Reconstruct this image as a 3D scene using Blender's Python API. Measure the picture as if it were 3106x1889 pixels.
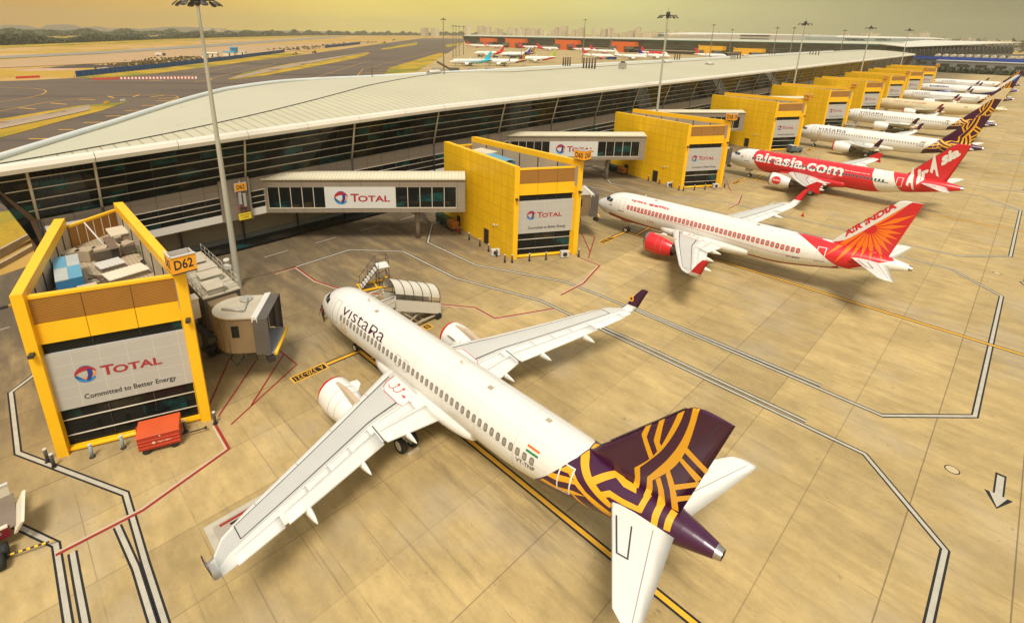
import bpy, bmesh, math, random
from mathutils import Vector, Matrix
R = math.radians
for o in list(bpy.data.objects): bpy.data.objects.remove(o, do_unlink=True)
scene = bpy.context.scene
col = scene.collection

# ------------------------------------------------------------------ camera
CAM = Vector((42.362, -20.580, 27.634))
def cam_axes(yaw, pitch, roll):
    cy, sy, cp, sp = math.cos(yaw), math.sin(yaw), math.cos(pitch), math.sin(pitch)
    f = Vector((cy*cp, sy*cp, -sp)); r = Vector((sy, -cy, 0)); u = r.cross(f)
    cr, sr = math.cos(roll), math.sin(roll)
    return cr*r + sr*u, -sr*r + cr*u, f
cr_, cu_, cf_ = cam_axes(R(136.3597), R(18.1796), R(0.6613))
cam = bpy.data.objects.new('camera', bpy.data.cameras.new('camera')); col.objects.link(cam)
m3 = Matrix((cr_, cu_, -cf_)).transposed()
cam.matrix_world = Matrix.Translation(CAM) @ m3.to_4x4()
cam.data.sensor_width = 36.0
cam.data.lens = 36.0*1588.515/3106
cam.data.shift_x = (1553-1452.609)/3106
cam.data.shift_y = (618.974-944.5)/3106
cam.data.clip_start = 0.5; cam.data.clip_end = 30000
scene.camera = cam

# ------------------------------------------------------------------ light
SUN_EL, SUN_AZ = R(60), R(-46)          # azimuth measured from +X towards +Y
world = bpy.data.worlds.new("World"); scene.world = world; world.use_nodes = True
def build_world():
    nt = world.node_tree; N = nt.nodes; L = nt.links; N.clear()
    out = N.new('ShaderNodeOutputWorld'); bg = N.new('ShaderNodeBackground')
    tc = N.new('ShaderNodeTexCoord')
    sky = N.new('ShaderNodeTexSky'); sky.sky_type = 'NISHITA'; sky.sun_disc = False
    sky.sun_elevation = SUN_EL; sky.sun_rotation = R(90)-SUN_AZ; sky.dust_density = 5; sky.air_density = 2
    def dot(v):
        d = N.new('ShaderNodeVectorMath'); d.operation = 'DOT_PRODUCT'
        L.new(tc.outputs['Generated'], d.inputs[0]); d.inputs[1].default_value = v; return d.outputs['Value']
    rh = Vector((cr_.x, cr_.y, 0)).normalized()
    def ramp(src, stops, lo, hi):
        mr = N.new('ShaderNodeMapRange'); mr.inputs[1].default_value = lo; mr.inputs[2].default_value = hi
        L.new(src, mr.inputs[0]); cr = N.new('ShaderNodeValToRGB'); L.new(mr.outputs[0], cr.inputs[0])
        els = cr.color_ramp.elements
        while len(els) < len(stops): els.new(0.5)
        for e, (p, c) in zip(els, stops): e.position = p; e.color = (*c, 1)
        return cr.outputs[0]
    lin = lambda r, g, b: tuple((c/255/12.92 if c/255 <= .04045 else ((c/255+.055)/1.055)**2.4) for c in (r, g, b))
    # dusty yellow band over the horizon: amber to the south west, khaki to the north east
    low = ramp(dot(rh), [(0.0, lin(200,150,74)), (.14, lin(222,178,88)), (.33, lin(240,212,112)), (.52, lin(238,217,118)),
                         (.68, lin(222,213,140)), (.83, lin(190,182,130)), (1.0, lin(146,140,104))], -.70, .70)
    # the overcast above it
    noise = N.new('ShaderNodeTexNoise'); noise.inputs['Scale'].default_value = 3.0; noise.inputs['Detail'].default_value = 5
    mp = N.new('ShaderNodeMapping'); mp.inputs['Scale'].default_value = (1, 1, 5)
    L.new(tc.outputs['Generated'], mp.inputs[0]); L.new(mp.outputs[0], noise.inputs['Vector'])
    cl = ramp(noise.outputs['Fac'], [(0, (.98,.98,.98)), (1, (1.22,1.22,1.22))], .3, .7)
    mulc = N.new('ShaderNodeMix'); mulc.data_type = 'RGBA'; mulc.blend_type = 'MULTIPLY'; mulc.inputs[0].default_value = .55
    L.new(low, mulc.inputs[6]); L.new(cl, mulc.inputs[7])
    skm = N.new('ShaderNodeMix'); skm.data_type = 'RGBA'; skm.blend_type = 'MIX'; skm.inputs[0].default_value = .06
    high = N.new('ShaderNodeRGB'); high.outputs[0].default_value = (.50, .465, .39, 1)
    L.new(high.outputs[0], skm.inputs[6]); L.new(sky.outputs[0], skm.inputs[7])
    mz = N.new('ShaderNodeMapRange'); mz.interpolation_type = 'SMOOTHSTEP'; mz.inputs[1].default_value = .10; mz.inputs[2].default_value = .42
    L.new(dot((0,0,1)), mz.inputs[0])
    mx = N.new('ShaderNodeMix'); mx.data_type = 'RGBA'; L.new(mz.outputs[0], mx.inputs[0])
    L.new(mulc.outputs[2], mx.inputs[6]); L.new(skm.outputs[2], mx.inputs[7])
    L.new(mx.outputs[2], bg.inputs[0]); bg.inputs[1].default_value = 1.0
    L.new(bg.outputs[0], out.inputs[0])
build_world()
sl = bpy.data.lights.new('sun', 'SUN'); sl.energy = 3.1; sl.angle = R(16); sl.color = (1, .95, .86)
sun = bpy.data.objects.new('sun', sl); col.objects.link(sun)
sd = Vector((math.cos(SUN_EL)*math.cos(SUN_AZ), math.cos(SUN_EL)*math.sin(SUN_AZ), math.sin(SUN_EL)))
sun.rotation_euler = sd.to_track_quat('Z', 'Y').to_euler(); sun.location = sd*200
scene.view_settings.view_transform = 'Standard'; scene.view_settings.look = 'None'
scene.view_settings.exposure = 0.0; scene.view_settings.gamma = 1
scene.cycles.max_bounces = 6; scene.cycles.diffuse_bounces = 3; scene.cycles.glossy_bounces = 3
scene.cycles.volume_bounces = 0; scene.cycles.transparent_max_bounces = 6

# ------------------------------------------------------------------ helpers
def lin(r, g, b): return tuple((c/255/12.92 if c/255 <= .04045 else ((c/255+.055)/1.055)**2.4) for c in (r, g, b))
class NX:
    """math on node sockets"""
    nt = None
    def __init__(s, v): s.v = v
    @staticmethod
    def op(o, *a, clamp=False):
        n = NX.nt.nodes.new('ShaderNodeMath'); n.operation = o; n.use_clamp = clamp
        for i, x in enumerate(a):
            if isinstance(x, NX): x = x.v
            if isinstance(x, (int, float)): n.inputs[i].default_value = x
            else: NX.nt.links.new(x, n.inputs[i])
        return NX(n.outputs[0])
    def __add__(s, o): return NX.op('ADD', s, o)
    def __sub__(s, o): return NX.op('SUBTRACT', s, o)
    def __mul__(s, o): return NX.op('MULTIPLY', s, o)
    def gt(s, o): return NX.op('GREATER_THAN', s, o)
    def lt(s, o): return NX.op('LESS_THAN', s, o)
    def floor(s): return NX.op('FLOOR', s)
    def fract(s): return NX.op('FRACT', s)
    def abs(s): return NX.op('ABSOLUTE', s)
    def clamp(s): return NX.op('ADD', s, 0.0, clamp=True)
    def ss(s, a, b):
        n = NX.nt.nodes.new('ShaderNodeMapRange'); n.interpolation_type = 'SMOOTHSTEP'
        n.inputs[1].default_value = a; n.inputs[2].default_value = b; NX.nt.links.new(s.v, n.inputs[0]); return NX(n.outputs[0])
class Mat:
    """small node-material builder"""
    def __init__(s, name, rough=.5, metal=0., spec=.5):
        s.m = bpy.data.materials.new(name); s.m.use_nodes = True; s.nt = s.m.node_tree; NX.nt = s.nt
        s.b = s.nt.nodes['Principled BSDF']; s.b.inputs['Roughness'].default_value = rough
        s.b.inputs['Metallic'].default_value = metal; s.b.inputs['Specular IOR Level'].default_value = spec
        s.tc = s.nt.nodes.new('ShaderNodeTexCoord')
        sp = s.nt.nodes.new('ShaderNodeSeparateXYZ'); s.nt.links.new(s.tc.outputs['Object'], sp.inputs[0])
        s.x, s.y, s.z = [NX(q) for q in sp.outputs]
    def vec(s, x, y, z=0.0):
        c = s.nt.nodes.new('ShaderNodeCombineXYZ')
        for i, q in enumerate((x, y, z)):
            if isinstance(q, NX): s.nt.links.new(q.v, c.inputs[i])
            else: c.inputs[i].default_value = q
        return c.outputs[0]
    def noise(s, scale, detail=3, v=None, rough=.55):
        n = s.nt.nodes.new('ShaderNodeTexNoise'); n.inputs['Scale'].default_value = 1.0 if isinstance(scale, tuple) else scale
        n.inputs['Detail'].default_value = detail; n.inputs['Roughness'].default_value = rough
        src = v if v is not None else s.tc.outputs['Object']
        if isinstance(scale, tuple):
            mp = s.nt.nodes.new('ShaderNodeMapping'); mp.inputs['Scale'].default_value = scale
            s.nt.links.new(src, mp.inputs[0]); src = mp.outputs[0]
        s.nt.links.new(src, n.inputs['Vector']); return NX(n.outputs['Fac'])
    def white(s, x, y, z=0.0):
        n = s.nt.nodes.new('ShaderNodeTexWhiteNoise'); n.noise_dimensions = '3D'; s.nt.links.new(s.vec(x, y, z), n.inputs['Vector'])
        return NX(n.outputs['Value'])
    def mix(s, a, b, fac, mode='MIX'):
        n = s.nt.nodes.new('ShaderNodeMix'); n.data_type = 'RGBA'; n.blend_type = mode
        if isinstance(fac, NX): s.nt.links.new(fac.v, n.inputs[0])
        else: n.inputs[0].default_value = fac
        for i, q in ((6, a), (7, b)):
            if isinstance(q, tuple): n.inputs[i].default_value = (*q[:3], 1)
            else: s.nt.links.new(q.v if isinstance(q, NX) else q, n.inputs[i])
        return n.outputs[2]
    def scale(s, c, k):   # colour times a scalar socket
        n = s.nt.nodes.new('ShaderNodeVectorMath'); n.operation = 'SCALE'
        if isinstance(c, tuple): n.inputs[0].default_value = c[:3]
        else: s.nt.links.new(c, n.inputs[0])
        s.nt.links.new(k.v, n.inputs['Scale']); return n.outputs[0]
    def base(s, c):
        if isinstance(c, tuple): s.b.inputs['Base Color'].default_value = (*c[:3], 1)
        else: s.nt.links.new(c, s.b.inputs['Base Color'])
        return s
    def bump(s, h, strength=.3, dist=.05):
        n = s.nt.nodes.new('ShaderNodeBump'); n.inputs['Strength'].default_value = strength; n.inputs['Distance'].default_value = dist
        s.nt.links.new(h.v, n.inputs['Height']); s.nt.links.new(n.outputs[0], s.b.inputs['Normal']); return s
    def roughs(s, k): s.nt.links.new(k.v, s.b.inputs['Roughness']); return s
MC = {}
def paint(name, c, rough=.5, var=.10, sc=.6, metal=0., spec=.5, fine=0.):
    """a painted or plain surface with a little uneven wear"""
    if name in MC: return MC[name]
    m = Mat(name, rough, metal, spec)
    k = m.noise(sc, 4)*(2*var) + (1-var)
    if fine: k = k*(m.noise(sc*14, 3)*(2*fine)+(1-fine))
    m.base(m.scale(c, k)); MC[name] = m.m
    return m.m

class MB:
    def __init__(s): s.v = []; s.f = []; s.mi = []; s.sm = []
    def add(s, vs, fs, mi=0, sm=False):
        n = len(s.v); s.v += [tuple(q) for q in vs]
        for f in fs: s.f.append([n+i for i in f]); s.mi.append(mi); s.sm.append(sm)
    def quad(s, a, b, c, d, mi=0): s.add([a, b, c, d], [(0, 1, 2, 3)], mi)
    def hexa(s, p, mi=0):      # 4 bottom (ccw) + 4 top
        s.add(p, [(3,2,1,0), (4,5,6,7), (0,1,5,4), (1,2,6,5), (2,3,7,6), (3,0,4,7)], mi)
    def box(s, c, sz, mi=0, rz=0.):
        hx, hy, hz = sz[0]/2, sz[1]/2, sz[2]/2; ca, sa = math.cos(rz), math.sin(rz); p = []
        for z in (-hz, hz):
            for x, y in ((-hx,-hy), (hx,-hy), (hx,hy), (-hx,hy)): p.append((c[0]+ca*x-sa*y, c[1]+sa*x+ca*y, c[2]+z))
        s.hexa(p, mi)
    def wall(s, a, b, t, z0, z1, mi=0, side=0):   # upright slab from a to b (2D); side 0 centred, 1 = left of a->b, -1 right
        dx, dy = b[0]-a[0], b[1]-a[1]; l = math.hypot(dx, dy); nx, ny = -dy/l*t, dx/l*t
        o0, o1 = (-.5, .5) if side == 0 else ((0, 1) if side > 0 else (-1, 0))
        q = [(a[0]+nx*o0, a[1]+ny*o0), (b[0]+nx*o0, b[1]+ny*o0), (b[0]+nx*o1, b[1]+ny*o1), (a[0]+nx*o1, a[1]+ny*o1)]
        s.hexa([(x, y, z0) for x, y in q]+[(x, y, z1) for x, y in q], mi)
    def prism(s, pts, z0, z1, mi=0):
        n = len(pts); v = [(x, y, z0) for x, y in pts]+[(x, y, z1) for x, y in pts]
        s.add(v, [tuple(range(n))[::-1], tuple(range(n, 2*n))]+[(i, (i+1) % n, n+(i+1) % n, n+i) for i in range(n)], mi)
    def tube(s, p, q, r, n=8, mi=0, r2=None, cap=True):
        p, q = Vector(p), Vector(q); d = (q-p).normalized(); a = d.orthogonal().normalized(); b = d.cross(a); r2 = r if r2 is None else r2
        v = [p+(a*math.cos(t)+b*math.sin(t))*r for t in [2*math.pi*i/n for i in range(n)]]+[q+(a*math.cos(t)+b*math.sin(t))*r2 for t in [2*math.pi*i/n for i in range(n)]]
        s.add(v, [(i, (i+1) % n, n+(i+1) % n, n+i) for i in range(n)], mi, True)
        if cap: s.add(v, [tuple(range(n))[::-1], tuple(range(n, 2*n))], mi)
    def path(s, pts, r, n=6, mi=0):
        for a, b in zip(pts, pts[1:]): s.tube(a, b, r, n, mi)
    def loft(s, rings, mi=0, sm=True, closed=True, caps=(False, False)):
        n = len(rings[0]); v = [q for r in rings for q in r]; fs = []
        for i in range(len(rings)-1):
            for j in range(n if closed else n-1):
                fs.append((i*n+j, i*n+(j+1) % n, (i+1)*n+(j+1) % n, (i+1)*n+j))
        s.add(v, fs, mi, sm)
        if caps[0]: s.add(rings[0], [tuple(range(n))[::-1]], mi)
        if caps[1]: s.add(rings[-1], [tuple(range(n))], mi)
    def build(s, name, mats, parent=None, fix=True):
        me = bpy.data.meshes.new(name); me.from_pydata(s.v, [], s.f)
        if not isinstance(mats, (list, tuple)): mats = [mats]
        for m in mats: me.materials.append(m)
        for p, mi, sm in zip(me.polygons, s.mi, s.sm): p.material_index = mi; p.use_smooth = sm
        if fix:
            bm = bmesh.new(); bm.from_mesh(me); bmesh.ops.remove_doubles(bm, verts=bm.verts, dist=1e-5)
            bmesh.ops.recalc_face_normals(bm, faces=bm.faces); bm.to_mesh(me); bm.free()
        return link(bpy.data.objects.new(name, me), parent)
def link(o, parent=None):
    col.objects.link(o)
    if parent is not None: o.parent = parent
    return o
def tag(o, label=None, cat=None, group=None, kind=None):
    if label: o['label'] = label
    if cat: o['category'] = cat
    if group: o['group'] = group
    if kind: o['kind'] = kind
    return o
def thing(name, label, cat, loc=(0, 0, 0), rz=0., group=None):
    o = bpy.data.objects.new(name, None); o.empty_display_size = .5; link(o); o.location = loc; o.rotation_euler[2] = rz
    return tag(o, label, cat, group)
KIDS = {}
def copy_tree(o, parent=None):
    c = o.copy(); col.objects.link(c)
    if parent is not None: c.parent = parent
    for ch in list(o.children): copy_tree(ch, c)
    return c
def structure(name, mb, mats): return tag(mb.build(name, mats), kind='structure')

# ------------------------------------------------------------------ lettering
TXT = {}
def glyphs(s, bold=0.0, shear=0.0, space=1.0):
    k = (s, bold, shear, space)
    if k in TXT: return TXT[k]
    cu = bpy.data.curves.new('t', 'FONT'); cu.body = s; cu.offset = bold; cu.shear = shear; cu.space_character = space; cu.resolution_u = 3
    o = bpy.data.objects.new('t', cu); col.objects.link(o)
    dg = bpy.context.evaluated_depsgraph_get(); me = bpy.data.meshes.new_from_object(o.evaluated_get(dg))
    vs = [(v.co.x, v.co.y) for v in me.vertices]; fs = [tuple(p.vertices) for p in me.polygons]
    bpy.data.objects.remove(o); bpy.data.curves.remove(cu); bpy.data.meshes.remove(me)
    xs = [v[0] for v in vs]; ys = [v[1] for v in vs]
    if not vs: vs = [(0,0),(1,0),(1,1)]; fs = []; xs = ys = [0, 1]
    TXT[k] = (vs, fs, (min(xs), min(ys), max(xs), max(ys)))
    return TXT[k]
def text_faces(s, x0, y0, x1, y1, **kw):
    """lettering fitted to a 2D box -> (verts, faces)"""
    vs, fs, (a, b, c, d) = glyphs(s, **kw)
    return [(x0+(x-a)/(c-a)*(x1-x0), y0+(y-b)/(d-b)*(y1-y0)) for x, y in vs], fs
for s_ in ('D62', 'D60', 'D58', 'D56', 'D54', 'D52', 'D50', 'D48', 'D46', 'T', 'OTAL', 'Committed to Better Energy'): glyphs(s_)
def decal(name, items, mat, fmap, parent, step=(.5, .2)):
    """items: polygons [(u,v)..] or (verts, faces); cut on a grid and laid on a surface by fmap(u,v)"""
    bm = bmesh.new()
    for it in items:
        if isinstance(it, tuple): vs, fs = it
        else: vs, fs = it, [tuple(range(len(it)))]
        bv = [bm.verts.new((u, v, 0)) for u, v in vs]
        for f in fs:
            try: bm.faces.new([bv[i] for i in f])
            except ValueError: pass
    bmesh.ops.triangulate(bm, faces=bm.faces)
    if step and bm.verts:
        for ax in (0, 1):
            lo = min(v.co[ax] for v in bm.verts); hi = max(v.co[ax] for v in bm.verts); c = math.floor(lo/step[ax])*step[ax]+step[ax]
            while c < hi:
                co = [0, 0, 0]; co[ax] = c; no = [0, 0, 0]; no[ax] = 1
                bmesh.ops.bisect_plane(bm, geom=bm.verts[:]+bm.edges[:]+bm.faces[:], plane_co=co, plane_no=no, dist=1e-5); c += step[ax]
    for v in bm.verts: v.co = Vector(fmap(v.co.x, v.co.y))
    me = bpy.data.meshes.new(name); bm.to_mesh(me); bm.free(); me.materials.append(mat)
    return link(bpy.data.objects.new(name, me), parent)
def stripe(pts, w):
    """polyline -> polygons of width w with mitred corners (2D)"""
    L, Rr = [], []
    for i, p in enumerate(pts):
        p = Vector(p); d0 = (p-Vector(pts[i-1])).normalized() if i else None; d1 = (Vector(pts[i+1])-p).normalized() if i < len(pts)-1 else None
        d0 = d0 or d1; d1 = d1 or d0; t = (d0+d1).normalized(); n = Vector((-t.y, t.x)); k = w/2/max(.3, n.dot(Vector((-d0.y, d0.x))))
        L.append((p.x+n.x*k, p.y+n.y*k)); Rr.append((p.x-n.x*k, p.y-n.y*k))
    return [[Rr[i], Rr[i+1], L[i+1], L[i]] for i in range(len(pts)-1)]
def arc(cx, cy, r, a0, a1, n=20): return [(cx+r*math.cos(R(a0+(a1-a0)*i/n)), cy+r*math.sin(R(a0+(a1-a0)*i/n))) for i in range(n+1)]
# ------------------------------------------------------------------ ground
def ground_mats():
    # old concrete apron: slabs in lanes, tyre and oil marks running along the stands
    m = Mat('apron_concrete', .78, 0, .3); x, y = m.x, m.y
    lane = m.white((x*(1/4.75)).floor(), 3.0); slab = m.white((x*(1/4.75)).floor(), (y*(1/9.74)).floor())
    k = lane*.12 + slab*.14 + .86
    big = m.noise(.045, 4); k = k*(big*.5+.75)
    wear = m.noise((.22, .9, 1), 6, rough=.6); k = k*(wear.ss(.32, .68)*.20+.88)
    k = k*(m.noise((.9, 2.2, 1), 6, rough=.75).ss(.2, .7)*.16+.91); k = k*(m.noise(.35, 6, rough=.7).ss(.3, .7)*.22+.88)
    k = k*(m.noise(5.0, 4)*.16+.92)
    c = m.scale((.415, .298, .126), k)
    c = m.mix(c, (.40, .33, .22), m.noise(.12, 3).ss(.5, .72)*.5)
    # oily stains at gates and aircraft axes; building shade also painted in towards the pier
    gate = x.ss(11, -11)*x.ss(-60, -40); stain_shade = m.noise((.16, .55, 1), 6, rough=.62)
    c = m.mix(c, (.115, .083, .052), gate*(stain_shade.ss(.28, .62)*.50+.38)); c = m.mix(c, (.075, .056, .038), x.ss(-10, -23)*x.ss(-60, -40)*.55)
    yy = (y*(1/46.0)+.5).fract(); axis = (yy-.5).abs().ss(.17, .02)*x.ss(70, 5)
    c = m.mix(c, (.15, .105, .06), axis*m.noise((.10, .8, 1), 6, rough=.7).ss(.47, .70)*.85)
    spot = m.noise(.62, 6, rough=.72).ss(.62, .74); c = m.mix(c, (.11, .08, .05), spot*.6); tyre = m.noise((.03, 2.2, 1), 4, rough=.6).ss(.60, .66)*m.noise(.06, 3).ss(.42, .6); c = m.mix(c, (.13, .095, .06), tyre*.38)
    speck = m.noise(2.6, 3).ss(.66, .74); c = m.mix(c, (.13, .10, .07), speck*.35)
    jx = ((x*(1/4.75)).fract()-.5).abs().gt(.4925); jy = ((y*(1/4.87)+.35).fract()-.5).abs().gt(.4945)
    jm = NX.op('MAXIMUM', jx*(m.white((x*(1/4.75)+.5).floor(), 9.0)*.7+.25), jy*(m.noise(.3, 2).ss(.35, .6)*.5+.08))
    c = m.mix(c, (.085, .06, .035), jm*.75)
    m.base(c); m.bump(m.noise(9.0, 4), .12, .03)
    # taxiway asphalt
    a = Mat('taxiway_asphalt', .85, 0, .25)
    k = a.noise(.012, 5)*.5+.75; k = k*(a.noise(.6, 4)*.2+.9)
    c = a.scale((.125, .092, .066), k)
    # rubber laid down along the taxi lines (they run diagonally across the field)
    u = a.x*.66+a.y*.75; v = a.x*(-.75)+a.y*.66
    rub = a.noise(1.0, 4, a.vec(u*.0022, v*.05)).ss(.5, .62); c = a.mix(c, (.070, .054, .044), rub*.7)
    a.base(c)
    g = Mat('dry_grass', .95, 0, .1); k = g.noise(.05, 6)*.7+.65; k2 = g.noise(1.3, 4)*.5+.75
    c = g.mix((.43, .27, .03), (.20, .19, .03), g.noise(.03, 4).ss(.45, .62)); c = g.mix(c, (.30, .17, .07), g.noise(.16, 4).ss(.55, .7)*.6)
    g.base(g.scale(c, k*k2)); g.bump(g.noise(3.0, 5), .6, .3)
    d = Mat('bare_earth', .95, 0, .1)
    st = d.noise(1.0, 6, d.vec((d.x*.66+d.y*.75)*.0035, (d.x*(-.75)+d.y*.66)*.018))
    c = d.mix((.47, .285, .09), (.52, .33, .165), st.ss(.40, .6)); c = d.mix(c, (.44, .27, .05), d.noise(.006, 5).ss(.45, .58))
    c = d.mix(c, (.13, .105, .05), d.noise(.03, 6).ss(.56, .68)*.75); c = d.mix(c, (.42, .26, .035), d.noise(1.0, 5, d.vec((d.x*.66+d.y*.75)*.002, (d.x*(-.75)+d.y*.66)*.012)).ss(.5, .6)*.7); c = d.scale(c, d.noise(.25, 4)*.3+.85)
    d.base(c)
    return m.m, a.m, g.m, d.m
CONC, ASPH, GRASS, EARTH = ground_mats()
def sheet(name, pts, z, mat, kind='structure', **kw):
    b = MB(); b.add([(x, y, z) for x, y in pts], [tuple(range(len(pts)))])
    o = b.build(name, mat); 
    if o.data.polygons[0].normal.z < 0: o.data.flip_normals()
    tag(o, kind=kind, **kw); return o
sheet('ground', [(-9000, -6000), (9000, -6000), (9000, 9000), (-9000, 9000)], -.60, EARTH)
sheet('taxiway', [(-345, -600), (-343.7, -9), (-342.4, 2.4), (-346, 23.8), (-331, 30.6), (-344, 56.6), (-431, 141), (-600, 300), (-1047, 704), (-1800, 1400),
                  (-1700, 1560), (-742, 667), (-252, 197), (-200, 150), (-60, 60), (-40, -8), (-75, -30), (-75, -600)], -.40, ASPH)
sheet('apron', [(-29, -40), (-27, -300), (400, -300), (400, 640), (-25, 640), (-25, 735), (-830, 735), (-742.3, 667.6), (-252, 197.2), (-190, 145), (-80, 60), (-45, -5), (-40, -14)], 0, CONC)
# a dead patch of grass and a drain behind the pier, grass islands with paved drains between the taxiways
def island(name, pts, z=-.3):
    o = sheet(name, pts, z, GRASS); return o
island('grass_strip', [(-183, -16.3), (-205.5, 7.9), (-205.3, 19.2), (-207.9, 24.5), (-197.5, 17.8), (-186.1, 11.8), (-168.2, -1.3), (-143.5, -18.1), (-60, -75), (-100, -75)])
island('grass_strip', [(-288, 89.4), (-332, 115.7), (-408, 181), (-608, 385), (-560, 358), (-470, 287), (-350, 168), (-299, 115), (-284, 88.6)])
island('grass_strip', [(-718, 478), (-1133, 866), (-900, 690), (-665, 447)])
island('grass_strip', [(-255.5, 176.4), (-315, 221), (-533, 451), (-500, 438.6), (-252, 197.2)], -.02)
island('grass_strip', [(-880, 751), (-1049, 949), (-869, 789), (-733, 633)])
island('grass_strip', [(-331, 31), (-351, 25.5), (-406.6, 82), (-498, 164), (-640, 281), (-600, 285), (-431, 141), (-344, 56.6)])
island('grass_verge', [(-65, -60), (-66, -18), (-56, -15), (-50, -17.5), (-44.5, -22.5), (-32, -32), (-30, -60)], -.1)
sheet('far_grass', [(-947, 17.6), (-1652, 567), (-2300, 1300), (-2600, 1300), (-2000, 200), (-1300, -300), (-900, -300)], -.35, GRASS)
sheet('runway', [(-560, -60), (-676, 5.6), (-783, 118), (-1180, 402), (-2300, 1250), (-2200, 1270), (-969, 328), (-705, 104), (-613, 2.7), (-500, -70)], -.25, paint('runway_asphalt', (.25, .22, .17), .9, .12, .02))
sheet('earth_road', [(-469, -3.6), (-543, 180), (-700, 330), (-1100, 720), (-1150, 700), (-940, 318), (-585, 1.5), (-520, -80)], -.30, paint('pink_earth', (.42, .265, .13), .95, .14, .03))
def ditch(pts_a, pts_b):
    b = MB()
    n = len(pts_a)
    for i in range(n-1):
        a0, a1, b0, b1 = [Vector((*q, -.12)) for q in (pts_a[i], pts_a[i+1], pts_b[i], pts_b[i+1])]
        c0, c1 = (a0*.62+b0*.38), (a1*.62+b1*.38); c0.z = c1.z = -.28
        b.quad(a0, a1, c1, c0, 0); b.quad(c0, c1, b1, b0, 0)
    m = MC.get('ditch')
    if not m:
        q = Mat('ditch', .9); u = (q.x*.66+q.y*.75); k = q.white((u*.22).floor(), 1.0)*.5+.6
        q.base(q.mix(q.scale((.36, .26, .17), k), (.09, .06, .04), q.noise(.05, 4).ss(.55, .66)*.9)); m = MC['ditch'] = q.m
    return structure('drain_channel', b, m)
ditch([(-174.9, -16.7), (-190, -1), (-203.6, 10.2)], [(-159.5, -17.4), (-175, -3), (-187.7, 7.9)])
ditch([(-293, 93), (-360, 143), (-420, 197), (-600, 378)], [(-290, 97), (-352, 152), (-430, 222), (-585, 368)])
ditch([(-262, 187), (-330, 252), (-510, 438)], [(-260, 189), (-327, 254), (-507, 439)])
b = MB()   # concrete retaining wall of the drain beside the pier end
for (x0, y0), (x1, y1) in (((-28, -36), (-44.6, -22.4)), ((-44.6, -22.4), (-50.3, -18.2))):
    b.wall((x0, y0), (x1, y1), .35, -1.0, .55, 0)
    b.wall((x0+2.6, y0+.9), (x1+2.6, y1+.9), .35, -1.0, .05, 0)
structure('drain_wall', b, paint('drain_concrete', (.42, .32, .2), .9, .25, .8))

# ------------------------------------------------------------------ painted markings
WHITE_P = paint('marking_white', (.44, .40, .31), .7, .25, 1.5, fine=.15); BLACK_P = paint('marking_black', (.010, .009, .008), .75, .35, 1.5)
YEL_P = paint('marking_yellow', (.80, .40, .02), .65, .2, 1.2); RED_P = paint('marking_red', (.27, .020, .012), .7, .25, 1.2); PINK_P = paint('marking_faded', (.52, .40, .27), .7, .2, 1.2)
def marking(name, lines, mat, z, w=None):
    b = MB()
    for pts in lines:
        for q in (stripe(pts, w) if w else [pts]): b.add([(x, y, z) for x, y in q], [tuple(range(len(q)))])
    o = b.build(name, mat, fix=False)
    for p in o.data.polygons:
        if p.normal.z < 0: p.flip()
    return tag(o, kind='structure')
def off(pts, d):
    q = stripe(pts, 2*abs(d)); s = []
    for i, f in enumerate(q):
        s.append(f[3] if d > 0 else f[0])
        if i == len(q)-1: s.append(f[2] if d > 0 else f[1])
    return s
STANDS = [0, 44.65, 89.65, 135.5, 182, 228, 274, 324]
outl = [(-16.4, -2.7), (-16.1, -19.2), (-10.9, -24.1), (-1, -24.2), (9.3, -19.6), (17, -19.4), (39.8, -19.7), (44.7, -14.5), (44.7, 14.1), (39.8, 19.3), (10.3, 19.4), (0, 16.2), (-10.6, 16.2), (-15.8, 11.3), (-15.5, 3.7)]
dl = [[(x, y+s) for x, y in outl] for s in STANDS]
dl[0] = [(-16.4, -2.7), (-16.1, -17), (-9.7, -22.1), (-8.4, -23.4), (0.1, -23.5), (8.9, -18.9), (14.8, -19.1), (39.8, -19.5)]+outl[7:]
extra = [[(7.0, -24.1), (10.2, -22.5), (15.7, -22.6), (39.5, -22.8), (44.7, -28)], [(11.4, -21.9), (13.5, -21.95), (16.5, -22.0)], [(11.2, -19.75), (14.8, -19.55), (19, -19.6), (30, -19.8)],
         [(17.5, 19.8), (21, 19.95), (24.5, 19.95), (36, 19.9)], [(17.6, 25.6), (21.1, 25.55), (35.5, 25.55)]]
allw = dl+extra
marking('stand_boundary_line', allw, WHITE_P, .009, .24)
marking('stand_boundary_line', [off(p, .175) for p in allw]+[off(p, -.175) for p in allw], BLACK_P, .0045, .115)
marking('stand_edge_line', [[(-16.2, -2.7+s), (-15.6, 3.5+s), (-15.9, 11.3+s)] for s in STANDS[:4]], BLACK_P, .0046, .12)
lead = [[(5.2, s), (130, s-.6)] for s in STANDS]
marking('lead_in_line', lead, YEL_P, .013, .30); marking('lead_in_line', [off(p, .22) for p in lead]+[off(p, -.22) for p in lead], BLACK_P, .0115, .14)
stops = [[(5.3, s-.1), (5.15, s-3.15)] for s in STANDS]+[[(7.0, s+.2), (6.5, s+6.4)] for s in STANDS[:3]]
marking('stop_line', stops, YEL_P, .017, .32); marking('stop_line', [off(p, .23) for p in stops]+[off(p, -.23) for p in stops], BLACK_P, .015, .13)
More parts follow.
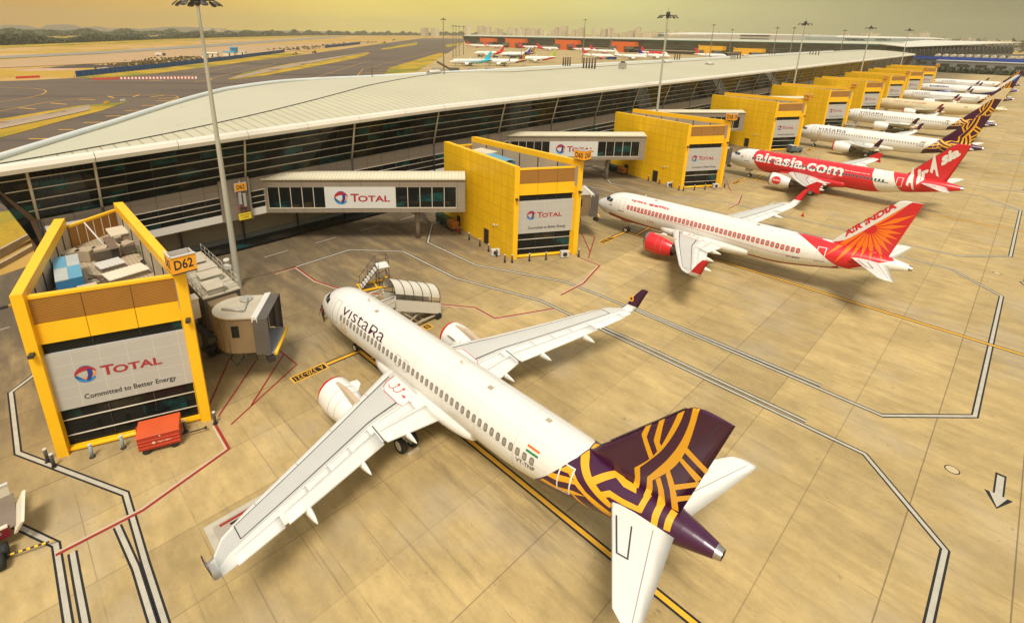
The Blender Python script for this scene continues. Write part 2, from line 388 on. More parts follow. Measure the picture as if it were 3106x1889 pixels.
def label_box(x0, x1, y0, y1, s):
    marking('stop_label', [[(x0, y0), (x1, y0), (x1, y1), (x0, y1)]], YEL_P, .017)
    marking('stop_label', [[(x0+.13, y0+.13), (x1-.13, y0+.13), (x1-.13, y1-.13), (x0+.13, y1-.13)]], BLACK_P, .021)
    vs, fs = text_faces(s, 0, 0, abs(y1-y0)-.6, (x1-x0)-.44)   # read from the terminal side
    o = decal('stop_label_text', [(vs, fs)], YEL_P, lambda u, v: (x0+.22+v, max(y0, y1)-.3-u, .025), None, None); tag(o, kind='structure')
for i, s in enumerate(STANDS[:4]):
    label_box(4.75, 5.75, -6.4+s, -3.25+s, 'A 320-321'); 
    if i < 2: label_box(5.75, 6.7, 6.6+s, 7.5+s, '0')
reds = []
for s in STANDS[:5]:
    reds += [[(6.35, -12.75+s), (9.45, -12.85+s), (11.0, -18.4+s), (11.0, -22.6+s)], [(-15.4, 1.0+s), (-15.4, 3.65+s), (-10.4, 3.65+s), (-7.3, 4.5+s), (3.7, 10.9+s), (6.6, 13.1+s), (9.6, 13.1+s), (12.4, 19.2+s)]]
marking('service_line', reds, RED_P, .012, .20); marking('service_line', [off(p, -.17) for p in reds], PINK_P, .0105, .14)
marking('hatched_area_line', [q for s in STANDS[:4] for q in ([(-.8, -5.4+s), (3.4, -5.1+s), (7.1, -11.9+s)], [(1.2, -5.3+s), (6, -10+s)], [(.4, -7.4+s), (5.6, -12.3+s)], [(-1.5, -9+s), (4.6, -12.9+s)])], RED_P, .012, .14)
marking('road_dash', [[(-20.9, y), (-21, y+3.2)] for y in range(-33, 330, 7)], WHITE_P, .008, .14)
marking('crossing_stripe', [[(-22.8+i*.78, 26.2-i*.1+46.6*k), (-22.3+i*.78, 26.2-i*.1+46.6*k), (-21.3+i*.62, 28.2-i*.33+46.6*k), (-21.8+i*.62, 28.2-i*.33+46.6*k)] for i in range(8) for k in range(2)], BLACK_P, .007)
for x, y in ((46.5, 21.9), (46.5, 66.0), (46.5, 111)):
    sh = [(-.2, 1.9), (.2, 1.9), (.2, -.4), (.5, -.4), (0, -1.8), (-.5, -.4), (-.2, -.4)]
    marking('arrow_marking', [[(x+a*1.35, y+b_*1.06) for a, b_ in sh]], BLACK_P, .007); marking('arrow_marking', [[(x+a*.86, y+b_*.95-.02) for a, b_ in sh]], WHITE_P, .011)
for x, y in ((44.2, 22.0), (43.9, 66.7), (43.9, 112)):
    marking('ring_marking', [arc(x, y, .42, 0, 360, 24)], BLACK_P, .006); marking('ring_marking', [arc(x, y, .35, 0, 360, 24)], paint('ring_fill', (.52, .40, .22), .8), .010)
# two large signs painted on the concrete beside each stand
for i, s in enumerate((0, 89.65)):
    marking('painted_sign', [[(14.72, -16.14+s), (16.95, -16.14+s), (16.95, -12.75+s), (14.72, -12.75+s)]], WHITE_P, .007)
    c = [(15.05, -15.6), (15.15, -15.75), (16.75, -15.75), (16.85, -15.6), (16.85, -13.2), (16.75, -13.05), (15.15, -13.05), (15.05, -13.2)]
    marking('painted_sign', [[(x, y+s) for x, y in c]], paint('sign_grey', (.36, .31, .24), .7), .010)
    marking('painted_sign', [[(15.15, -15.4+s), (15.35, -15.4+s), (15.35, -13.3+s), (15.15, -13.3+s)]], RED_P, .013)
    marking('painted_sign', [[(15.45, -14.9+s), (15.62, -14.9+s), (15.62, -14.2+s), (15.45, -14.2+s)]], BLACK_P, .013)
    marking('painted_sign', [arc(15.95, -14.4+s, .22, 0, 360, 14)], YEL_P, .013)
for s in (0, 44.65, 89.65):
    marking('painted_sign', [[(14.3, 12.9+s), (16.78, 12.9+s), (16.78, 15.1+s), (14.3, 15.1+s)]], WHITE_P, .007)
    marking('painted_sign', [[(14.4, 13.0+s), (16.68, 13.0+s), (16.68, 15.0+s), (14.4, 15.0+s)]], paint('sign_red', (.62, .06, .04), .7), .010)
    marking('painted_sign', [[(16.0, 13.5+s), (16.4, 13.5+s), (16.4, 14.5+s), (16.0, 14.5+s)]], WHITE_P, .013)
# yellow taxi lines on the asphalt
ty = [[(-60, -110), (-150, -60), (-205, -15.3), (-224.7, -.6), (-232.2, 12.5), (-232.7, 25.9), (-225, 38), (-217, 43), (-209, 42), (-188, 29.8), (-167.6, 15.1), (-120, -20)],
      [(-330, -30), (-299.6, -7.4), (-287.8, .8), (-279, 3.5), (-269, 3.4), (-256.7, .8), (-245.7, -4.8), (-220, -30)],
      [(-225, 128), (-248.6, 150.5), (-320.9, 201), (-568, 468), (-769, 699)], [(-235, 112), (-243, 115.5), (-252, 120.5), (-266, 132), (-420, 270)],
      [(-277, 68), (-283, 72), (-288, 80), (-300, 84), (-420, 175)], [(-322, 20), (-300, 50), (-310, 66), (-420, 150)]]
marking('taxi_line', ty, YEL_P, -.36, .35)
tk = [[(-211, -10), (-203.5, -5.9)], [(-220.6, 0), (-212, 4)], [(-227.8, 10), (-221, 14.4)], [(-232, 20.8), (-225, 21.6)], [(-224, 28.4), (-230, 32)], [(-191, 24.5), (-187.6, 30)], [(-180, 17), (-177, 22.8)],
      [(-169.6, 9.4), (-166.7, 15)], [(-159, 2), (-156, 7.4)], [(-149, -5.3), (-146.6, -1.9)], [(-137.7, -12.8), (-134, -8)], [(-203, 32), (-200, 38)], [(-211.6, 35), (-209.7, 41)], [(-218.7, 33.5), (-222, 40)],
      [(-285, 100), (-291, 93)], [(-303, 52), (-296, 58)]]+[[(-262-12*i, 155+13*i), (-254-12*i, 168+13*i)] for i in range(7)]
marking('taxi_line_tick', tk, YEL_P, -.355, .75)
# ------------------------------------------------------------------ terminal pier
YELLOW = None
def mats_build():
    q = Mat('yellow_panel', .42, 0, .4)      # coated cladding with panel joints (object z and distance along the wall)
    k = q.noise(.5, 4)*.14+.93; k = k*(q.noise((1.2, 1.2, .12), 4).ss(.35, .7)*.10+.90)
    j = ((q.z*(1/1.55)).fract()-.5).abs().gt(.485); u = ((q.x*.97+q.y*(-.2))*(1/1.42)).fract(); j2 = (u-.5).abs().gt(.488)
    q.base(q.mix(q.scale((.90, .52, .008), k), (.38, .18, .006), NX.op('MAXIMUM', j, j2)*.75)); yp = q.m
    yf = paint('yellow_plain', (.90, .49, .008), .42, .10, .5, fine=.04)
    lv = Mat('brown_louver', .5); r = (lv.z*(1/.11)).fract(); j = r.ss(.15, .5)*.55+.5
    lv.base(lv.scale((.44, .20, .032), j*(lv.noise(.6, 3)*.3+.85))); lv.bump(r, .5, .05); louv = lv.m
    g = Mat('dark_glass', .05, 0, .22)        # tinted glazing; teal room light, blinds and furniture are painted into some pane colours
    pane = g.white((g.y*(1/2.55)).floor(), (g.z*(1/1.19)).floor(), (g.x*.25).floor()); rm = g.noise((.5, .5, .9), 3)
    c = g.mix((.010, .011, .011), (.012, .060, .055), (pane.gt(.80))*(rm.ss(.40, .62)))
    c = g.mix(c, (.055, .042, .022), pane.lt(.16)*rm.ss(.42, .6)*.7); g.base(c); glass = g.m
    gp = Mat('grey_cladding', .55, 0, .4); k = gp.noise(.4, 4)*.2+.9
    j = NX.op('MAXIMUM', ((gp.y*(1/2.555)).fract()-.5).abs().gt(.488), ((gp.z*(1/1.1)+.2).fract()-.5).abs().gt(.484))
    gp.base(gp.mix(gp.scale((.235, .190, .140), k), (.06, .05, .04), j*.8)); grey = gp.m
    rf = Mat('roof_sheet', .55, 0, .35); k = rf.noise(.06, 4)*.22+.89; k = k*(rf.noise((.9, .05, 1), 3)*.10+.95)
    rib = (rf.y*(1/.62)).fract(); front = (rf.x*.86+rf.y*.51+46.5).ss(-1.0, 1.0) if False else None
    lt = ((rf.y*(1/1.24)).fract()-.5).abs().gt(.44)
    rf.base(rf.mix(rf.scale((.50, .46, .315), k), (.20, .17, .10), lt*.7)); ribbed = rf.m
    r2 = Mat('roof_membrane', .6, 0, .3); k = r2.noise(.05, 5)*.22+.89; r2.base(r2.mix(r2.scale((.48, .45, .325), k), (.34, .30, .2), r2.noise(.4, 3).ss(.6, .75)*.35)); memb = r2.m
    return yp, yf, louv, glass, grey, ribbed, memb
YPAN, YFLAT, LOUV, GLASS, GREYC, RIBBED, MEMB = mats_build()
FASCIA = paint('fascia_panel', (.66, .61, .50), .45, .08, .3); MULL = paint('mullion', (.60, .52, .40), .4, .1, .5); WHITEB = paint('white_band', (.74, .70, .62), .5, .08, .3)
DARKM = paint('dark_metal', (.035, .03, .027), .5, .2, 1); STEEL = paint('galvanised_steel', (.42, .40, .34), .4, .15, .8, .3); SOFFIT = paint('soffit', (.36, .28, .17), .6, .1, .4)
GALV = paint('light_pole_paint', (.44, .42, .33), .45, .12, .5); CREAM = paint('cream_paint', (.68, .60, .45), .5, .12, .7); DGREY = paint('dark_grey_plate', (.10, .09, .08), .6, .2, .6); GREY_L = paint('pale_grey', (.55, .52, .46), .55, .12, .5)
def sag(y): return -1.0*(max(0., 33-y)/46)**1.25
P_Y0, P_Y1 = -18.6, 446.
cols = [17.6+15.33*k for k in range(-3, 28)]
pier = thing('terminal_pier', 'long terminal pier with pale roof and dark leaning glass front behind the gates', 'terminal', (-24.9, 17.6, 0))
OX, OY = -24.9, 17.6
def PL(x, y, z): return (x-OX, y-OY, z)
def upx(t): return -24.9+1.6*t               # upper glazing leans out
def upz(t, y): return 9.95+sag(y)*.85+t*(15.95-9.95+sag(y)*.15)
def low(t, y): return 4.45+t*(9.95-4.45+sag(y)*.85)
bays = [(max(cols[i], P_Y0), cols[i+1]) for i in range(len(cols)-1)]
def endshift(t): return -.55*t*6             # the end frame leans out too
for i, (a, b) in enumerate(bays):
    first = i == 0
    g = MB(); n = 6
    for j in range(n):
        y0, y1 = a+(b-a)*j/n, a+(b-a)*(j+1)/n
        e0 = -3.4 if (first and j == 0) else 0
        g.quad(PL(upx(0), y0, upz(0, y0)), PL(upx(0), y1, upz(0, y1)), PL(upx(1), y1, upz(1, y1)), PL(upx(1), y0+e0, upz(1, y0)))
    go = g.build('glazing', GLASS, pier, fix=False)
    mm = MB()
    for k in range(1, 6):
        t = k/5.0-.06*(k == 5)-.02
        if k == 5: continue
        e = -3.4*t if first else 0
        mm.tube(PL(upx(t)+.06, a+e+.12, upz(t, a)), PL(upx(t)+.06, b-.12, upz(t, b)), .062, 5)
    for k in range(1, 6):
        y = a+(b-a)*k/6
        mm.tube(PL(upx(0)+.02, y, upz(0, y)), PL(upx(1)+.02, y, upz(1, y)), .03, 4, 1)
    mm.build('mullion', [MULL, DARKM], go)
    # lower glazing with the grey spandrel above and the white sill band below
    lz0, lz1 = .19, .66
    g = MB(); g.quad(PL(-24.86, a, low(lz0, a)), PL(-24.86, b, low(lz0, b)), PL(-24.86, b, low(lz1, b)), PL(-24.86, a, low(lz1, a)))
    go = g.build('glazing', GLASS, pier, fix=False); mm = MB()
    for t in (.33, .50, .655): mm.tube(PL(-24.78, a+.1, low(t, a)), PL(-24.78, b-.1, low(t, b)), .06, 5)
    for k in range(1, 6): mm.tube(PL(-24.83, a+(b-a)*k/6, low(lz0, a)), PL(-24.83, a+(b-a)*k/6, low(lz1, a)), .03, 4, 1)
    mm.build('mullion', [MULL, DARKM], go)
    s = MB(); p = [(-25.1, a), (-24.8, a), (-24.8, b), (-25.1, b)]
    for z0, z1, mi in ((lz1, 1.0, 0), (0, lz0, 1)):
        s.hexa([PL(x, y, low(z0, y)) for x, y in p]+[PL(x, y, low(z1, y)) for x, y in p], mi)
    # a solid grey bay beside each fixed walkway
    s.build('cladding', [GREYC, WHITEB], pier)
for y in cols:
    c = MB(); yy = max(y, P_Y0+.1)
    c.tube(PL(upx(0)+.1, yy, upz(0, yy)), PL(upx(1)+.12, yy, upz(1, yy)), .14, 6, 0); c.tube(PL(-24.72, yy, low(0, yy)), PL(-24.75, yy, upz(0, yy)), .13, 6, 1)
    c.build('column', [MULL, DARKM], pier)
c = MB()                                     # the brown end frame of the facade
q = [(-24.9, P_Y0, low(0, P_Y0)), (-24.9, P_Y0, upz(0, P_Y0)), (upx(1), P_Y0-3.4, upz(1, P_Y0))]
for p0, p1 in zip(q, q[1:]): c.hexa([PL(*p0), PL(p0[0], p0[1]-.9, p0[2]), PL(p0[0]-.5, p0[1]-.9, p0[2]), PL(p0[0]-.5, p0[1], p0[2]), PL(*p1), PL(p1[0], p1[1]-.9, p1[2]), PL(p1[0]-.5, p1[1]-.9, p1[2]), PL(p1[0]-.5, p1[1], p1[2])])
c.build('end_frame', paint('brown_frame', (.14, .085, .05), .5, .1), pier)
# undercroft: recessed base wall with a grey dado, soffit, piers
w = MB(); w.wall((-28.3, P_Y1), (-28.3, -17.5), .4, 0, 5.2, 0, -1); w.wall((-28.3, -17.5), (-74, 32), .4, 0, 4.4, 0, -1)
w.wall((-28.2, P_Y1), (-28.2, -17.4), .12, .0, .95, 1, 1)
for k in range(-3, 60): w.box((-28.02, 17.6+7.665*k, 2.4), (.16, .22, 4.8), 2)
w.v = [PL(*v) for v in w.v]; w.build('base_wall', [paint('base_plaster', (.27, .215, .15), .75, .2, .35), paint('dado_grey', (.17, .175, .165), .6, .2, .5), DARKM], pier)
s = MB(); s.prism([(-28.3, P_Y0), (-24.95, P_Y0), (-24.95, P_Y1), (-28.3, P_Y1)], 4.30, 4.43); s.v = [PL(*v) for v in s.v]; s.build('soffit', SOFFIT, pier)
# roof: front eave line, ribbed sheet zone, membrane zone, rounded gutter at the back edge
def roofz(x, y):
    t = (x+22.2)/(-50); z = 16.55+sag(y)*1.0+1.9*math.sin(min(1, max(0, t))*math.pi)**.9*(1 if y > 30 else max(.35, (y+30)/60))
    return z
def backx(y): return -24.5-1.0*(y+20) if y < 12 else (-56.5-(y-12)*.62 if y < 30 else (-67.7-(y-30)*.18 if y < 50 else -71.3))
def ridgex(y): return min(-22.2, max(backx(y)+.5, -22.9-(y+21)*.10-max(0, y+21)**1.6*.0225)) if y < 75 else -47
ys = [-22.0, -20, -17.5, -15, -12, -9, -6, -3, 0, 3, 6, 9, 12, 15, 18, 21, 24, 27, 30, 35, 40, 45, 50, 56, 62, 68, 75]+[75+15*k for k in range(1, 25)]+[P_Y1+6]
def roof_zone(fa, fb, n, mat, dz=0.):
    b = MB(); rings = []
    for y in ys:
        xa, xb = fa(y), fb(y); rings.append([PL(xa+(xb-xa)*i/n, y, roofz(xa+(xb-xa)*i/n, y)+dz) for i in range(n+1)])
    b.loft(rings, 0, True, False); return b.build('roof', mat, pier, fix=False)
o = roof_zone(lambda y: -22.35, ridgex, 6, RIBBED); o.name = 'ribbed_roof'
o = roof_zone(ridgex, backx, 7, MEMB); o.name = 'membrane_roof'
b = MB(); b.path([PL(ridgex(y), y, roofz(ridgex(y), y)+.04) for y in ys], .09, 4, 0); b.build('roof_seam', DARKM, pier)
b = MB(); n = 10; rings = []
for y in ys: rings.append([PL(backx(y)-.25+.5*math.cos(2*math.pi*i/n), y-.25*(y < 30), roofz(backx(y), y)+.18+.42*math.sin(2*math.pi*i/n)) for i in range(n)])
b.loft(rings, 0, True, True, (True, True)); b.build('gutter', paint('gutter_tube', (.58, .60, .56), .4, .1, .4), pier)
for i, (a, bb) in enumerate([(max(-22.0, 17.6+7.665*k), 17.6+7.665*(k+1)) for k in range(-6, 56)]):
    f = MB(); rings = []
    for y in (a+.03, bb-.03):
        z = 16.55+sag(y); rings.append([PL(*q) for q in ((-23.35, y, z-.62), (-22.2, y, z-.95), (-21.85, y, z-.88), (-21.75, y, z-.45), (-21.95, y, z-.05), (-22.4, y, z+.10), (-22.9, y, z+.06))])
    f.loft(rings, 0, False, False); f.add(rings[0], [tuple(range(7))], 0); f.add(rings[1], [tuple(range(7))[::-1]], 0)
    f.build('fascia_panel', FASCIA, pier, fix=False)
sf = MB(); sf.loft([[PL(-21.9, y, 16.55+sag(y)-.9), PL(-23.3, y, 16.55+sag(y)-.66)] for y in ys], 0, False, False); sf.build('eave_soffit', SOFFIT, pier, fix=False)
fl = MB(); fl.loft([[PL(-24.9, y, .3), PL(-71, max(y, 33), .3)] for y in (P_Y0, 33, P_Y1)], 0, False, False)
fl.loft([[PL(backx(y)+.6, y, 5), PL(backx(y)+.6, y, roofz(backx(y), y)-.1)] for y in ys if y > -16], 0, False, False); fl.quad(PL(-24.9, P_Y0, 4.45), PL(-23.3, P_Y0-3.4, 15.4), PL(backx(-15)+.6, -15, 15.3), PL(backx(-15)+.6, -15, 4.45)); fl.build('rear_facade', GLASS, pier, fix=False)
e = MB(); e.box(PL(-47, P_Y1+5.5, 8.5), (48, .5, 15), 0); e.build('end_wall', GREYC, pier)
# things on the roof
def roof_at(x, y): return roofz(x, y)
def flues(x, y, n, h, gap, grp='boiler flues on the pier roof', lab=''):
    t = thing('flue_bank', lab, 'flue', (x, y, roof_at(x, y)))
    for i in range(n): m = MB(); m.tube((gap*i, gap*i*.35, -.1), (gap*i, gap*i*.35, h), .22, 8); m.build('flue', paint('flue_brown', (.10, .05, .03), .6), t)
flues(-62, 118, 4, 2.6, -.7, lab='four dark flues standing at the back edge of the pale roof')
flues(-43, 104, 5, 2.8, -.75, lab='five dark flues standing mid roof beside a small cooling unit')
flues(-44, 206, 3, 2.8, -.9, lab='three dark flues on the pale roof behind the tall light mast')
flues(-64, 195, 3, 2.5, -.9, lab='three short dark flues at the far edge before a white tail fin')
flues(-40, 296, 4, 2.6, -1.2, lab='four small flues far along the roof near its end')
flues(-62, 300, 3, 2.4, -1.2, lab='short dark flues on the far back edge of the roof')
for x, y, lab in ((-40, 113, 'small grey cooling unit standing on the roof right of five flues'), (-44, 199, 'small grey cooling unit on the roof left of three flues')):
    t = thing('cooling_unit', lab, 'cooling unit', (x, y, roof_at(x, y)))
    m = MB(); m.box((0, 0, .9), (1.6, 1.6, 1.4)); m.build('casing', STEEL, t); m = MB(); m.tube((0, 0, 1.6), (0, 0, 2.0), .6, 12); m.build('fan_shroud', DARKM, t); m = MB()
    for sx in (-.7, .7):
        for sy in (-.7, .7): m.box((sx, sy, .1), (.1, .1, .3))
    m.build('feet', DARKM, t)
for k, (x, y) in enumerate(((-58, 60), (-46, 150), (-55, 240), (-36, 160))):
    t = thing('roof_hatch', ['low white skylight lying near the back edge of the roof', 'low white skylight on the roof before the tall mast', 'small low hatch far along the pale roof', 'small dark vent cover on the roof slope'][k], 'skylight', (x, y, roof_at(x, y)))
    m = MB(); m.box((0, 0, .2), (1.6, 3.6, .5)); m.build('kerb', STEEL, t); m = MB(); m.loft([[(.8*math.cos(R(a))*s, yy, .45+.4*math.sin(R(a))*s) for a in range(0, 181, 30)] for yy, s in ((-1.7, .5), (-1.2, 1), (1.2, 1), (1.7, .5))], 0, True, False); m.build('dome', GREY_L, t, fix=False)
for k, (x, y) in enumerate(((-60, 44), (-52, 58))):
    t = thing('roof_post', ['lone thin brown post at the back edge of the roof', 'lone thin pale post standing on the roof seam'][k], 'post', (x, y, roof_at(x, y))); m = MB(); m.tube((0, 0, -.2), (0, 0, 2.2), .09, 6); m.build('post', paint('flue_brown', (.1,.05,.03)), t)
# kerb along the service road, painted in yellow and black blocks
b = MB()
for k in range(0, 400): b.box((-26.05, -38+k*1.1+.55, .11), (.35, 1.1, .22), k % 2)
structure('kerb', b, [paint('kerb_yellow', (.50, .26, .02), .7, .25, 1), paint('kerb_black', (.03, .027, .025), .7)])
# ------------------------------------------------------------------ gate towers, boards, signs, walkways, boarding bridges
RED_T = paint('board_red', (.36, .022, .035), .5, .05); BLUE_T = paint('board_blue', (.02, .10, .38), .5, .05); NAVY = paint('board_navy', (.03, .035, .20), .5, .05); ORNG = paint('board_orange', (.80, .25, .03), .5, .05)
CYAN = paint('board_cyan', (.03, .22, .50), .5, .05)
BOARDG = None
def board_mat():
    q = Mat('board_panel', .5, 0, .4); k = q.noise(.5, 4)*.12+.94
    j = NX.op('MAXIMUM', ((q.x*(1/1.05)+q.y*.35).fract()-.5).abs().gt(.487), ((q.z*(1/.83)).fract()-.5).abs().gt(.478))
    q.base(q.mix(q.scale((.44, .42, .38), k), (.60, .57, .50), j*.6)); return q.m
BOARDG = board_mat(); BOARDW = paint('board_white', (.60, .585, .54), .5, .05, .5)
def logo_items(cx, cy, r):
    """striped globe: red, blue, orange and navy ribbons round a hollow centre"""
    E_ = lambda rx, ry, a0, a1, rot=0, n=18: [(cx+rx*math.cos(R(a))*math.cos(R(rot))-ry*math.sin(R(a))*math.sin(R(rot)), cy+rx*math.cos(R(a))*math.sin(R(rot))+ry*math.sin(R(a))*math.cos(R(rot))) for a in [a0+(a1-a0)*i/n for i in range(n+1)]]
    red = E_(r, r*.95, 5, 170, 8)+E_(r*.93, r*.42, 168, 8, 8)
    org = E_(r*.95, r*.62, 150, 372, 10)+E_(r*.80, r*.40, 372, 150, 10)
    blu = E_(r, r, 172, 325, 0)+E_(r*.98, r*.62, 318, 180, 4)
    nav = [(cx+r*.18, cy+r*.62), (cx+r*.62, cy+r*.52), (cx+r*.60, cy-r*.15), (cx+r*.28, cy-r*.82), (cx-.06*r, cy-r*.78), (cx+r*.20, cy-r*.1)]
    top = E_(r*.98, r*1.02, 60, 120, 0)+E_(r*.9, r*.86, 118, 62, 0)
    return [(org, ORNG, .016), (blu, CYAN, .020), (nav, NAVY, .026), (red, RED_T, .023), (top, BLUE_T, .013)]
def put_board(o, w, h, fm, slogan):
    """logo and wordmark as children of a board; fm(u, v, offset) is the board surface"""
    u0 = .16*w; r = .125*w*.62; cy = h*(.56 if slogan else .5)
    if not slogan: u0 = .13*w; r = .36*h*.86
    for it, m, of in logo_items(u0+r, cy, r): decal('logo', [it], m, lambda u, v, of=of: fm(u, v, of), o, None)
    x = u0+2.35*r; th = r*1.22; tw = w*(.44 if slogan else .56)
    T = text_faces('T', x, cy-th/2, x+tw*.215, cy+th/2, bold=.02); O = text_faces('OTAL', x+tw*.19, cy-th/2, x+tw, cy+th*.27, bold=.025)
    decal('wordmark', [T, O], RED_T, lambda u, v: fm(u, v, .02), o, None)
    if slogan:
        S = text_faces('Committed to Better Energy', .19*w, h*.095, .86*w, h*.21, bold=.008)
        decal('slogan', [S], paint('letter_black', (.02, .02, .022), .5), lambda u, v: fm(u, v, .02), o, None)
def V2(p): return Vector((p[0], p[1]))
def gate_tower(x0, y0, FR, BL, BR, num, near, lab, hR=12.6):
    t = thing('gate_tower', lab, 'gate tower', (x0, y0, 0), 0, 'yellow gate towers along the pier')
    FL = V2((0, 0)); FR, BL, BR = V2(FR), V2(BL), V2(BR); e = (FR-FL).normalized(); n = Vector((e.y, -e.x)); W = (FR-FL).length
    P = lambda u, d, z: (FL.x+e.x*u+n.x*d, FL.y+e.y*u+n.y*d, z)
    hL = 12.2
    for (f, k, h, s) in ((FL, BL, hL, 1), (FR, BR, hR, -1)):
        d = (k-f).normalized(); q = Vector((-d.y, d.x)); q = q if (q.dot(e)*s) > 0 else -q
        th = .62/abs(q.dot(e))*1.0 if abs(q.dot(e)) > .3 else .62
        a, b_, c, g = f, k, k+e*.75, f+e*.62
        if s < 0: c, g = k-e*.75, f-e*.62
        m = MB(); lo = [(p.x, p.y, 0) for p in (a, b_, c, g)]; hi = [(p.x, p.y, h) for p in (a, b_, c, g)]
        m.add(lo+hi, [(0, 1, 5, 4)], 0); m.add(lo+hi, [(4, 5, 6, 7), (3, 0, 4, 7), (1, 2, 6, 5), (3, 2, 1, 0)], 1)
        mid = [(p.x, p.y, h-.72) for p in (a, b_, c, g)]; lw = [(p.x, p.y, 9.3) for p in (a, b_, c, g)]; m.add(lo+lw, [(2, 3, 7, 6)], 1); m.add(lw+mid, [(2, 3, 7, 6)], 2); m.add(mid+hi, [(2, 3, 7, 6)], 1)
        for k_ in range(1, 6): q_ = c+(g-c)*k_/6; m.box((q_.x, q_.y, 4.65+(h-.75)/2), (.12, .12, h-.75-9.3), 3)
        m.add([(p[0], p[1], h+.004) for p in lo], [(0, 1, 2, 3)], 1)
        m.build('fin_wall', [YPAN, YFLAT, paint('parapet_inside', (.40, .32, .22), .7, .25, .5), DARKM], t)
    u0, u1 = .62, W-.62; d = -.42
    for a, b_ in ((.02, .64), (W-.64, W-.02)):
        m = MB(); m.hexa([P(a, .004, 0), P(b_, .004, 0), P(b_, -.6, 0), P(a, -.6, 0), P(a, .004, 11.9), P(b_, .004, 11.9), P(b_, -.6, 11.9), P(a, -.6, 11.9)]); m.build('front_post', YFLAT, t)
    m = MB(); m.hexa([P(u0, d, 0), P(u1, d, 0), P(u1, d-.5, 0), P(u0, d-.5, 0), P(u0, d, .34), P(u1, d, .34), P(u1, d-.5, .34), P(u0, d-.5, .34)]); m.tube(P(u0, d+.05, .2), P(u1, d+.05, .2), .17, 8); m.build('sill', YFLAT, t)
    m = MB(); m.hexa([P(u0, d-.2, .34), P(u1, d-.2, .34), P(u1, d-.5, .34), P(u0, d-.5, .34), P(u0, d-.2, 8.4), P(u1, d-.2, 8.4), P(u1, d-.5, 8.4), P(u0, d-.5, 8.4)]); go = m.build('glazing', GLASS, t)
    m = MB()
    for z in (1.15, 2.4, 3.3): m.tube(P(u0, d-.14, z), P(u1, d-.14, z), .05, 5)
    for k in (1, 2): m.tube(P(u0+(u1-u0)*k/3, d-.17, .34), P(u0+(u1-u0)*k/3, d-.17, 3.25), .035, 4, 1)
    for k in (1, 2): m.tube(P(u0+(u1-u0)*k/3, d-.17, 7.6), P(u0+(u1-u0)*k/3, d-.17, 8.4), .035, 4, 1)
    m.build('mullion', [MULL, DARKM], go)
    for k in range(3):
        a, b_ = u0+(u1-u0)*k/3+.02, u0+(u1-u0)*(k+1)/3-.02
        m = MB(); m.hexa([P(a, d, 8.4), P(b_, d, 8.4), P(b_, d-.5, 8.4), P(a, d-.5, 8.4), P(a, d, 9.86), P(b_, d, 9.86), P(b_, d-.5, 9.86), P(a, d-.5, 9.86)]); m.build('yellow_band', YFLAT, t)
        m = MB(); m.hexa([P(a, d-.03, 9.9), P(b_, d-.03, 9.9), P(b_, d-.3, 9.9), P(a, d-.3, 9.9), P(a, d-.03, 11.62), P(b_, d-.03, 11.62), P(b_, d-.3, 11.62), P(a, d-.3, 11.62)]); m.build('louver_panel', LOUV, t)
    m = MB(); m.hexa([P(u0, d+.03, 11.62), P(u1, d+.03, 11.62), P(u1, d-.38, 11.62), P(u0, d-.38, 11.62), P(u0, d+.03, 11.80), P(u1, d+.03, 11.80), P(u1, d-.38, 11.80), P(u0, d-.38, 11.80)])
    m.build('coping', YFLAT, t); bl, br = BL+e*.75, BR-e*.75; m = MB(); m.wall((bl.x, bl.y), (br.x, br.y), .34, 11.3, 11.5, 0); m.build('coping', YFLAT, t)
    m = MB(); m.wall((bl.x, bl.y), (br.x, br.y), .25, 0, 11.3, 0)
    for k in range(1, 6): q = bl+(br-bl)*k/6; m.box((q.x+.16, q.y, 10.4), (.08, .06, 1.7), 1)
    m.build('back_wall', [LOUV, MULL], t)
    m = MB(); f0 = V2(P(u0, d-.3, 0)); f1 = V2(P(u1, d-.3, 0)); m.prism([tuple(f0), tuple(f1), tuple(br), tuple(bl)], 9.2, 9.5)
    q = Mat('roof_tiles', .8) if 'rt' not in MC else None
    if q:
        j = ((q.y*(1/.28)).fract()-.5).abs().gt(.40); q.base(q.mix(q.scale((.42, .33, .21), q.noise(.6, 5)*.5+.72), (.16, .11, .07), j*(q.noise(2., 3)*.6+.2))); MC['rt'] = q.m
    m.build('roof_deck', MC['rt'], t)
    if near:
        dw = (BL-FL).normalized(); qn = Vector((dw.y, -dw.x)); qn = qn if qn.dot(e) < 0 else -qn
        for dist, w_, h_ in ((6.0, 1.15, 2.25), (13.4, .9, 1.9)):
            c = FL+dw*dist; m = MB()
            pr = lambda o_, s_, z_: (c.x+dw.x*s_+qn.x*o_, c.y+dw.y*s_+qn.y*o_, z_)
            m.hexa([pr(.01, -w_/2, .05), pr(.01, w_/2, .05), pr(-.2, w_/2, .05), pr(-.2, -w_/2, .05), pr(.01, -w_/2, h_), pr(.01, w_/2, h_), pr(-.2, w_/2, h_), pr(-.2, -w_/2, h_)], 0)
            for s_ in (-w_/2-.05, w_/2+.05): m.hexa([pr(.05, s_-.05, 0), pr(.05, s_+.05, 0), pr(-.1, s_+.05, 0), pr(-.1, s_-.05, 0), pr(.05, s_-.05, h_+.06), pr(.05, s_+.05, h_+.06), pr(-.1, s_+.05, h_+.06), pr(-.1, s_-.05, h_+.06)], 1)
            m.build('door', [paint('dark_doorway', (.02, .016, .014), .6), paint('door_frame', (.45, .22, .02), .5)], t)
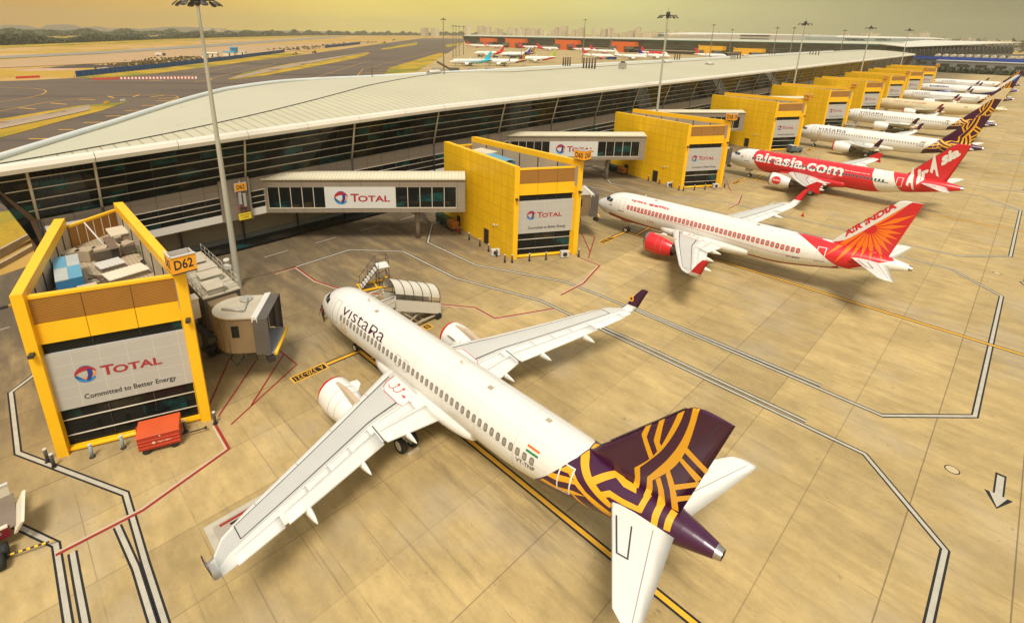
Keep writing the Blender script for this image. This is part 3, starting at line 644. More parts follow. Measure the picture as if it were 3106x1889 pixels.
        for dist, z_, r_ in ((4.2, 3.4, .15), (3.5, 3.6, .11)):
            c = FL+dw*dist; m = MB(); m.tube((c.x, c.y, z_), (c.x+qn.x*.16, c.y+qn.y*.16, z_), r_, 10); m.build('wall_lamp', GREY_L, t)
    for u, z in ((.3, 8.1), (W-.3, 8.6)):
        if near: m = MB(); m.box(P(u, .22, z), (.28, .45, .22), 0, math.atan2(e.y, e.x)); m.tube(P(u, 0, z-.1), P(u, .25, z-.05), .04, 6); m.build('floodlight', DARKM, t)
    # board on the front (a thing of its own)
    w = u1-u0-.04; b0, b1 = 3.3, 7.6
    bd = thing('billboard', {'D62': 'grey billboard on the nearest tower, its lettering largest of all'}.get(num, 'grey billboard on the front of the tower marked %s' % num if num in ('D60', 'D58', 'D56', 'D54') else lab.replace('yellow gate tower', 'grey billboard on the yellow tower')), 'billboard', (x0, y0, 0), 0, 'billboards on the gate towers')
    m = MB(); m.hexa([P(u0+.02, d+.02, b0), P(u1-.02, d+.02, b0), P(u1-.02, d-.18, b0), P(u0+.02, d-.18, b0), P(u0+.02, d+.02, b1), P(u1-.02, d+.02, b1), P(u1-.02, d-.18, b1), P(u0+.02, d-.18, b1)]); m.build('panel', BOARDG, bd)
    put_board(bd, w, b1-b0, lambda u, v, of: P(u0+.02+u, d+.02+of, b0+v), True)
    # number box over the right fin
    sg = thing('gate_sign', {'D62': 'orange gate sign reading D62 on the nearest yellow tower', }.get(num, 'yellow gate sign reading %s on top of its tower' % num), 'gate sign', (x0+FR.x-.3, y0+FR.y+.0, hR), 0, 'gate number signs')
    s = 1.45; zb, zt = .22, 1.36
    m = MB(); m.box((.15, -.1, zb-.05), (1.5, 1.5, .08), 1); m.tube((0, -.1, 0), (0, -.1, zb), .12, 6, 1); m.path([(.75, -.8, zb-.05), (.1, -.2, -.02)], .04, 4, 1); m.build('bracket', [STEEL, DARKM], sg)
    of_ = paint('sign_orange', (.85, .36, .015), .45, .05); fm1 = lambda u, v: (.905, -.85+u, zb+v); fm2 = lambda u, v: (-.6+u, -.865, zb+v)
    for fm, c, sz in ((fm1, (.86, -.1, (zb+zt)/2), (.07, 1.5, zt-zb)), (fm2, (.11, -.82, (zb+zt)/2), (1.42, .07, zt-zb))):
        m = MB(); m.box(c, sz, 0); m.box((c[0], c[1], zt+.03), (sz[0]+.12, sz[1]+.04, .06), 1); fo = m.build('face', [of_, GREY_L], sg)
        decal('number', [text_faces(num, .18, .24, 1.3, .92, bold=.02)], paint('letter_black', (.02, .02, .022), .5), fm, fo, None)
    m = MB(); m.box((.11, .66, (zb+zt)/2+.3), (1.42, .06, .35), 0); m.box((-.6, -.1, (zb+zt)/2+.3), (.06, 1.4, .35), 0); m.build('back_frame', GREY_L, sg)
    return t
TW = (4.5, 7.65), (-17.4, 3.3), (-15.6, 8.2)
gate_tower(2.5, -21.6, (3.15, 8.8), (-15.0, 3.7), (-16.9, 9.0), 'D62', True, 'yellow gate tower nearest the camera, cluttered roof seen from above', 12.15)
gate_tower(.85, 25.0, *TW, 'D60', True, 'second yellow gate tower, standing behind the nearest white aircraft')
gate_tower(.1, 71.9, *TW, 'D58', True, 'third yellow gate tower, just behind the red tailed white aircraft')
gate_tower(-1.2, 121.2, *TW, 'D56', True, 'fourth yellow gate tower, beside the nose of the red aircraft')
for (x, y), num, w_ in zip(((-1.6, 167.7), (-2.0, 214.8), (-2.6, 261.9), (-2.6, 305.5), (-3.4, 352)), ('D54', 'D52', 'D50', 'D48', 'D46'), ('fifth yellow gate tower from the camera along the pier', 'sixth yellow gate tower from the camera along the pier', 'third yellow gate tower from the far end of the row', 'second yellow gate tower from the far end of the row', 'yellow gate tower at the far end, last of the row')):
    gate_tower(x, y, *TW, num, False, w_)

# fixed walkways from the pier to the towers
ROOFC = Mat('walkway_roof', .55); jj = ((ROOFC.x*.66+ROOFC.y*.75)*(1/.45)).fract(); ROOFC.base(ROOFC.mix(ROOFC.scale((.62, .56, .40), ROOFC.noise(.4, 4)*.25+.88), (.40, .34, .22), (jj-.5).abs().gt(.40)*.6)); ROOFC = ROOFC.m
GREYW = Mat('walkway_cladding', .5); jj = NX.op('MAXIMUM', (((GREYW.x*.66+GREYW.y*.75)*(1/2.55)).fract()-.5).abs().gt(.490), ((GREYW.z*(1/1.18)).fract()-.5).abs().gt(.49)); GREYW.base(GREYW.mix(GREYW.scale((.265, .215, .16), GREYW.noise(.4, 4)*.2+.9), (.07, .055, .04), jj*.7)); GREYW = GREYW.m
def walkway(s, board, lab):
    t = thing('fixed_walkway', lab, 'walkway', (-24.9, 4.3+s, 0), 0, 'fixed walkways between pier and gate towers')
    d = Vector((17.7, 20.3)).normalized(); n = Vector((d.y, -d.x)); L = 26.6
    P = lambda u, o, z: (d.x*u+n.x*o, d.y*u+n.y*o, z)
    def bx(m, u0, u1, o0, o1, z0, z1, mi=0): m.hexa([P(u0, o0, z0), P(u1, o0, z0), P(u1, o1, z0), P(u0, o1, z0), P(u0, o0, z1), P(u1, o0, z1), P(u1, o1, z1), P(u0, o1, z1)], mi)
    w = -3.7
    m = MB(); bx(m, -.3, L, 0, w, 4.45, 5.08); bx(m, -.3, L, 0, w, 7.95, 9.0); bx(m, -.3, .55, -.02, w+.02, 5.08, 7.95); bx(m, 25.4, L, -.02, w+.02, 5.08, 7.95); bx(m, .55, 25.4, -.9, w+.3, 5.08, 7.95, 1); m.build('shell', [GREYW, DARKM], t)
    m = MB(); a, b_ = P(-.3, .22, 9.0), P(L, .22, 9.0); bx(m, -.3, L, .22, w-.2, 9.0, 9.16); m.hexa([P(-.3, -.3, 9.16), P(L, -.3, 9.16), P(L, w+.3, 9.16), P(-.3, w+.3, 9.16), P(-.3, -1.6, 9.5), P(L, -1.6, 9.5), P(L, w+1.6, 9.5), P(-.3, w+1.6, 9.5)]); m.build('roof', ROOFC, t)
    for u0, u1 in ((.55, 8.0), (17.3, 25.4)):
        m = MB(); bx(m, u0, u1, -.10, -.2, 5.08, 7.95); go = m.build('glazing', GLASS, t); m = MB()
        for k in range(6): u = u0+(u1-u0)*k/5; bx(m, u-.04, u+.04, -.02, -.12, 5.08, 7.95)
        bx(m, u0, u1, .04, -.1, 5.02, 5.12); m.build('mullion', MULL, go)
    if board:
        bd = thing('billboard', board, 'billboard', (-24.9, 4.3+s, 0), 0, 'billboards on the walkways')
        m = MB(); bx(m, 8.0, 17.3, .06, -.08, 5.05, 8.0); m.build('panel', BOARDW, bd)
        put_board(bd, 9.3, 2.95, lambda u, v, of: P(8.0+u, .06+of, 5.05+v), False)
    else: m = MB(); bx(m, 8.0, 17.3, -.02, -.2, 5.08, 7.95); m.build('blank_panel', GREYW, t)
    for u in (20,): m = MB(); m.tube(P(u, -1.9, 0), P(u, -1.9, 4.45), .35, 10); m.build('leg', paint('walkway_leg', (.25, .2, .15), .6), t)
    # solid cladding block on the facade where the walkway starts
    m = MB(); m.box((.18, -3.7, 7.1), (.34, 3.5, 5.35)); m.box((.3, -1.9, 7.0), (.5, .22, 5.6), 1); m.build('wall_block', [GREYC, GREYW], t)
    return t
walkway(0, 'white billboard on the front walkway, right of the light mast', 'front grey fixed walkway from the pier to the second tower')
walkway(46.7, 'white billboard half hidden behind the second yellow tower', 'grey fixed walkway leading to the third yellow tower')
walkway(95.0, None, 'grey fixed walkway leading to the fourth yellow tower')
walkway(143, None, 'grey fixed walkway leading to the fifth yellow tower'); walkway(190, None, 'grey fixed walkway leading to the sixth yellow tower')
# stand guidance display on the facade
t = thing('docking_display', 'stand D62 docking display hanging on the grey wall beside the light mast', 'display', (-24.3, 1.3, 0))
m = MB(); m.tube((0, 0, 4.9), (0, 0, 9.6), .07, 6); m.tube((-.35, 0, 9.3), (0, 0, 9.3), .05, 6); m.tube((-.35, 0, 5.6), (0, 0, 5.6), .05, 6); m.build('post', STEEL, t)
m = MB(); m.box((.12, 0, 8.75), (.14, 1.35, .95)); m.box((.1, 0, 8.75), (.12, 1.5, 1.1), 1); o = m.build('number_plate', [paint('sign_orange', (.85, .36, .015)), GREY_L], t)
decal('number', [text_faces('D62', 0, 0, .95, .55, bold=.02)], paint('letter_black', (.02, .02, .022)), lambda u, v: (.2, -.47+u, 8.48+v), o, None)
m = MB(); m.box((.15, -.25, 7.3), (.35, .28, 1.5)); m.box((.15, .3, 7.0), (.35, .3, 1.7)); m.build('camera_box', paint('display_case', (.4, .38, .34)), t)
m = MB(); m.box((.12, 0, 5.95), (.16, 1.0, .6), 0); m.box((.21, 0, 5.95), (.03, .8, .42), 1); m.build('screen', [paint('screen_red', (.35, .05, .05)), DARKM], t)
m = MB(); m.box((.15, .1, 4.85), (.1, 1.55, .85)); o = m.build('notice', paint('notice_yellow', (.80, .58, .02)), t)
decal('notice_text', [text_faces('SLOW DOWN', 0, 0, 1.25, .2), text_faces('5 KMPH', .2, -.32, 1.05, -.12)], paint('letter_black', (.02, .02, .022)), lambda u, v: (.21, -.5+u, 4.95+v), o, None)

# boarding bridge (one modelled, the rest copied)
BR_G = paint('bridge_beige', (.21, .145, .075), .5, .25, .5); BR_T = paint('bridge_roof', (.47, .41, .30), .6, .22, .7); RUBBER = paint('bellows', (.10, .085, .07), .8, .3, .8); BLK = paint('tyre_rubber', (.016, .015, .014), .75, .2, 2)
def rail(m, pts, h, r=.03, mid=True, n=4):
    for a, b_ in zip(pts, pts[1:]):
        a, b_ = Vector(a), Vector(b_); k = max(1, round((b_-a).length/1.3))
        for i in range(k+1): q = a+(b_-a)*i/k; m.tube(q, q+Vector((0, 0, h)), r, n)
        for hh in ((h, h*.5) if mid else (h,)): m.tube(a+Vector((0, 0, hh)), b_+Vector((0, 0, hh)), r, n)
def boarding_bridge(x, y, lab):
    t = thing('boarding_bridge', lab, 'boarding bridge', (x, y, 0), 0, 'boarding bridges beside the towers')
    m = MB(); m.box((-6.2, .1, 5.1), (10.4, 2.9, 2.9)); m.box((-1.2, 0, 5.0), (2.6, 2.3, 2.6), 1); m.build('tunnel', [paint('bridge_dark', (.07, .058, .045), .6, .2), BR_G], t)
    m = MB(); m.box((-6.2, .1, 6.62), (10.5, 3.0, .12))
    for k in range(8): m.box((-10.6+k*1.28, .1, 6.71), (.12, 3.0, .10))
    m.build('tunnel_roof', BR_T, t)
    m = MB(); rail(m, [(-11, -1.4, 6.66), (-1.2, -1.4, 6.66)], 1.0); rail(m, [(-11, 1.55, 6.66), (-5.0, 1.55, 6.66)], 1.0); rail(m, [(-4.2, 1.55, 6.66), (-1.2, 1.55, 6.66), (-1.0, .3, 6.66)], 1.0); m.build('handrail', STEEL, t)
    for c, s in (((-8.6, .2, 6.98), (2.4, 1.3, .5)), ((-6.3, .5, 6.92), (1.4, 1.5, .4)), ((-4.3, .2, 7.0), (1.5, 1.7, .45)), ((-2.1, -.2, 6.95), (1.9, 1.4, .4))):
        m = MB(); m.box(c, s); m.box((c[0], c[1], c[2]+s[2]/2+.03), (s[0]+.12, s[1]+.12, .06), 1); m.build('roof_unit', [STEEL, BR_T], t)
    m = MB(); m.tube((-4.8, 1.9, 6.7), (-4.8, 1.9, 7.7), .18, 8); m.tube((-4.8, 1.9, 7.7), (-4.8, 1.9, 7.95), .26, 10); m.box((-4.8, 1.9, 7.2), (.6, .5, .35)); m.build('beacon', GREY_L, t)
    m = MB(); m.box((-1.4, -2.1, 6.0), (1.0, .7, 1.7)); m.box((-1.4, -2.1, 6.88), (1.1, .8, .08)); m.build('electric_cabinet', CREAM, t)
    # cab: round back, straight sides, bellows to the front
    d = Vector((.60, .80)); n = Vector((d.y, -d.x)); c0 = Vector((2.2, .35))
    P = lambda u, o, z: (c0.x+d.x*u+n.x*o, c0.y+d.y*u+n.y*o, z)
    pl = [(1.9*math.sin(R(a))*-1, 1.75*math.cos(R(a))) for a in range(0, 181, 15)]
    ring = [(u, o) for u, o in pl]+[(1.5, -1.75), (1.5, 1.75)]
    m = MB(); m.loft([[P(u, o, z) for u, o in ring] for z in (3.45, 6.5)], 0, False, True, (True, True)); [m.tube(P(u*1.01, o*1.01, 3.5), P(u*1.01, o*1.01, 6.45), .035, 4) for u, o in ring[1:-1]]; m.build('cab', BR_G, t)
    m = MB(); m.loft([[P(u*1.06, o*1.06, z) for u, o in ring] for z in (6.5, 6.62)], 0, False, True, (True, True)); m.build('cab_roof', BR_T, t)
    m = MB(); m.hexa([P(1.45, -2.0, 6.3), P(1.9, -2.1, 6.3), P(1.9, 2.1, 6.3), P(1.45, 2.0, 6.3), P(1.45, -2.0, 6.72), P(1.9, -2.1, 6.72), P(1.9, 2.1, 6.72), P(1.45, 2.0, 6.72)], 0); m.build('canopy_rim', paint('rim_white', (.62, .59, .52)), t)
    m = MB(); P_ = []
    for k in range(5):
        u = 1.5+k*.28; s = 2.0+(.12 if k % 2 else 0); P_.append([P(u, -s, 3.5-k*.05), P(u, -s, 6.5+.03*k), P(u, s, 6.5+.03*k), P(u, s, 3.5-k*.05)])
    for a, b_ in zip(P_, P_[1:]):
        for i in range(3): m.quad(a[i], a[i+1], b_[i+1], b_[i])
    m.build('bellows', RUBBER, t, fix=False)
    m = MB(); m.hexa([P(1.5, -1.9, 3.35), P(2.9, -1.9, 3.35), P(2.9, 1.9, 3.35), P(1.5, 1.9, 3.35), P(1.5, -1.9, 3.45), P(2.9, -1.9, 3.45), P(2.9, 1.9, 3.45), P(1.5, 1.9, 3.45)]); m.build('cab_floor', paint('floor_grey', (.22, .22, .23), .6), t)
    m = MB(); m.tube(P(2.92, -1.9, 3.38), P(2.92, 1.9, 3.38), .14, 8); m.build('bumper', YFLAT, t)
    m = MB(); a = [P(-.2, 1.79, 4.9), P(.35, 1.79, 4.9), P(.35, 1.79, 5.9), P(-.2, 1.79, 5.9)]; m.quad(*a); m.build('cab_window', GLASS, t, fix=False)
    m = MB(); m.tube(P(-1.2, .4, 6.7), P(.6, .9, 6.75), .1, 6); m.tube(P(.6, .9, 6.75), P(.4, -1.0, 6.75), .09, 6); m.tube(P(.2, -1.1, 6.62), P(.2, -1.1, 6.8), .5, 12); m.build('lamp_arm', STEEL, t)
    m = MB(); [m.box((-2.2+.5*k, -.9+.6*(k % 3), 2.9-.1*k), (.5, .35, .45)) for k in range(6)]; m.path([(-3.2, -1.2, 2.9), (-1.5, -1.0, 2.2), (0, -.6, 2.8), (1.6, -.2, 2.5)], .06, 5); m.path([(-3, 1.0, 2.4), (-1, .6, 2.9), (.6, .9, 2.3)], .06, 5); m.box((-1.6, -1.5, 3.3), (3.4, .6, .5)); m.build('machinery', DARKM, t)
    # drive column: two legs, cross beam, wheel bogie
    m = MB()
    for o in (-1.3, 1.3): m.box((-3.2, o, 2.6), (.35, .35, 3.6)); m.box((-3.2, o, 4.1), (.55, .5, .9))
    m.box((-3.2, 0, .85), (.8, 3.2, .35)); m.box((-3.2, 0, 1.6), (.3, 2.6, .25)); m.build('drive_column', DARKM, t)
    for o in (-1.0, -.4, .4, 1.0): m = MB(); m.tube((-3.2, o-.2, .55), (-3.2, o+.2, .55), .55, 16); m.build('wheel', BLK, t)
    m = MB()
    for k in range(12): m.box((-1.2+k*.18, 2.0, .25+k*.26), (.22, .9, .04))
    m.path([(-1.3, 1.55, .1), (.9, 1.55, 3.3)], .05, 4); m.path([(-1.3, 2.45, .1), (.9, 2.45, 3.3)], .05, 4); rail(m, [(-1.3, 2.45, .1), (.9, 2.45, 3.3)], .95, .025); m.build('service_stair', STEEL, t)
    m = MB(); m.path([P(.6, .3, 3.4), P(.7, .4, 2.6), P(.9, .2, 2.2), P(.8, 0, 1.6)], .05, 5); m.path([P(-.5, .5, 3.4), P(-.9, .9, 2.5), P(-.4, 1.2, 2.0), P(.1, .8, 2.5), P(-.2, .4, 3.4)], .06, 5); m.box(P(2.5, 1.9, 3.0), (.7, .5, .4)); m.build('cable', DARKM, t)
    return t
bb = boarding_bridge(.2, -9.1, 'boarding bridge with beige cab beside the nearest yellow tower')
for x, y, l in ((-1.4, 37.6, 'boarding bridge cab showing between second tower and red tailed aircraft'), (-1.9, 83.8, 'boarding bridge cab touching the red aircraft nose'), (-3.0, 130, 'boarding bridge behind the fourth tower by a white aircraft'), (-3.4, 176.5, 'boarding bridge behind the fifth yellow tower')):
    c = copy_tree(bb); c.location = (x, y, 0); c['label'] = l
# clutter on the nearest tower roof (deck at 9.5 m)
Z = 9.5
t = thing('air_handling_unit', 'large blue air handling unit on the nearest tower roof', 'air conditioner', (-3.6, -18.3, Z), R(-4))
BLUE_AC = paint('unit_blue', (.10, .30, .42), .45, .22, .7); BLUE_D = paint('unit_blue_side', (.03, .17, .33), .5, .2, .7)
m = MB(); m.box((0, 0, .78), (5.0, 1.55, 1.35)); m.build('casing', BLUE_D, t); 
for k in range(4): m = MB(); m.box((-1.26+(k//2)*2.52, -.39+(k % 2)*.78, 1.48), (2.49, .765, .06)); m.build('lid', [BLUE_AC, paint('lid_grey', (.40, .42, .38), .5, .2)][(k+k//2) % 2], t)
for k in (-2, 0, 2): m = MB(); m.box((k, 0, .06), (.25, 1.6, .1)); m.build('foot', DARKM, t)
t = thing('air_duct', 'beige sheet metal hood leaning against the blue unit front', 'duct', (-.2, -17.6, Z)); m = MB(); m.hexa([(-.7, -.8, 0), (1.1, -.7, 0), (1.0, .9, 0), (-.6, .8, 0), (-.5, -.6, 1.0), (.4, -.5, .75), (.3, .6, .75), (-.4, .5, 1.0)]); m.build('hood', paint('duct_tan', (.48, .38, .26), .7, .2), t)
t = thing('air_duct', 'long fabric covered duct snaking across the nearest tower roof', 'duct', (-7.4, -17.2, Z)); m = MB()
pts = [(-1.0, -1.0), (-1.3, .1), (-.5, 1.0), (-.5, 2.0), (-.2, 2.9), (-.6, 3.7)]
for a, b_ in zip(pts, pts[1:]): m.wall(a, b_, 1.0, .05, .95, 0)
m.build('duct', paint('duct_cloth', (.40, .31, .20), .85, .3, .9), t)
m = MB(); m.wall((.1, .9), (.25, 3.8), .1, .1, .8, 0); m.build('duct_side', paint('duct_dark', (.10, .075, .05), .8), t)
t = thing('roof_shelter', 'corrugated sheet shelter in the back corner of the nearest tower roof', 'shelter', (-10.6, -13.9, Z)); m = MB()
m.box((0, 0, 1.15), (2.3, 1.5, .08), 0); [m.box((-1.1+k*.24, 0, 1.21), (.1, 1.5, .05), 0) for k in range(10)]; m.build('sheet', CREAM, t); m = MB(); m.box((.6, .4, .55), (.9, .6, 1.1)); m.build('cupboard', paint('cup', (.33, .25, .16)), t)
m = MB(); [m.tube((x, y, 0), (x, y, 1.12), .04, 5) for x in (-1, 1) for y in (-.6, .6)]; m.build('leg', STEEL, t)
for k, (x, y, sx, sy, l) in enumerate(((-5.2, -15.6, 1.5, 1.6, 'pale flat hatch box in the middle of the nearest tower roof'), (-2.6, -15.0, 1.6, 2.6, 'loose ribbed sheet lying on the nearest tower roof'))):
    t = thing('roof_hatch', l, 'hatch', (x, y, Z), R(8)); m = MB(); m.box((0, 0, .2), (sx, sy, .38)); m.build('curb', paint('curb', (.26, .21, .15)), t); m = MB(); m.box((.04, 0, .43), (sx+.12, sy+.12, .06)); [m.box((.04, -sy/2+i*.3, .47), (sx+.1, .08, .04)) for i in range(int(sy/.3))]; m.build('lid', [GREY_L, CREAM][k], t)
t = thing('steel_tray', 'narrow brown cable tray lying across the nearest tower roof', 'cable tray', (-8.3, -14.9, Z)); m = MB(); m.box((0, 0, 1.02), (3.4, .6, .06)); m.build('tray', paint('tray', (.16, .10, .06)), t); m = MB(); [m.box((x, 0, .5), (.06, .5, 1.0)) for x in (-1.5, 0, 1.5)]; m.build('support', DARKM, t)
t = thing('roof_pole', 'thin pale pole leaning from the back parapet of the nearest tower', 'pole', (-9.9, -15.3, Z)); m = MB(); m.tube((1.3, .3, .05), (-2.0, -.7, 2.1), .07, 6); m.build('pole', GREY_L, t)
t = thing('roof_bush', 'small green bush growing on the nearest tower roof', 'bush', (-5.6, -12.9, Z)); m = MB(); rnd = random.Random(5)
for i in range(240):
    a = Vector((rnd.gauss(0, .28), rnd.gauss(0, .28), .15+abs(rnd.gauss(.45, .28)))); u = Vector((rnd.uniform(-1, 1), rnd.uniform(-1, 1), rnd.uniform(-.5, 1))).normalized()*.12; w_ = u.orthogonal().normalized()*.07; m.quad(a-u-w_, a+u-w_, a+u+w_, a-u+w_)
m.build('foliage', paint('bush_green', (.055, .10, .02), .7, .4, 3), t, fix=False); m = MB(); [m.tube((0, 0, 0), (rnd.uniform(-.3, .3), rnd.uniform(-.3, .3), .6), .025, 4) for i in range(5)]; m.build('stem', paint('stem', (.1, .07, .04)), t)
t = thing('cable_coil', 'black coil of cable beside the small bush on the roof', 'cable', (-4.5, -13.2, Z)); m = MB(); [m.path([(r_*math.cos(a*.5), r_*math.sin(a*.5), .06+.05*k) for a in range(14)], .035, 4) for k, r_ in enumerate((.5, .38, .45, .3))]; m.build('coil', DARKM, t)
t = thing('pipe_rack', 'rusty pipes and rails scattered before the blue unit', 'pipes', (-2.9, -16.6, Z)); m = MB()
for k in range(7): m.tube((-1.5+k*.35, -.5+.1*k, .15+.05*(k % 3)), (.2+k*.3, .9-.15*k, .2), .045, 5)
m.build('pipe', paint('rust', (.16, .09, .05), .8, .3), t); m = MB(); [m.box((x, 0, .05), (.15, 1.3, .1)) for x in (-1, .3, 1.4)]; m.build('sleeper', paint('sleeper', (.12, .09, .06)), t)
# blue units in the second and third towers' roof wells
for x, y, l in ((-6.5, 29.2, 'blue air handling unit inside the second tower roof well'), ):
    t = thing('air_handling_unit', l, 'air conditioner', (x, y, Z), R(-9)); m = MB(); m.box((0, 0, 1.0), (6.0, 1.9, 1.7)); m.build('casing', BLUE_D, t); m = MB(); m.loft([[(-3.1, o, 1.85+.35*math.cos(o)) for o in (-1, -.5, 0, .5, 1)], [(3.1, o, 1.85+.35*math.cos(o)) for o in (-1, -.5, 0, .5, 1)]], 0, True, False); m.build('lid', BLUE_AC, t, fix=False)
t = thing('roof_shelter', 'pale corrugated shelter over the blue unit on the second tower', 'shelter', (-9.6, 29.8, Z)); m = MB(); m.box((0, 0, 2.2), (3.2, 2.2, .1)); [m.box((-1.5+.3*k, 0, 2.27), (.1, 2.2, .05)) for k in range(11)]; m.build('sheet', CREAM, t); m = MB(); [m.tube((x, y, 0), (x, y, 2.2), .05, 5) for x in (-1.4, 1.4) for y in (-.9, .9)]; m.build('leg', STEEL, t)
# canopy of the walkway behind the nearest tower
t = thing('walkway_canopy', 'grey corrugated walkway roof behind the nearest tower', 'canopy', (-19.5, -15.6, 0)); m = MB(); m.hexa([(-4.5, -2.6, 8.3), (1.5, -2.6, 8.0), (1.5, 2.0, 8.0), (-4.5, 2.0, 8.3), (-4.5, -2.6, 8.42), (1.5, -2.6, 8.12), (1.5, 2.0, 8.12), (-4.5, 2.0, 8.42)]); [m.box((-1.5, -2.4+k*.45, 8.33), (6, .14, .12)) for k in range(10)]; m.build('roof', GREY_L, t); m = MB(); m.box((-1.5, -.3, 6.3), (5.6, 4.2, 3.7)); m.build('body', GREYW, t)
m = MB(); [m.tube((x, y, 0), (x, y, 4.5), .2, 8) for x in (-3.5, .5) for y in (-1.8, 1.2)]; m.build('leg', paint('walkway_leg', (.25, .2, .15)), t)
# bollards
bol = None; nb = 0
def bollard(x, y, lab, body):
    t = thing('bollard', lab, 'bollard', (x, y, 0), 0, 'bollards round the gate towers')
    m = MB(); m.tube((0, 0, 0), (0, 0, .98), .105, 10); m.build('post', body, t); m = MB(); m.tube((0, 0, .98), (0, 0, 1.06), .115, 10); m.build('cap', GREY_L, t); m = MB(); m.tube((0, 0, 0), (0, 0, .03), .19, 10); m.build('base_plate', DARKM, t); return t
BD = paint('bollard_dark', (.06, .055, .05), .5, .2); BBL = paint('bollard_blue', (.26, .33, .36), .45, .15)
bollard(2.42, -22.1, 'dark bollard at the outer left corner of the nearest tower', BD); bollard(3.25, -21.85, 'dark bollard in front of the left fin of the nearest tower', BD)
bollard(3.96, -19.86, 'blue grey bollard left of the red baggage cart, farther from it', BBL); bollard(4.44, -18.16, 'blue grey bollard just left of the red baggage cart', BBL)
bollard(5.69, -14.56, 'dark bollard behind the tow bar of the red cart', BD); bollard(6.23, -12.71, 'dark bollard at the right corner of the nearest tower', BD)
for (x, y) in ((-10.44, 25.97), (-7.8, 25.44), (-5.22, 25.05), (-3.04, 24.57), (-1.21, 24.25), (.76, 23.74)): bollard(x, y, 'dark bollard along the left side wall of the second tower', BD)
for (x, y) in ((1.43, 24.37), (2.6, 26.33), (3.78, 28.2), (6.02, 32.11)): bollard(x, y, 'dark bollard in front of the second yellow tower', BD)
for (x, y) in ((-7.0, 72.8), (-4.4, 72.3), (-1.6, 71.8)): bollard(x, y, 'small dark bollard along the side wall of the third tower', BD)
for (x, y) in ((.3, 70.9), (1.0, 71.3), (2.2, 73.2), (3.3, 75.2), (5.2, 79.4)): bollard(x, y, 'small dark bollard in front of the third tower', BD)
for x, y, l in ((4.86, 30.6, 'grey outdoor air conditioner before the second tower'), (-1.5, 24.3, 'grey outdoor air conditioner at the side wall of the second tower'), (4.2, 77.6, 'grey outdoor air conditioner before the third tower'), (-2.1, 71.7, 'grey outdoor air conditioner beside the third tower')):
    t = thing('air_conditioner', l, 'air conditioner', (x, y, 0), R(-35), 'outdoor air conditioners at the towers'); m = MB(); m.box((0, 0, .5), (.55, 1.1, .8)); m.build('casing', GREY_L, t); m = MB(); m.tube((.27, 0, .5), (.30, 0, .5), .3, 14); m.build('fan_grille', DARKM, t); m = MB(); m.box((0, -.4, .05), (.5, .1, .1)); m.box((0, .4, .05), (.5, .1, .1)); m.build('foot', DARKM, t)
# ------------------------------------------------------------------ aircraft (x aft of the nose, y to starboard, z up)
SEC=[(0,0.02,3.37,3.33),(.12,.36,3.68,3.03),(.4,.68,3.98,2.75),(.8,.98,4.24,2.5),(1.3,1.24,4.5,2.31),(1.8,1.43,4.86,2.16),(2.4,1.61,5.22,2.03),(3.1,1.76,5.52,1.92),(4,1.88,5.74,1.83),(5,1.945,5.83,1.76),(6.2,1.975,5.87,1.73),(10,1.975,5.87,1.73),(23.6,1.975,5.87,1.73),(25,1.975,5.87,1.80),(27,1.93,5.87,2.10),(29,1.80,5.87,2.52),(31,1.58,5.85,2.98),(33,1.27,5.78,3.46),(35,.90,5.62,3.98),(36.4,.56,5.40,4.40),(37.3,.32,5.19,4.68)]
def fsec(x):
    x=min(max(x,0),37.3)
    for i in range(len(SEC)-1):
        if x<=SEC[i+1][0]: break
    a,b=SEC[i],SEC[i+1]
    p=SEC[i-1] if i>0 else None; n=SEC[i+2] if i+2<len(SEC) else None
    h=b[0]-a[0];t=(x-a[0])/h;out=[]
    for k in (1,2,3):
        d=(b[k]-a[k])/h
        def lim(d0,d1): return 0 if d0*d1<=0 else 2*d0*d1/(d0+d1)
        if p: m0=lim((a[k]-p[k])/(a[0]-p[0]),d)
        else: m0=1.8*d
        m1=lim(d,(n[k]-b[k])/(n[0]-b[0])) if n else d
        t2,t3=t*t,t*t*t
        out.append((2*t3-3*t2+1)*a[k]+(t3-2*t2+t)*h*m0+(-2*t3+3*t2)*b[k]+(t3-t2)*h*m1)
    return out  # hw, top, bot
def fpt(x,th,off=0.,side=-1):
    hw,t,b=fsec(x);zc=(t+b)/2;hh=(t-b)/2
    return (x,side*(hw+off)*math.cos(th),zc+(hh+off)*math.sin(th))
KD = .0356                                  # metres of skin per degree round the fuselage
def fus_y(x, z):
    if x < 0 or x > 37.3: return 0
    hw, t, b = fsec(x); zc = (t+b)/2; hh = (t-b)/2; q = 1-((z-zc)/hh)**2
    return hw*math.sqrt(q) if q > 0 else 0
FLE = [(5.4, 29.5), (5.85, 29.9), (6.2, 30.2), (6.73, 30.58), (7.2, 31.02), (11.5, 34.69), (11.72, 34.95), (11.84, 35.35)]
def fle(z):
    for (a, p), (b, q) in zip(FLE, FLE[1:]):
        if z <= b: return p+(q-p)*(z-a)/(b-a)
    return FLE[-1][1]
def fte(z): return 35.06+(z-5.4)*.264
def fin_y(x, z):
    if z < 5.4 or z > 11.84: return 0
    a, b = fle(z), fte(z)
    if x <= a or x >= b: return 0
    a = max(a, 30.2-(7-z)*.2); c = (x-a)/(b-a); 
    if c <= 0: return .02
    return 5*.095*(b-a)*(.2969*math.sqrt(c)-.126*c-.3516*c*c+.2843*c**3-.1036*c**4)
def side(u, v, of=.014, sd=-1):
    a = fin_y(u, v)
    if fus_y(u, v) <= a or v > 5.86: return (u, sd*(a+of), v)
    hw, t, b = fsec(u); return fpt(u, math.asin(max(-1, min(1, (v-(t+b)/2)/((t-b)/2)))), of, sd)
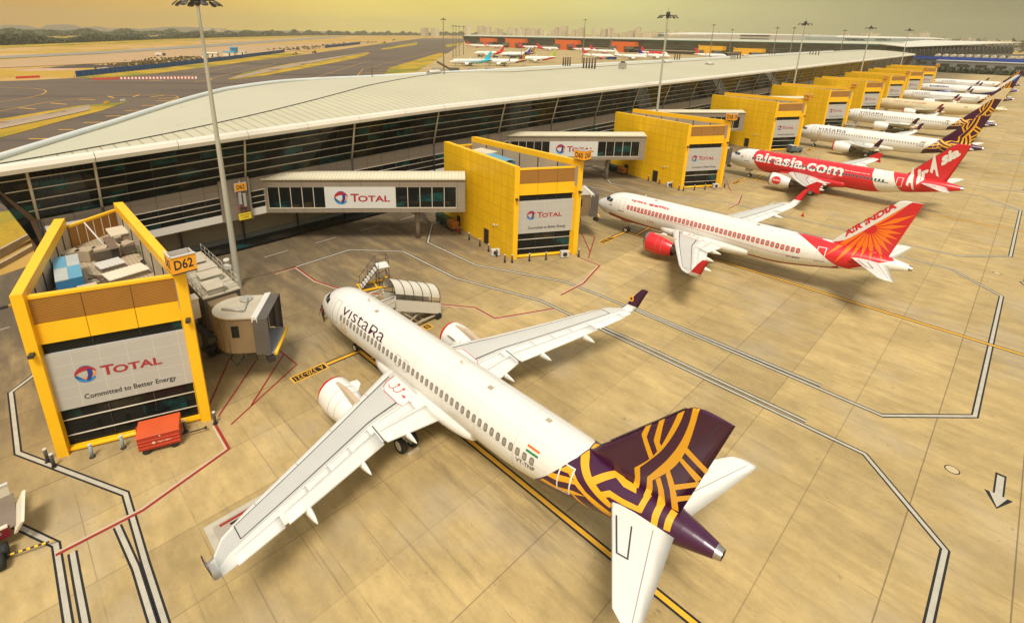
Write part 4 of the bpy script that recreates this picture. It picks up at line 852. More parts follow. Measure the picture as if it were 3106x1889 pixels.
def skin(u, v, of=.012, sd=-1): return fpt(u, R(v/KD), of, sd)
def wle(y): return 12.95+(y-2.45)*.515 if y < 16.2 else 20.03+(y-16.2)*1.4
def wte(y): return 19.15-(y-2)*.045 if y < 6.4 else 18.95+(y-6.4)*.321
def wz(y): return 2.70+.088*(y-2.2)+.0024*(y-2.2)**2
def wth(c, ch, y):
    k = (.145 if y < 6 else .12)*ch
    return 5*k*(.2969*math.sqrt(max(c, 0))-.126*c-.3516*c*c+.2843*c**3-.1036*c**4)
def wtop(y, c, of=0., sd=-1):
    ch = wte(y)-wle(y); cc = min(c, 1.)
    return (wle(y)+c*ch, sd*y, wz(y)+wth(cc, ch, y)*1.12-(cc*cc)*.035*ch+of)
def wbot(y, c, sd=-1):
    ch = wte(y)-wle(y); return (wle(y)+c*ch, sd*y, wz(y)-wth(c, ch, y)*.8-(c*c)*.035*ch-.004)
W_WHITE = paint('aircraft_white', (.74, .715, .645), .30, .06, .35, 0, .5, .03)
W_GREY = paint('wing_grey', (.52, .505, .45), .38, .06, .7, 0, .5, .02)
W_PANEL = paint('wing_panel', (.70, .68, .61), .36, .05, .6, 0, .5)
LINE = paint('panel_line', (.05, .045, .04), .6); SEAM = paint('seam_grey', (.30, .28, .24), .6)
RED_W = paint('warning_red', (.62, .03, .03), .45); METAL = paint('bare_metal', (.42, .40, .36), .28, .15, 2, .85); HOT = paint('exhaust_metal', (.16, .12, .09), .4, .25, 3, .7)
COCK = paint('cockpit_glass', (.012, .016, .014), .06); WIN = paint('cabin_window', (.30, .265, .21), .25, .25, .9); WINF = paint('window_frame', (.10, .085, .07), .45)
HUB = paint('wheel_hub', (.66, .63, .56), .4); GEARM = paint('gear_strut', (.50, .48, .43), .4)
PURP = paint('livery_purple', (.050, .006, .034), .22, .12, .3, 0, .6); GOLD = paint('livery_gold', (.78, .38, .015), .3, .06); L_RED = paint('livery_red', (.62, .016, .022), .25, .07, .4, 0, .6); L_ORNG = paint('livery_orange', (.88, .19, .012), .3, .05)
L_BLUE = paint('livery_indigo', (.025, .022, .20), .28, .08); L_SKY = paint('livery_sky_blue', (.03, .26, .62), .3, .06); L_TEAL = paint('livery_turquoise', (.03, .48, .66), .3, .06); CREAM_L = paint('livery_cream', (.66, .55, .34), .32, .06); LIME = paint('livery_lime', (.42, .50, .05), .35, .1)
GREEN_F = paint('flag_green', (.01, .22, .07), .4); SAFF = paint('flag_saffron', (.85, .16, .02), .4)
def rect(a, b, c, d): return [(a, c), (b, c), (b, d), (a, d)]
def frame2(a, b, c, d, w):
    return [rect(a, b, c, c+w), rect(a, b, d-w, d), rect(a, a+w, c+w, d-w), rect(b-w, b, c+w, d-w)]
def dg(p): return [(x, a*KD) for x, a in p]
FUS_CACHE = {}
def airliner(name, label, x, y, yaw, L, group, lod=0):
    t = thing(name, label, 'aircraft', (x, y, 0), R(yaw), group)
    white = L.get('skin', W_WHITE)
    # fuselage
    key = (id(white), L.get('tail') and id(L['tail']), lod)
    xs = [0, .03, .08, .16, .28, .45, .7, 1.0, 1.3, 1.6, 1.9, 2.2, 2.6, 3.1, 3.6, 4.2, 5, 6.2, 8, 10, 13, 16, 19, 22, 23.6, 25, 26, 27, 28, 29, 30, 31, 32, 33, 34, 35, 35.8, 36.5, 37.0]
    if lod: xs = xs[::2]+[37.0]
    n = 40 if not lod else 20; m = MB()
    m.loft([[fpt(q, 2*math.pi*i/n) for i in range(n)] for q in xs], 0, True, True, (True, True))
    f = m.build('fuselage', white, t)
    m = MB(); m.loft([[fpt(q, 2*math.pi*i/16) for i in range(16)] for q in (37.0, 37.3)], 0); m.loft([[fpt(37.3, 2*math.pi*i/16, o) for i in range(16)] for o in (0, -.12)]+[[fpt(36.8, 2*math.pi*i/16, -.2) for i in range(16)]], 1); m.build('exhaust_cone', [METAL, DARKM], t, fix=False)
    # belly fairing
    m = MB(); rg = []
    for i in range(19):
        s = i/18; q = 10.9+s*11.2; e = math.sin(math.pi*s)**.55 if 0 < s < 1 else .02
        rg.append([(q, (1.80+.42*e)*math.cos(a), 2.55-.15*e+(.75+.45*e)*math.sin(a)*(1 if math.sin(a) > 0 else .95)) for a in [2*math.pi*k/20 for k in range(20)]])
    m.loft(rg, 0, True, True, (True, True)); m.build('belly_fairing', L.get('belly', white), f)
    if lod == 0:
        m = MB()
        for q in (3.9, 8.4, 11.6, 16.0, 19.4, 22.6, 25.9): m.loft([[fpt(q+d_, a, .006) for a in [math.pi*2*k/40 for k in range(41)]] for d_ in (0, .022)], 0, True, False)
        for a in (R(8), R(48), R(72), R(108), R(132)): m.loft([[fpt(q, a+d_, .006) for q in (4, 6.2, 10, 16, 22, 25, 27, 28.4)] for d_ in (0, .008)], 0, True, False)
        m.build('skin_seam', paint('skin_seam', (.50, .47, .40), .5), f, fix=False)
        m = MB(); [m.box((q, o, 5.872), (.35, .3, .02)) for q, o in ((9.2, -.35), (22.4, -.3), (26.9, .1))]; m.build('access_panel', paint('panel_beige', (.40, .33, .22), .5), f)
    # wings
    for sd in (-1, 1):
        yt = [1.2, 2.2, 3.2, 4.4, 5.5, 6.4, 7.6, 9, 11, 13, 15, 16.4, 17.0]; cs = [0, .008, .03, .07, .13, .22, .34, .46, .56, .62, .72, .86, 1.0]
        m = MB()
        for mi, lo, hi in ((1, 0, 4), (0, 4, 9), (1, 9, 12)):
            m.loft([[wtop(q, c, 0, sd) for c in cs[lo:hi+1]] for q in yt], mi, True, False)
        m.loft([[wbot(q, c, sd) for c in cs] for q in yt], 0, True, False)
        m.loft([[wtop(q, 1, 0, sd), wbot(q, 1, sd)] for q in yt], 1, False, False)
        w = m.build('wing', [W_GREY, W_PANEL], t)
        def patch(nm, y0, y1, c0, c1, of, mat, th=.0, ny=6, nc=4, cut=0.):
            m = MB(); g = [[wtop(y0+(y1-y0)*j/ny, c0+(c1-c0)*i/nc, of, sd) for i in range(nc+1)] for j in range(ny+1)]
            m.loft(g, 0, True, False)
            if th:
                ed = [g[0][i] for i in range(nc+1)]+[g[j][nc] for j in range(1, ny+1)]+[g[ny][i] for i in range(nc-1, -1, -1)]+[g[j][0] for j in range(ny-1, 0, -1)]
                dn = [(p[0], p[1], p[2]-th) for p in ed]; k = len(ed)
                m.add(ed+dn, [(i, (i+1) % k, k+(i+1) % k, k+i) for i in range(k)])
                if c1 >= 1: m.loft([[(p[0], p[1], p[2]-th) for p in r_] for r_ in g], 0, True, False)
            return m.build(nm, mat, w)
        if lod < 2:
            fw = L.get('flap', 0)
            patch('flap', 2.15, 6.15, .80, 1.03+fw, .012, W_PANEL, .09); patch('flap', 6.42, 13.5, .775, 1.05+fw, .012, W_PANEL, .07)
            patch('aileron', 13.75, 16.25, .755, 1.04, .012, W_WHITE, .06)
            for a, b_ in ((2.95, 5.75), (6.75, 8.45), (8.5, 10.15), (10.2, 11.8), (11.85, 13.4)): patch('spoiler', a, b_, .645, .775, .028, W_PANEL, .02)
            a_, b_ = 2.5, 15.7
            m = MB(); m.loft([[wtop(a_+(b_-a_)*j/20, c, .012, sd) for c in (.141, .157)] for j in range(21)], 0, True, False)
            m.loft([[wtop(3.4+(b_-3.4)*j/20, c, .012, sd) for c in (.545, .565)] for j in range(21)], 0, True, False)
            m.loft([[wtop(q, .141+.42*i/6, .012, sd) for i in range(7)] for q in (b_, b_+.05)], 0, True, False)
            m.loft([[wtop(q, .65+.38*i/6, .034, sd) for i in range(7)] for q in (6.25, 6.33)], 0, True, False); m.build('panel_line', LINE, w, fix=False)
            m = MB()
            for q in (4.9, 8.6, 11.5, 14.4): m.loft([[wtop(q, .0+.14*i/5, .008, sd) for i in range(6)] for q in (q, q+.035)], 0, True, False)
            m.build('slat_gap', SEAM, w, fix=False)
            if lod == 0 and 'walk' in L:
                wl = lambda u, v: wtop(u, v/6.2, .016, sd)
                decal('walkway_panel', [rect(2.15, 3.75, 1.36, 4.74)], W_WHITE, wl, w, (.3, .4))
                sh = stripe([(2.2, 1.30), (3.0, 1.10), (3.5, 1.35), (3.78, 1.8), (3.75, 3.6), (3.3, 4.75)], .055)
                arr = []
                for k in (1.75, 2.35): arr += stripe([(3.05, k-.22), (3.25, k+.05), (3.15, k+.36), (2.8, k+.50), (2.6, k+.52)], .07)+[[(2.62, k+.36), (2.62, k+.68), (2.36, k+.52)]]
                for k in (3.2, 3.95): arr += [[(2.93, k), (3.05, k), (3.05, k+.2), (2.93, k+.2)], [(2.84, k+.18), (3.14, k+.18), (2.99, k+.42)]]
                decal('walkway_marking', sh+arr, RED_W, lambda u, v: wtop(u, v/6.2, .024, sd), w, (.3, .4))
            for q, ln in ((4.6, 2.9), (8.3, 2.6), (12.3, 2.3)):
                m = MB(); xe = wte(q)+1.05; z0 = wz(q)-.30; rg = []
                for i in range(9):
                    s = i/8; r = .30*math.sin(math.pi*min(.999, max(.001, s*.93+.05)))**.7; rg.append([(xe-ln+ln*s, sd*q+r*.62*math.cos(a), z0-.10*s+r*math.sin(a)) for a in [2*math.pi*k/10 for k in range(10)]])
                m.loft(rg, 0, True, True, (True, True)); m.build('flap_track_fairing', W_WHITE, w)
        # wing tip
        if L.get('fence'):
            m = MB(); o = sd*17.0; pts = [(20.4, 4.6), (21.9, 5.75), (22.75, 5.65), (22.45, 4.6), (22.7, 3.85), (21.9, 3.9)]
            m.add([(a, o-.04, b) for a, b in pts]+[(a, o+.04, b) for a, b in pts], [tuple(range(6)), tuple(range(6, 12))[::-1]]+[(i, (i+1) % 6, 6+(i+1) % 6, 6+i) for i in range(6)]); m.build('wingtip_fence', L['tip'], w)
        else:
            sec = [(17.0, wz(17)+.02, 21.15, 22.37), (17.2, wz(17)+.07, 21.28, 22.45), (17.35, wz(17)+.24, 21.42, 22.55), (17.42, wz(17)+.5, 21.62, 22.68), (17.62, 6.1, 22.25, 23.05), (17.70, 6.72, 22.7, 23.3), (17.71, 6.78, 22.95, 23.33)]
            def ring(s):
                yy, zz, a, b = s; ny, nz = (0, 1) if yy <= 17.0 else ((.4, .9) if yy < 17.3 else (1, .12)); th = (b-a)*.055
                return [(a+(b-a)*c, sd*(yy-ny*k*th), zz+nz*k*th*(-1 if yy > 17.3 else 1)*1) for c, k in ((0, 0), (.2, .9), (.5, .8), (1, 0), (.5, -.8), (.2, -.9))]
            m = MB(); m.loft([ring(s) for s in sec[:4]], 0, True, True); m.loft([ring(s) for s in sec[3:]], 1, True, True, (False, True)); sk = m.build('sharklet', [W_WHITE, L['tip']], w)
            if L.get('emblem'):
                c = [(21.95+.23*math.cos(R(a)), 5.62+.27*math.sin(R(a))) for a in range(0, 360, 30)]; c2 = [(21.95+.1*math.cos(R(a)), 5.62+.12*math.sin(R(a))) for a in range(0, 360, 30)]
                fm = lambda u, v: (u, sd*(17.40+(v-5.2)*.16), v)
                decal('emblem', [c], GOLD, fm, sk, None); decal('emblem', [c2], PURP, lambda u, v: (u, sd*(17.385+(v-5.2)*.16), v), sk, None)
    # engines
    for sd in (-1, 1):
        cy, cz, x0 = sd*5.75, 2.02, 11.1; ns = 28 if not lod else 14
        prof = [(.0, 1.06), (.02, 1.13), (.12, 1.20), (.35, 1.265), (.9, 1.31), (1.6, 1.31), (2.4, 1.22), (3.1, 1.06), (3.6, .90)]
        def rgs(pr): return [[(x0+a, cy+r*math.cos(2*math.pi*k/ns), cz-.04*a+r*math.sin(2*math.pi*k/ns)) for k in range(ns)] for a, r in pr]
        m = MB(); m.loft(rgs(prof[3:]), 0); m.loft(rgs([(3.6, .90), (3.4, .86), (2.9, .80)]), 1); e = m.build('engine', [L.get('eng', white), HOT], t, fix=False)
        m = MB(); m.loft(rgs([(.55, .93), (.25, .96), (.08, 1.0), (.0, 1.06), (.02, 1.13), (.12, 1.20), (.35, 1.265)]), 0); m.build('intake_lip', L.get('lip', METAL), e, fix=False)
        m = MB(); m.loft(rgs([(.55, .93), (.9, .93)]), 0); m.loft(rgs([(.55, .02), (.9, .28), (.95, .93)]), 0); m.build('fan', DARKM, e, fix=False)
        m = MB(); m.loft(rgs([(2.9, .62), (3.7, .60), (4.35, .46)]), 0); m.loft(rgs([(4.2, .38), (4.6, .25), (5.1, .03)]), 0); m.build('exhaust_nozzle', HOT, e, fix=False)
        m = MB(); xw = wle(5.75); m.loft([[(x0+.9, cy+q, cz+1.27) for q in (-.10, .10)]+[(x0+.9, cy+q, cz+1.2) for q in (.14, -.14)], [(x0+2.3, cy+q, cz+1.42) for q in (-.17, .17)]+[(x0+2.3, cy+q, cz+.9) for q in (.26, -.26)], [(xw+.5, cy+q, wz(5.75)+.22) for q in (-.18, .18)]+[(xw+.5, cy+q, cz+.4) for q in (.25, -.25)], [(xw+3.2, cy+q, wz(5.75)-.3) for q in (-.06, .06)]+[(xw+3.2, cy+q, wz(5.75)-.5) for q in (.06, -.06)]], 0, False, True, (True, True)); m.build('pylon', paint('pylon_beige', (.50, .38, .25), .4) if lod == 0 else white, e)
        if lod == 0:
            m = MB(); q = cy-sd*1.02; m.hexa([(x0+.9, q-.03, cz+.75), (x0+2.1, q-.03, cz+.68), (x0+2.1, q+.03, cz+.68), (x0+.9, q+.03, cz+.75), (x0+1.5, q-sd*.28-.02, cz+1.13), (x0+2.0, q-sd*.28-.02, cz+1.1), (x0+2.0, q-sd*.28+.02, cz+1.1), (x0+1.5, q-sd*.28+.02, cz+1.13)]); m.build('strake', white, e)
            m = MB()
            for a in (1.75, 2.45):
                rr = 1.316 if a < 2 else 1.225; m.loft([[(x0+a+d_, cy+rr*math.cos(2*math.pi*k/ns), cz-.04*a+rr*math.sin(2*math.pi*k/ns)) for k in range(ns)] for d_ in (0, .025)], 0)
            m.build('cowl_seam', SEAM, e, fix=False)
        if 'engdeco' in L: L['engdeco'](e, x0, cy, cz, sd)
    # tail
    m = MB(); zs = [5.4, 5.85, 6.2, 6.73, 7.2, 8.2, 9.3, 10.4, 11.5, 11.72, 11.84]; cs = [0, .01, .04, .1, .2, .35, .5, .62, .75, .88, 1]
    for sd in (-1, 1): m.loft([[(fle(z)+(fte(z)-fle(z))*c, sd*fin_y(fle(z)+(fte(z)-fle(z))*c, z), z) for c in cs] for z in zs], 0, True, False)
    m.add([(fle(11.84)+(fte(11.84)-fle(11.84))*c, sd*fin_y(fle(11.84)+(fte(11.84)-fle(11.84))*c, 11.84), 11.84) for sd in (-1, 1) for c in (cs if sd < 0 else cs[::-1])], [tuple(range(22))], 0)
    fin = m.build('tail_fin', L.get('fin', white), t)
    if lod == 0:
        m = MB(); m.loft([[(fle(z)-.03, -.05, z) for z in (7.25, 9, 11.45)], [(fle(z)-.07, 0, z+.02) for z in (7.25, 9, 11.45)], [(fle(z)-.03, .05, z) for z in (7.25, 9, 11.45)], [(fle(z)+.12, .085, z) for z in (7.25, 9, 11.45)], [(fle(z)+.12, -.085, z) for z in (7.25, 9, 11.45)]], 0, True, True); m.build('leading_edge', paint('leading_edge_grey', (.46, .40, .33), .4), fin)
        m = MB(); [m.loft([[side(31.9+(fte(z)-31.9)*0+((fle(z)+(fte(z)-fle(z))*.70)-31.9)+d_, z, .016) for d_ in (0, .03)] for z in (6.0, 7.5, 9, 10.5, 11.6)], 0, True, False)]; m.build('rudder_gap', LINE, fin, fix=False)
    for sd in (-1, 1):
        m = MB(); hs = [(0.6, 31.75, 35.3, 4.92), (1.2, 32.12, 35.42, 4.97), (3.4, 33.55, 35.93, 5.10), (5.5, 34.9, 36.4, 5.24), (5.95, 35.2, 36.5, 5.27), (6.22, 35.75, 36.56, 5.29)]
        rg = []
        for q, a, b, z in hs: rg.append([(a+(b-a)*c, sd*q, z+(b-a)*k) for c, k in ((0, 0), (.04, .016), (.15, .035), (.4, .045), (.72, .025), (1, 0), (.6, -.03), (.2, -.035), (.04, -.016))])
        m.loft(rg, 0, True, True, (False, True)); h = m.build('stabilizer', L.get('stab', W_WHITE), t)
        if lod == 0:
            hz = lambda u, v: 4.97+(v-1.2)*.0605+(u-(32.12+(v-1.2)*.645))*0+.152*max(.0, 1-(v-1.2)/8.5)
            hm = lambda u, v: (u, sd*v, hz(u, v)+.02)
            if sd < 0:
                m = MB(); ln = [q for s_ in ([(32.88, 1.95), (34.0, 3.7), (34.5, 3.6), (33.72, 1.95)],) for q in stripe(s_, .07)]
                decal('no_step_line', ln, LINE, hm, h, None)
            decal('elevator_gap', stripe([(34.5, 1.3), (36.1, 5.9)], .035), SEAM, lambda u, v: (u, sd*v, hz(u, v)-.02), h, None)
    # landing gear
    def wheel(p, r, w_, par):
        m = MB(); q = Vector(p); a = [(-w_/2, r*.62), (-w_/2, r*.9), (-w_*.34, r), (w_*.34, r), (w_/2, r*.9), (w_/2, r*.62)]; k = 18
        m.loft([[(q.x+rr*math.cos(2*math.pi*i/k), q.y+o, q.z+rr*math.sin(2*math.pi*i/k)) for i in range(k)] for o, rr in a], 0); wo = m.build('wheel', BLK, par)
        m = MB(); m.loft([[(q.x+rr*math.cos(2*math.pi*i/k), q.y+o, q.z+rr*math.sin(2*math.pi*i/k)) for i in range(k)] for o, rr in ((-w_*.46, r*.63), (-w_*.40, r*.5), (-w_*.25, r*.2), (w_*.25, r*.2), (w_*.40, r*.5), (w_*.46, r*.63))], 0, True, True, (True, True)); m.build('hub', HUB, wo) if lod == 0 else m.build('hub', HUB, par)
    if lod < 2:
        m = MB(); m.tube((5.07, 0, .45), (5.0, 0, 2.2), .11, 8); m.tube((5.07, -.4, .38), (5.07, .4, .38), .07, 6); m.tube((5.1, 0, 1.1), (4.2, 0, 2.0), .06, 6)
        m.hexa([(4.3, -.55, 1.25), (5.4, -.55, 1.3), (5.4, -.5, 1.3), (4.3, -.5, 1.25), (4.3, -.45, 1.95), (5.4, -.45, 1.9), (5.4, -.4, 1.9), (4.3, -.4, 1.95)]); m.hexa([(4.3, .5, 1.25), (5.4, .5, 1.3), (5.4, .55, 1.3), (4.3, .55, 1.25), (4.3, .4, 1.95), (5.4, .4, 1.9), (5.4, .45, 1.9), (4.3, .45, 1.95)]); g = m.build('nose_gear', GEARM, t)
        for o in (-.28, .28): wheel((5.07, o, .38), .38, .24, g)
        for sd in (-1, 1):
            m = MB(); m.tube((17.71, sd*3.8, .58), (17.5, sd*3.75, 2.7), .17, 10); m.tube((17.71, sd*3.25, .58), (17.71, sd*4.35, .58), .11, 8); m.tube((17.65, sd*3.75, 1.2), (17.5, sd*2.4, 2.3), .08, 6); m.hexa([(17.0, sd*4.15, 1.2), (18.1, sd*4.15, 1.2), (18.1, sd*4.2, 1.2), (17.0, sd*4.2, 1.2), (16.9, sd*4.3, 2.75), (18.0, sd*4.3, 2.75), (18.0, sd*4.35, 2.75), (16.9, sd*4.35, 2.75)]); g = m.build('main_gear', GEARM, t)
            for o in (-.46, .46): wheel((17.71, sd*3.8+o, .58), .58, .42, g)
            if lod == 0 and L.get('chocks'):
                m = MB(); [m.box((17.71+s_*.72, sd*3.8+.1, .1), (.22, .9, .2)) for s_ in (-1, 1)]; m.build('chock', paint('chock', (.55, .45, .3)), g)
    if lod >= 2:
        if 'deco' in L: L['deco'](t, f, fin)
        return t
    # cockpit glass, doors, cabin windows, lettering
    for sd in (-1, 1):
        for p in ([(1.56, 88), (2.02, 88), (2.2, 62), (1.72, 54)], [(1.84, 52), (2.28, 60), (2.74, 46), (2.22, 32)], [(2.32, 31.5), (2.84, 45), (3.22, 39), (3.08, 25)]):
            decal('cockpit_window', [dg(p)], COCK, lambda u, v: skin(u, v, .014, sd), f, (.2, .1))
    fm = lambda u, v: skin(u, v, .013)
    dl_ = L.get('door', LINE); w_ = .05 if lod == 0 else .07
    decal('door', frame2(4.42, 5.26, -5*KD, 51*KD, w_*.7), SEAM if lod == 0 else LINE, fm, f); decal('door', frame2(29.08, 29.92, -15*KD, 43*KD, .085), L.get('adoor', W_WHITE), lambda u, v: skin(u, v, .026), f)
    if L.get('sill'): decal('door_sill', [rect(4.35, 5.33, -6*KD, -3*KD), rect(29.0, 30.0, -17.5*KD, -14.5*KD)], LINE, fm, f)
    for a in (13.93, 14.88): decal('exit', frame2(a, a+.52, 6*KD, 29*KD, .03), SEAM, fm, f)
    wc = L.get('wcol', WIN); wf = L.get('wframe', WINF)
    n_w = L.get('nwin', 41); th = 17.4
    for i in range(n_w):
        a = 5.91+i*.5355; ww, hh = .125, .20
        if L.get('nowin') and L['nowin'](a): continue
        base = [(math.copysign(abs(math.cos(R(k)))**.6, math.cos(R(k))), math.copysign(abs(math.sin(R(k)))**.6, math.sin(R(k)))) for k in range(0, 360, 30)]
        tt = th-(max(0, a-24.3)*1.35)
        o = decal('window', [[(a+p*ww, tt*KD+q*hh) for p, q in base]], wc, lambda u, v: skin(u, v, .019), f, None)
        if lod == 0: k = L.get('fr', 1.28); decal('window_frame', [[(a+p*ww*k, tt*KD+q*hh*k) for p, q in base]], wf, lambda u, v: skin(u, v, .015), o, None)
    for s_, a, b, c, d, mt, kw in L.get('text', []): decal('lettering', [text_faces(s_, a, c*KD, b, d*KD, **kw)], mt, lambda u, v: skin(u, v, .018), f)
    m = MB(); m.hexa([(7.2, -.02, 5.86), (7.55, -.02, 5.86), (7.55, .02, 5.86), (7.2, .02, 5.86), (7.38, -.01, 6.2), (7.55, -.01, 6.2), (7.55, .01, 6.2), (7.38, .01, 6.2)])
    m.hexa([(19.0, -.02, 5.86), (19.35, -.02, 5.86), (19.35, .02, 5.86), (19.0, .02, 5.86), (19.18, -.01, 6.15), (19.35, -.01, 6.15), (19.35, .01, 6.15), (19.18, .01, 6.15)]); m.build('antenna', CREAM, f)
    if 'deco' in L: L['deco'](t, f, fin)
    return t
def cat(p, n=4):
    o = []
    for i in range(len(p)-1):
        a, b, c, d = Vector(p[max(i-1, 0)]), Vector(p[i]), Vector(p[i+1]), Vector(p[min(i+2, len(p)-1)])
        for k in range(n): t = k/n; o.append(tuple(.5*((2*b)+(c-a)*t+(2*a-5*b+4*c-d)*t*t+(3*b-a-3*c+d)*t**3)))
    return o+[tuple(p[-1])]
# ---- liveries
def flag(f, a=26.78):
    fm = lambda u, v: skin(u, v, .018)
    for lo, hi, mt in ((33, 37, SAFF), (24.7, 28.7, GREEN_F)): decal('flag', [dg([(a, lo), (a+.88, lo-1), (a+.88, hi-1), (a, hi)])], mt, fm, f)
def vist_deco(t, f, fin):
    bd = [(27.2, -60), (27.48, -27.6), (28.53, 6.6), (29.12, 31.3), (29.66, 61.9), (29.85, 92)]
    rest = [(37.0, 92), (37.0, -92), (26.9, -92)]
    for sd in (-1, 1):
        sk = lambda u, v, of=.013: skin(u, v, of, sd)
        decal('livery', [dg(bd+rest)], PURP, sk, f, (.5, .21))
        g = lambda u, v: skin(u, v, .022, sd)
        P = [cat([(29.76, 67.8), (30.06, 52.2), (30.52, 35.6), (31.1, 22.5), (31.79, 10.3), (32.2, 5)])+cat([(32.3, 14), (32.04, 20.3), (31.26, 34.9), (30.83, 45.4), (30.43, 60.3), (30.13, 77.3), (29.89, 88)]),
             [(30.84, 44.7), (31.45, 73.3), (31.72, 85.2), (31.88, 69.3), (31.17, 35.9)], [(31.72, 85.2), (32.31, 78.9), (32.9, 80), (33.08, 63.8), (32.42, 61.3), (31.88, 69.3)],
             [(31.52, 27.8), (31.92, 40.5), (32.64, 38.7), (33.41, 40.9), (33.67, 29.8), (32.8, 26.4), (32.03, 27.8), (31.84, 22.7)], [(33.45, 82), (33.43, 48), (33.41, 40.9), (33.69, 30.3), (33.71, 45.6), (33.72, 82)],
             [(34.11, 84), (34.14, 41.2), (34.24, 16), (34.53, 14), (34.46, 42.6), (34.41, 84)], [(34.74, 84), (34.74, 48.3), (34.81, 20), (35.1, 22), (35.05, 60.3), (35.05, 86)],
             [(29.05, 26.7), (29.41, 40.5), (29.75, 41), (30.22, 26.5), (30.83, 13.2), (31.58, 3.2), (32.32, -7), (32.24, -26.2), (31.6, -13.1), (30.83, 3.2), (30.5, 10.4), (29.92, 26), (29.81, 24.7), (29.65, 29.4), (29.1, 26.8)],
             [(28.76, 15.1), (29.84, 24.4), (30.29, 19.2), (30.51, 9.4), (30.16, 16.6), (29.09, 5.1), (28.46, 4.3)], [(28.22, -7.3), (29.1, -9.1), (30.09, 1.7), (30.83, 3.2), (30.1, -8.2), (28.97, -17.6), (27.93, -16)], [(30.0, -8), (30.25, -8), (31.0, -30), (31.6, -46), (31.1, -46)]]
        for p in P: decal('livery_stripe', [dg(p)], GOLD, g, f, (.4, .15))
        s2 = lambda u, v: side(u, v, .02, sd)
        Q = [cat([(32.66, 6.78), (33.35, 7.8), (33.72, 8.62), (33.97, 9.44), (34.19, 10.34), (34.32, 11.02)])+cat([(34.6, 11.36), (34.52, 10.75), (34.28, 9.81), (33.92, 8.79), (33.52, 8.0), (32.94, 7.01)])+[(33.03, 6.34), (33.04, 5.75), (32.74, 5.75), (32.76, 6.24)],
             cat([(33.37, 6.7), (34.15, 8.24), (34.64, 9.57), (34.9, 10.83), (34.94, 11.70)])+cat([(35.23, 11.82), (35.18, 11.06), (35.02, 9.68), (34.76, 8.66), (34.35, 7.75), (33.64, 6.67)])+[(33.7, 6.26), (33.69, 5.65), (33.41, 5.68), (33.39, 6.29)],
             [(33.15, 9.68), (33.05, 8.92), (33.51, 8.12), (33.35, 7.8), (32.76, 8.87), (32.87, 9.36)], [(33.75, 10.38), (33.72, 9.05), (33.85, 8.86), (33.68, 8.47), (33.42, 8.97), (33.50, 10.08)],
             [(35.0, 9.58), (36.03, 8.96), (35.94, 8.65), (34.89, 9.26)], [(34.79, 8.9), (35.84, 8.3), (35.61, 7.96), (34.72, 8.66)], [(34.37, 7.85), (34.64, 7.29), (34.85, 6.64), (35.06, 5.72), (34.74, 5.66), (34.52, 6.69), (34.22, 7.49)],
             [(33.99, 7.13), (34.25, 6.47), (34.41, 5.70), (34.11, 5.64), (33.95, 6.4), (33.78, 6.85)], [(34.66, 7.13), (35.74, 8.08), (35.66, 7.7), (34.76, 6.87)], [(34.85, 6.53), (35.5, 7.09), (35.39, 6.69), (34.93, 6.25)]]
        for p in Q: decal('livery_stripe', [p], GOLD, s2, fin, (.4, .4))
    flag(f); fm = lambda u, v: skin(u, v, .017)
    ring = lambda r0, r1: [[(6.35+r0*math.cos(R(a)), -3*KD+r0*math.sin(R(a))) , (6.35+r1*math.cos(R(a)), -3*KD+r1*math.sin(R(a))), (6.35+r1*math.cos(R(a+24)), -3*KD+r1*math.sin(R(a+24))), (6.35+r0*math.cos(R(a+24)), -3*KD+r0*math.sin(R(a+24)))] for a in range(0, 360, 30)]
    decal('emblem', ring(.16, .26)+ring(.38, .5), paint('pale_gold', (.66, .47, .22), .4), fm, f)
B_ = dict(bold=.03)
TX_P = paint('letter_purple', (.055, .012, .035), .4)
def vist_text(reg): return [('vıstaʀa', 5.80, 11.95, 27, 49.5, TX_P, dict(bold=-.006)), (reg, 26.2, 27.6, -4, 4.2, LINE, dict(bold=.01))]
def vist(reg, **k): return dict(dict(fin=PURP, tip=PURP, lip=L_RED, emblem=True, text=vist_text(reg), deco=vist_deco, walk=True, chocks=True, eng=W_WHITE), **k)
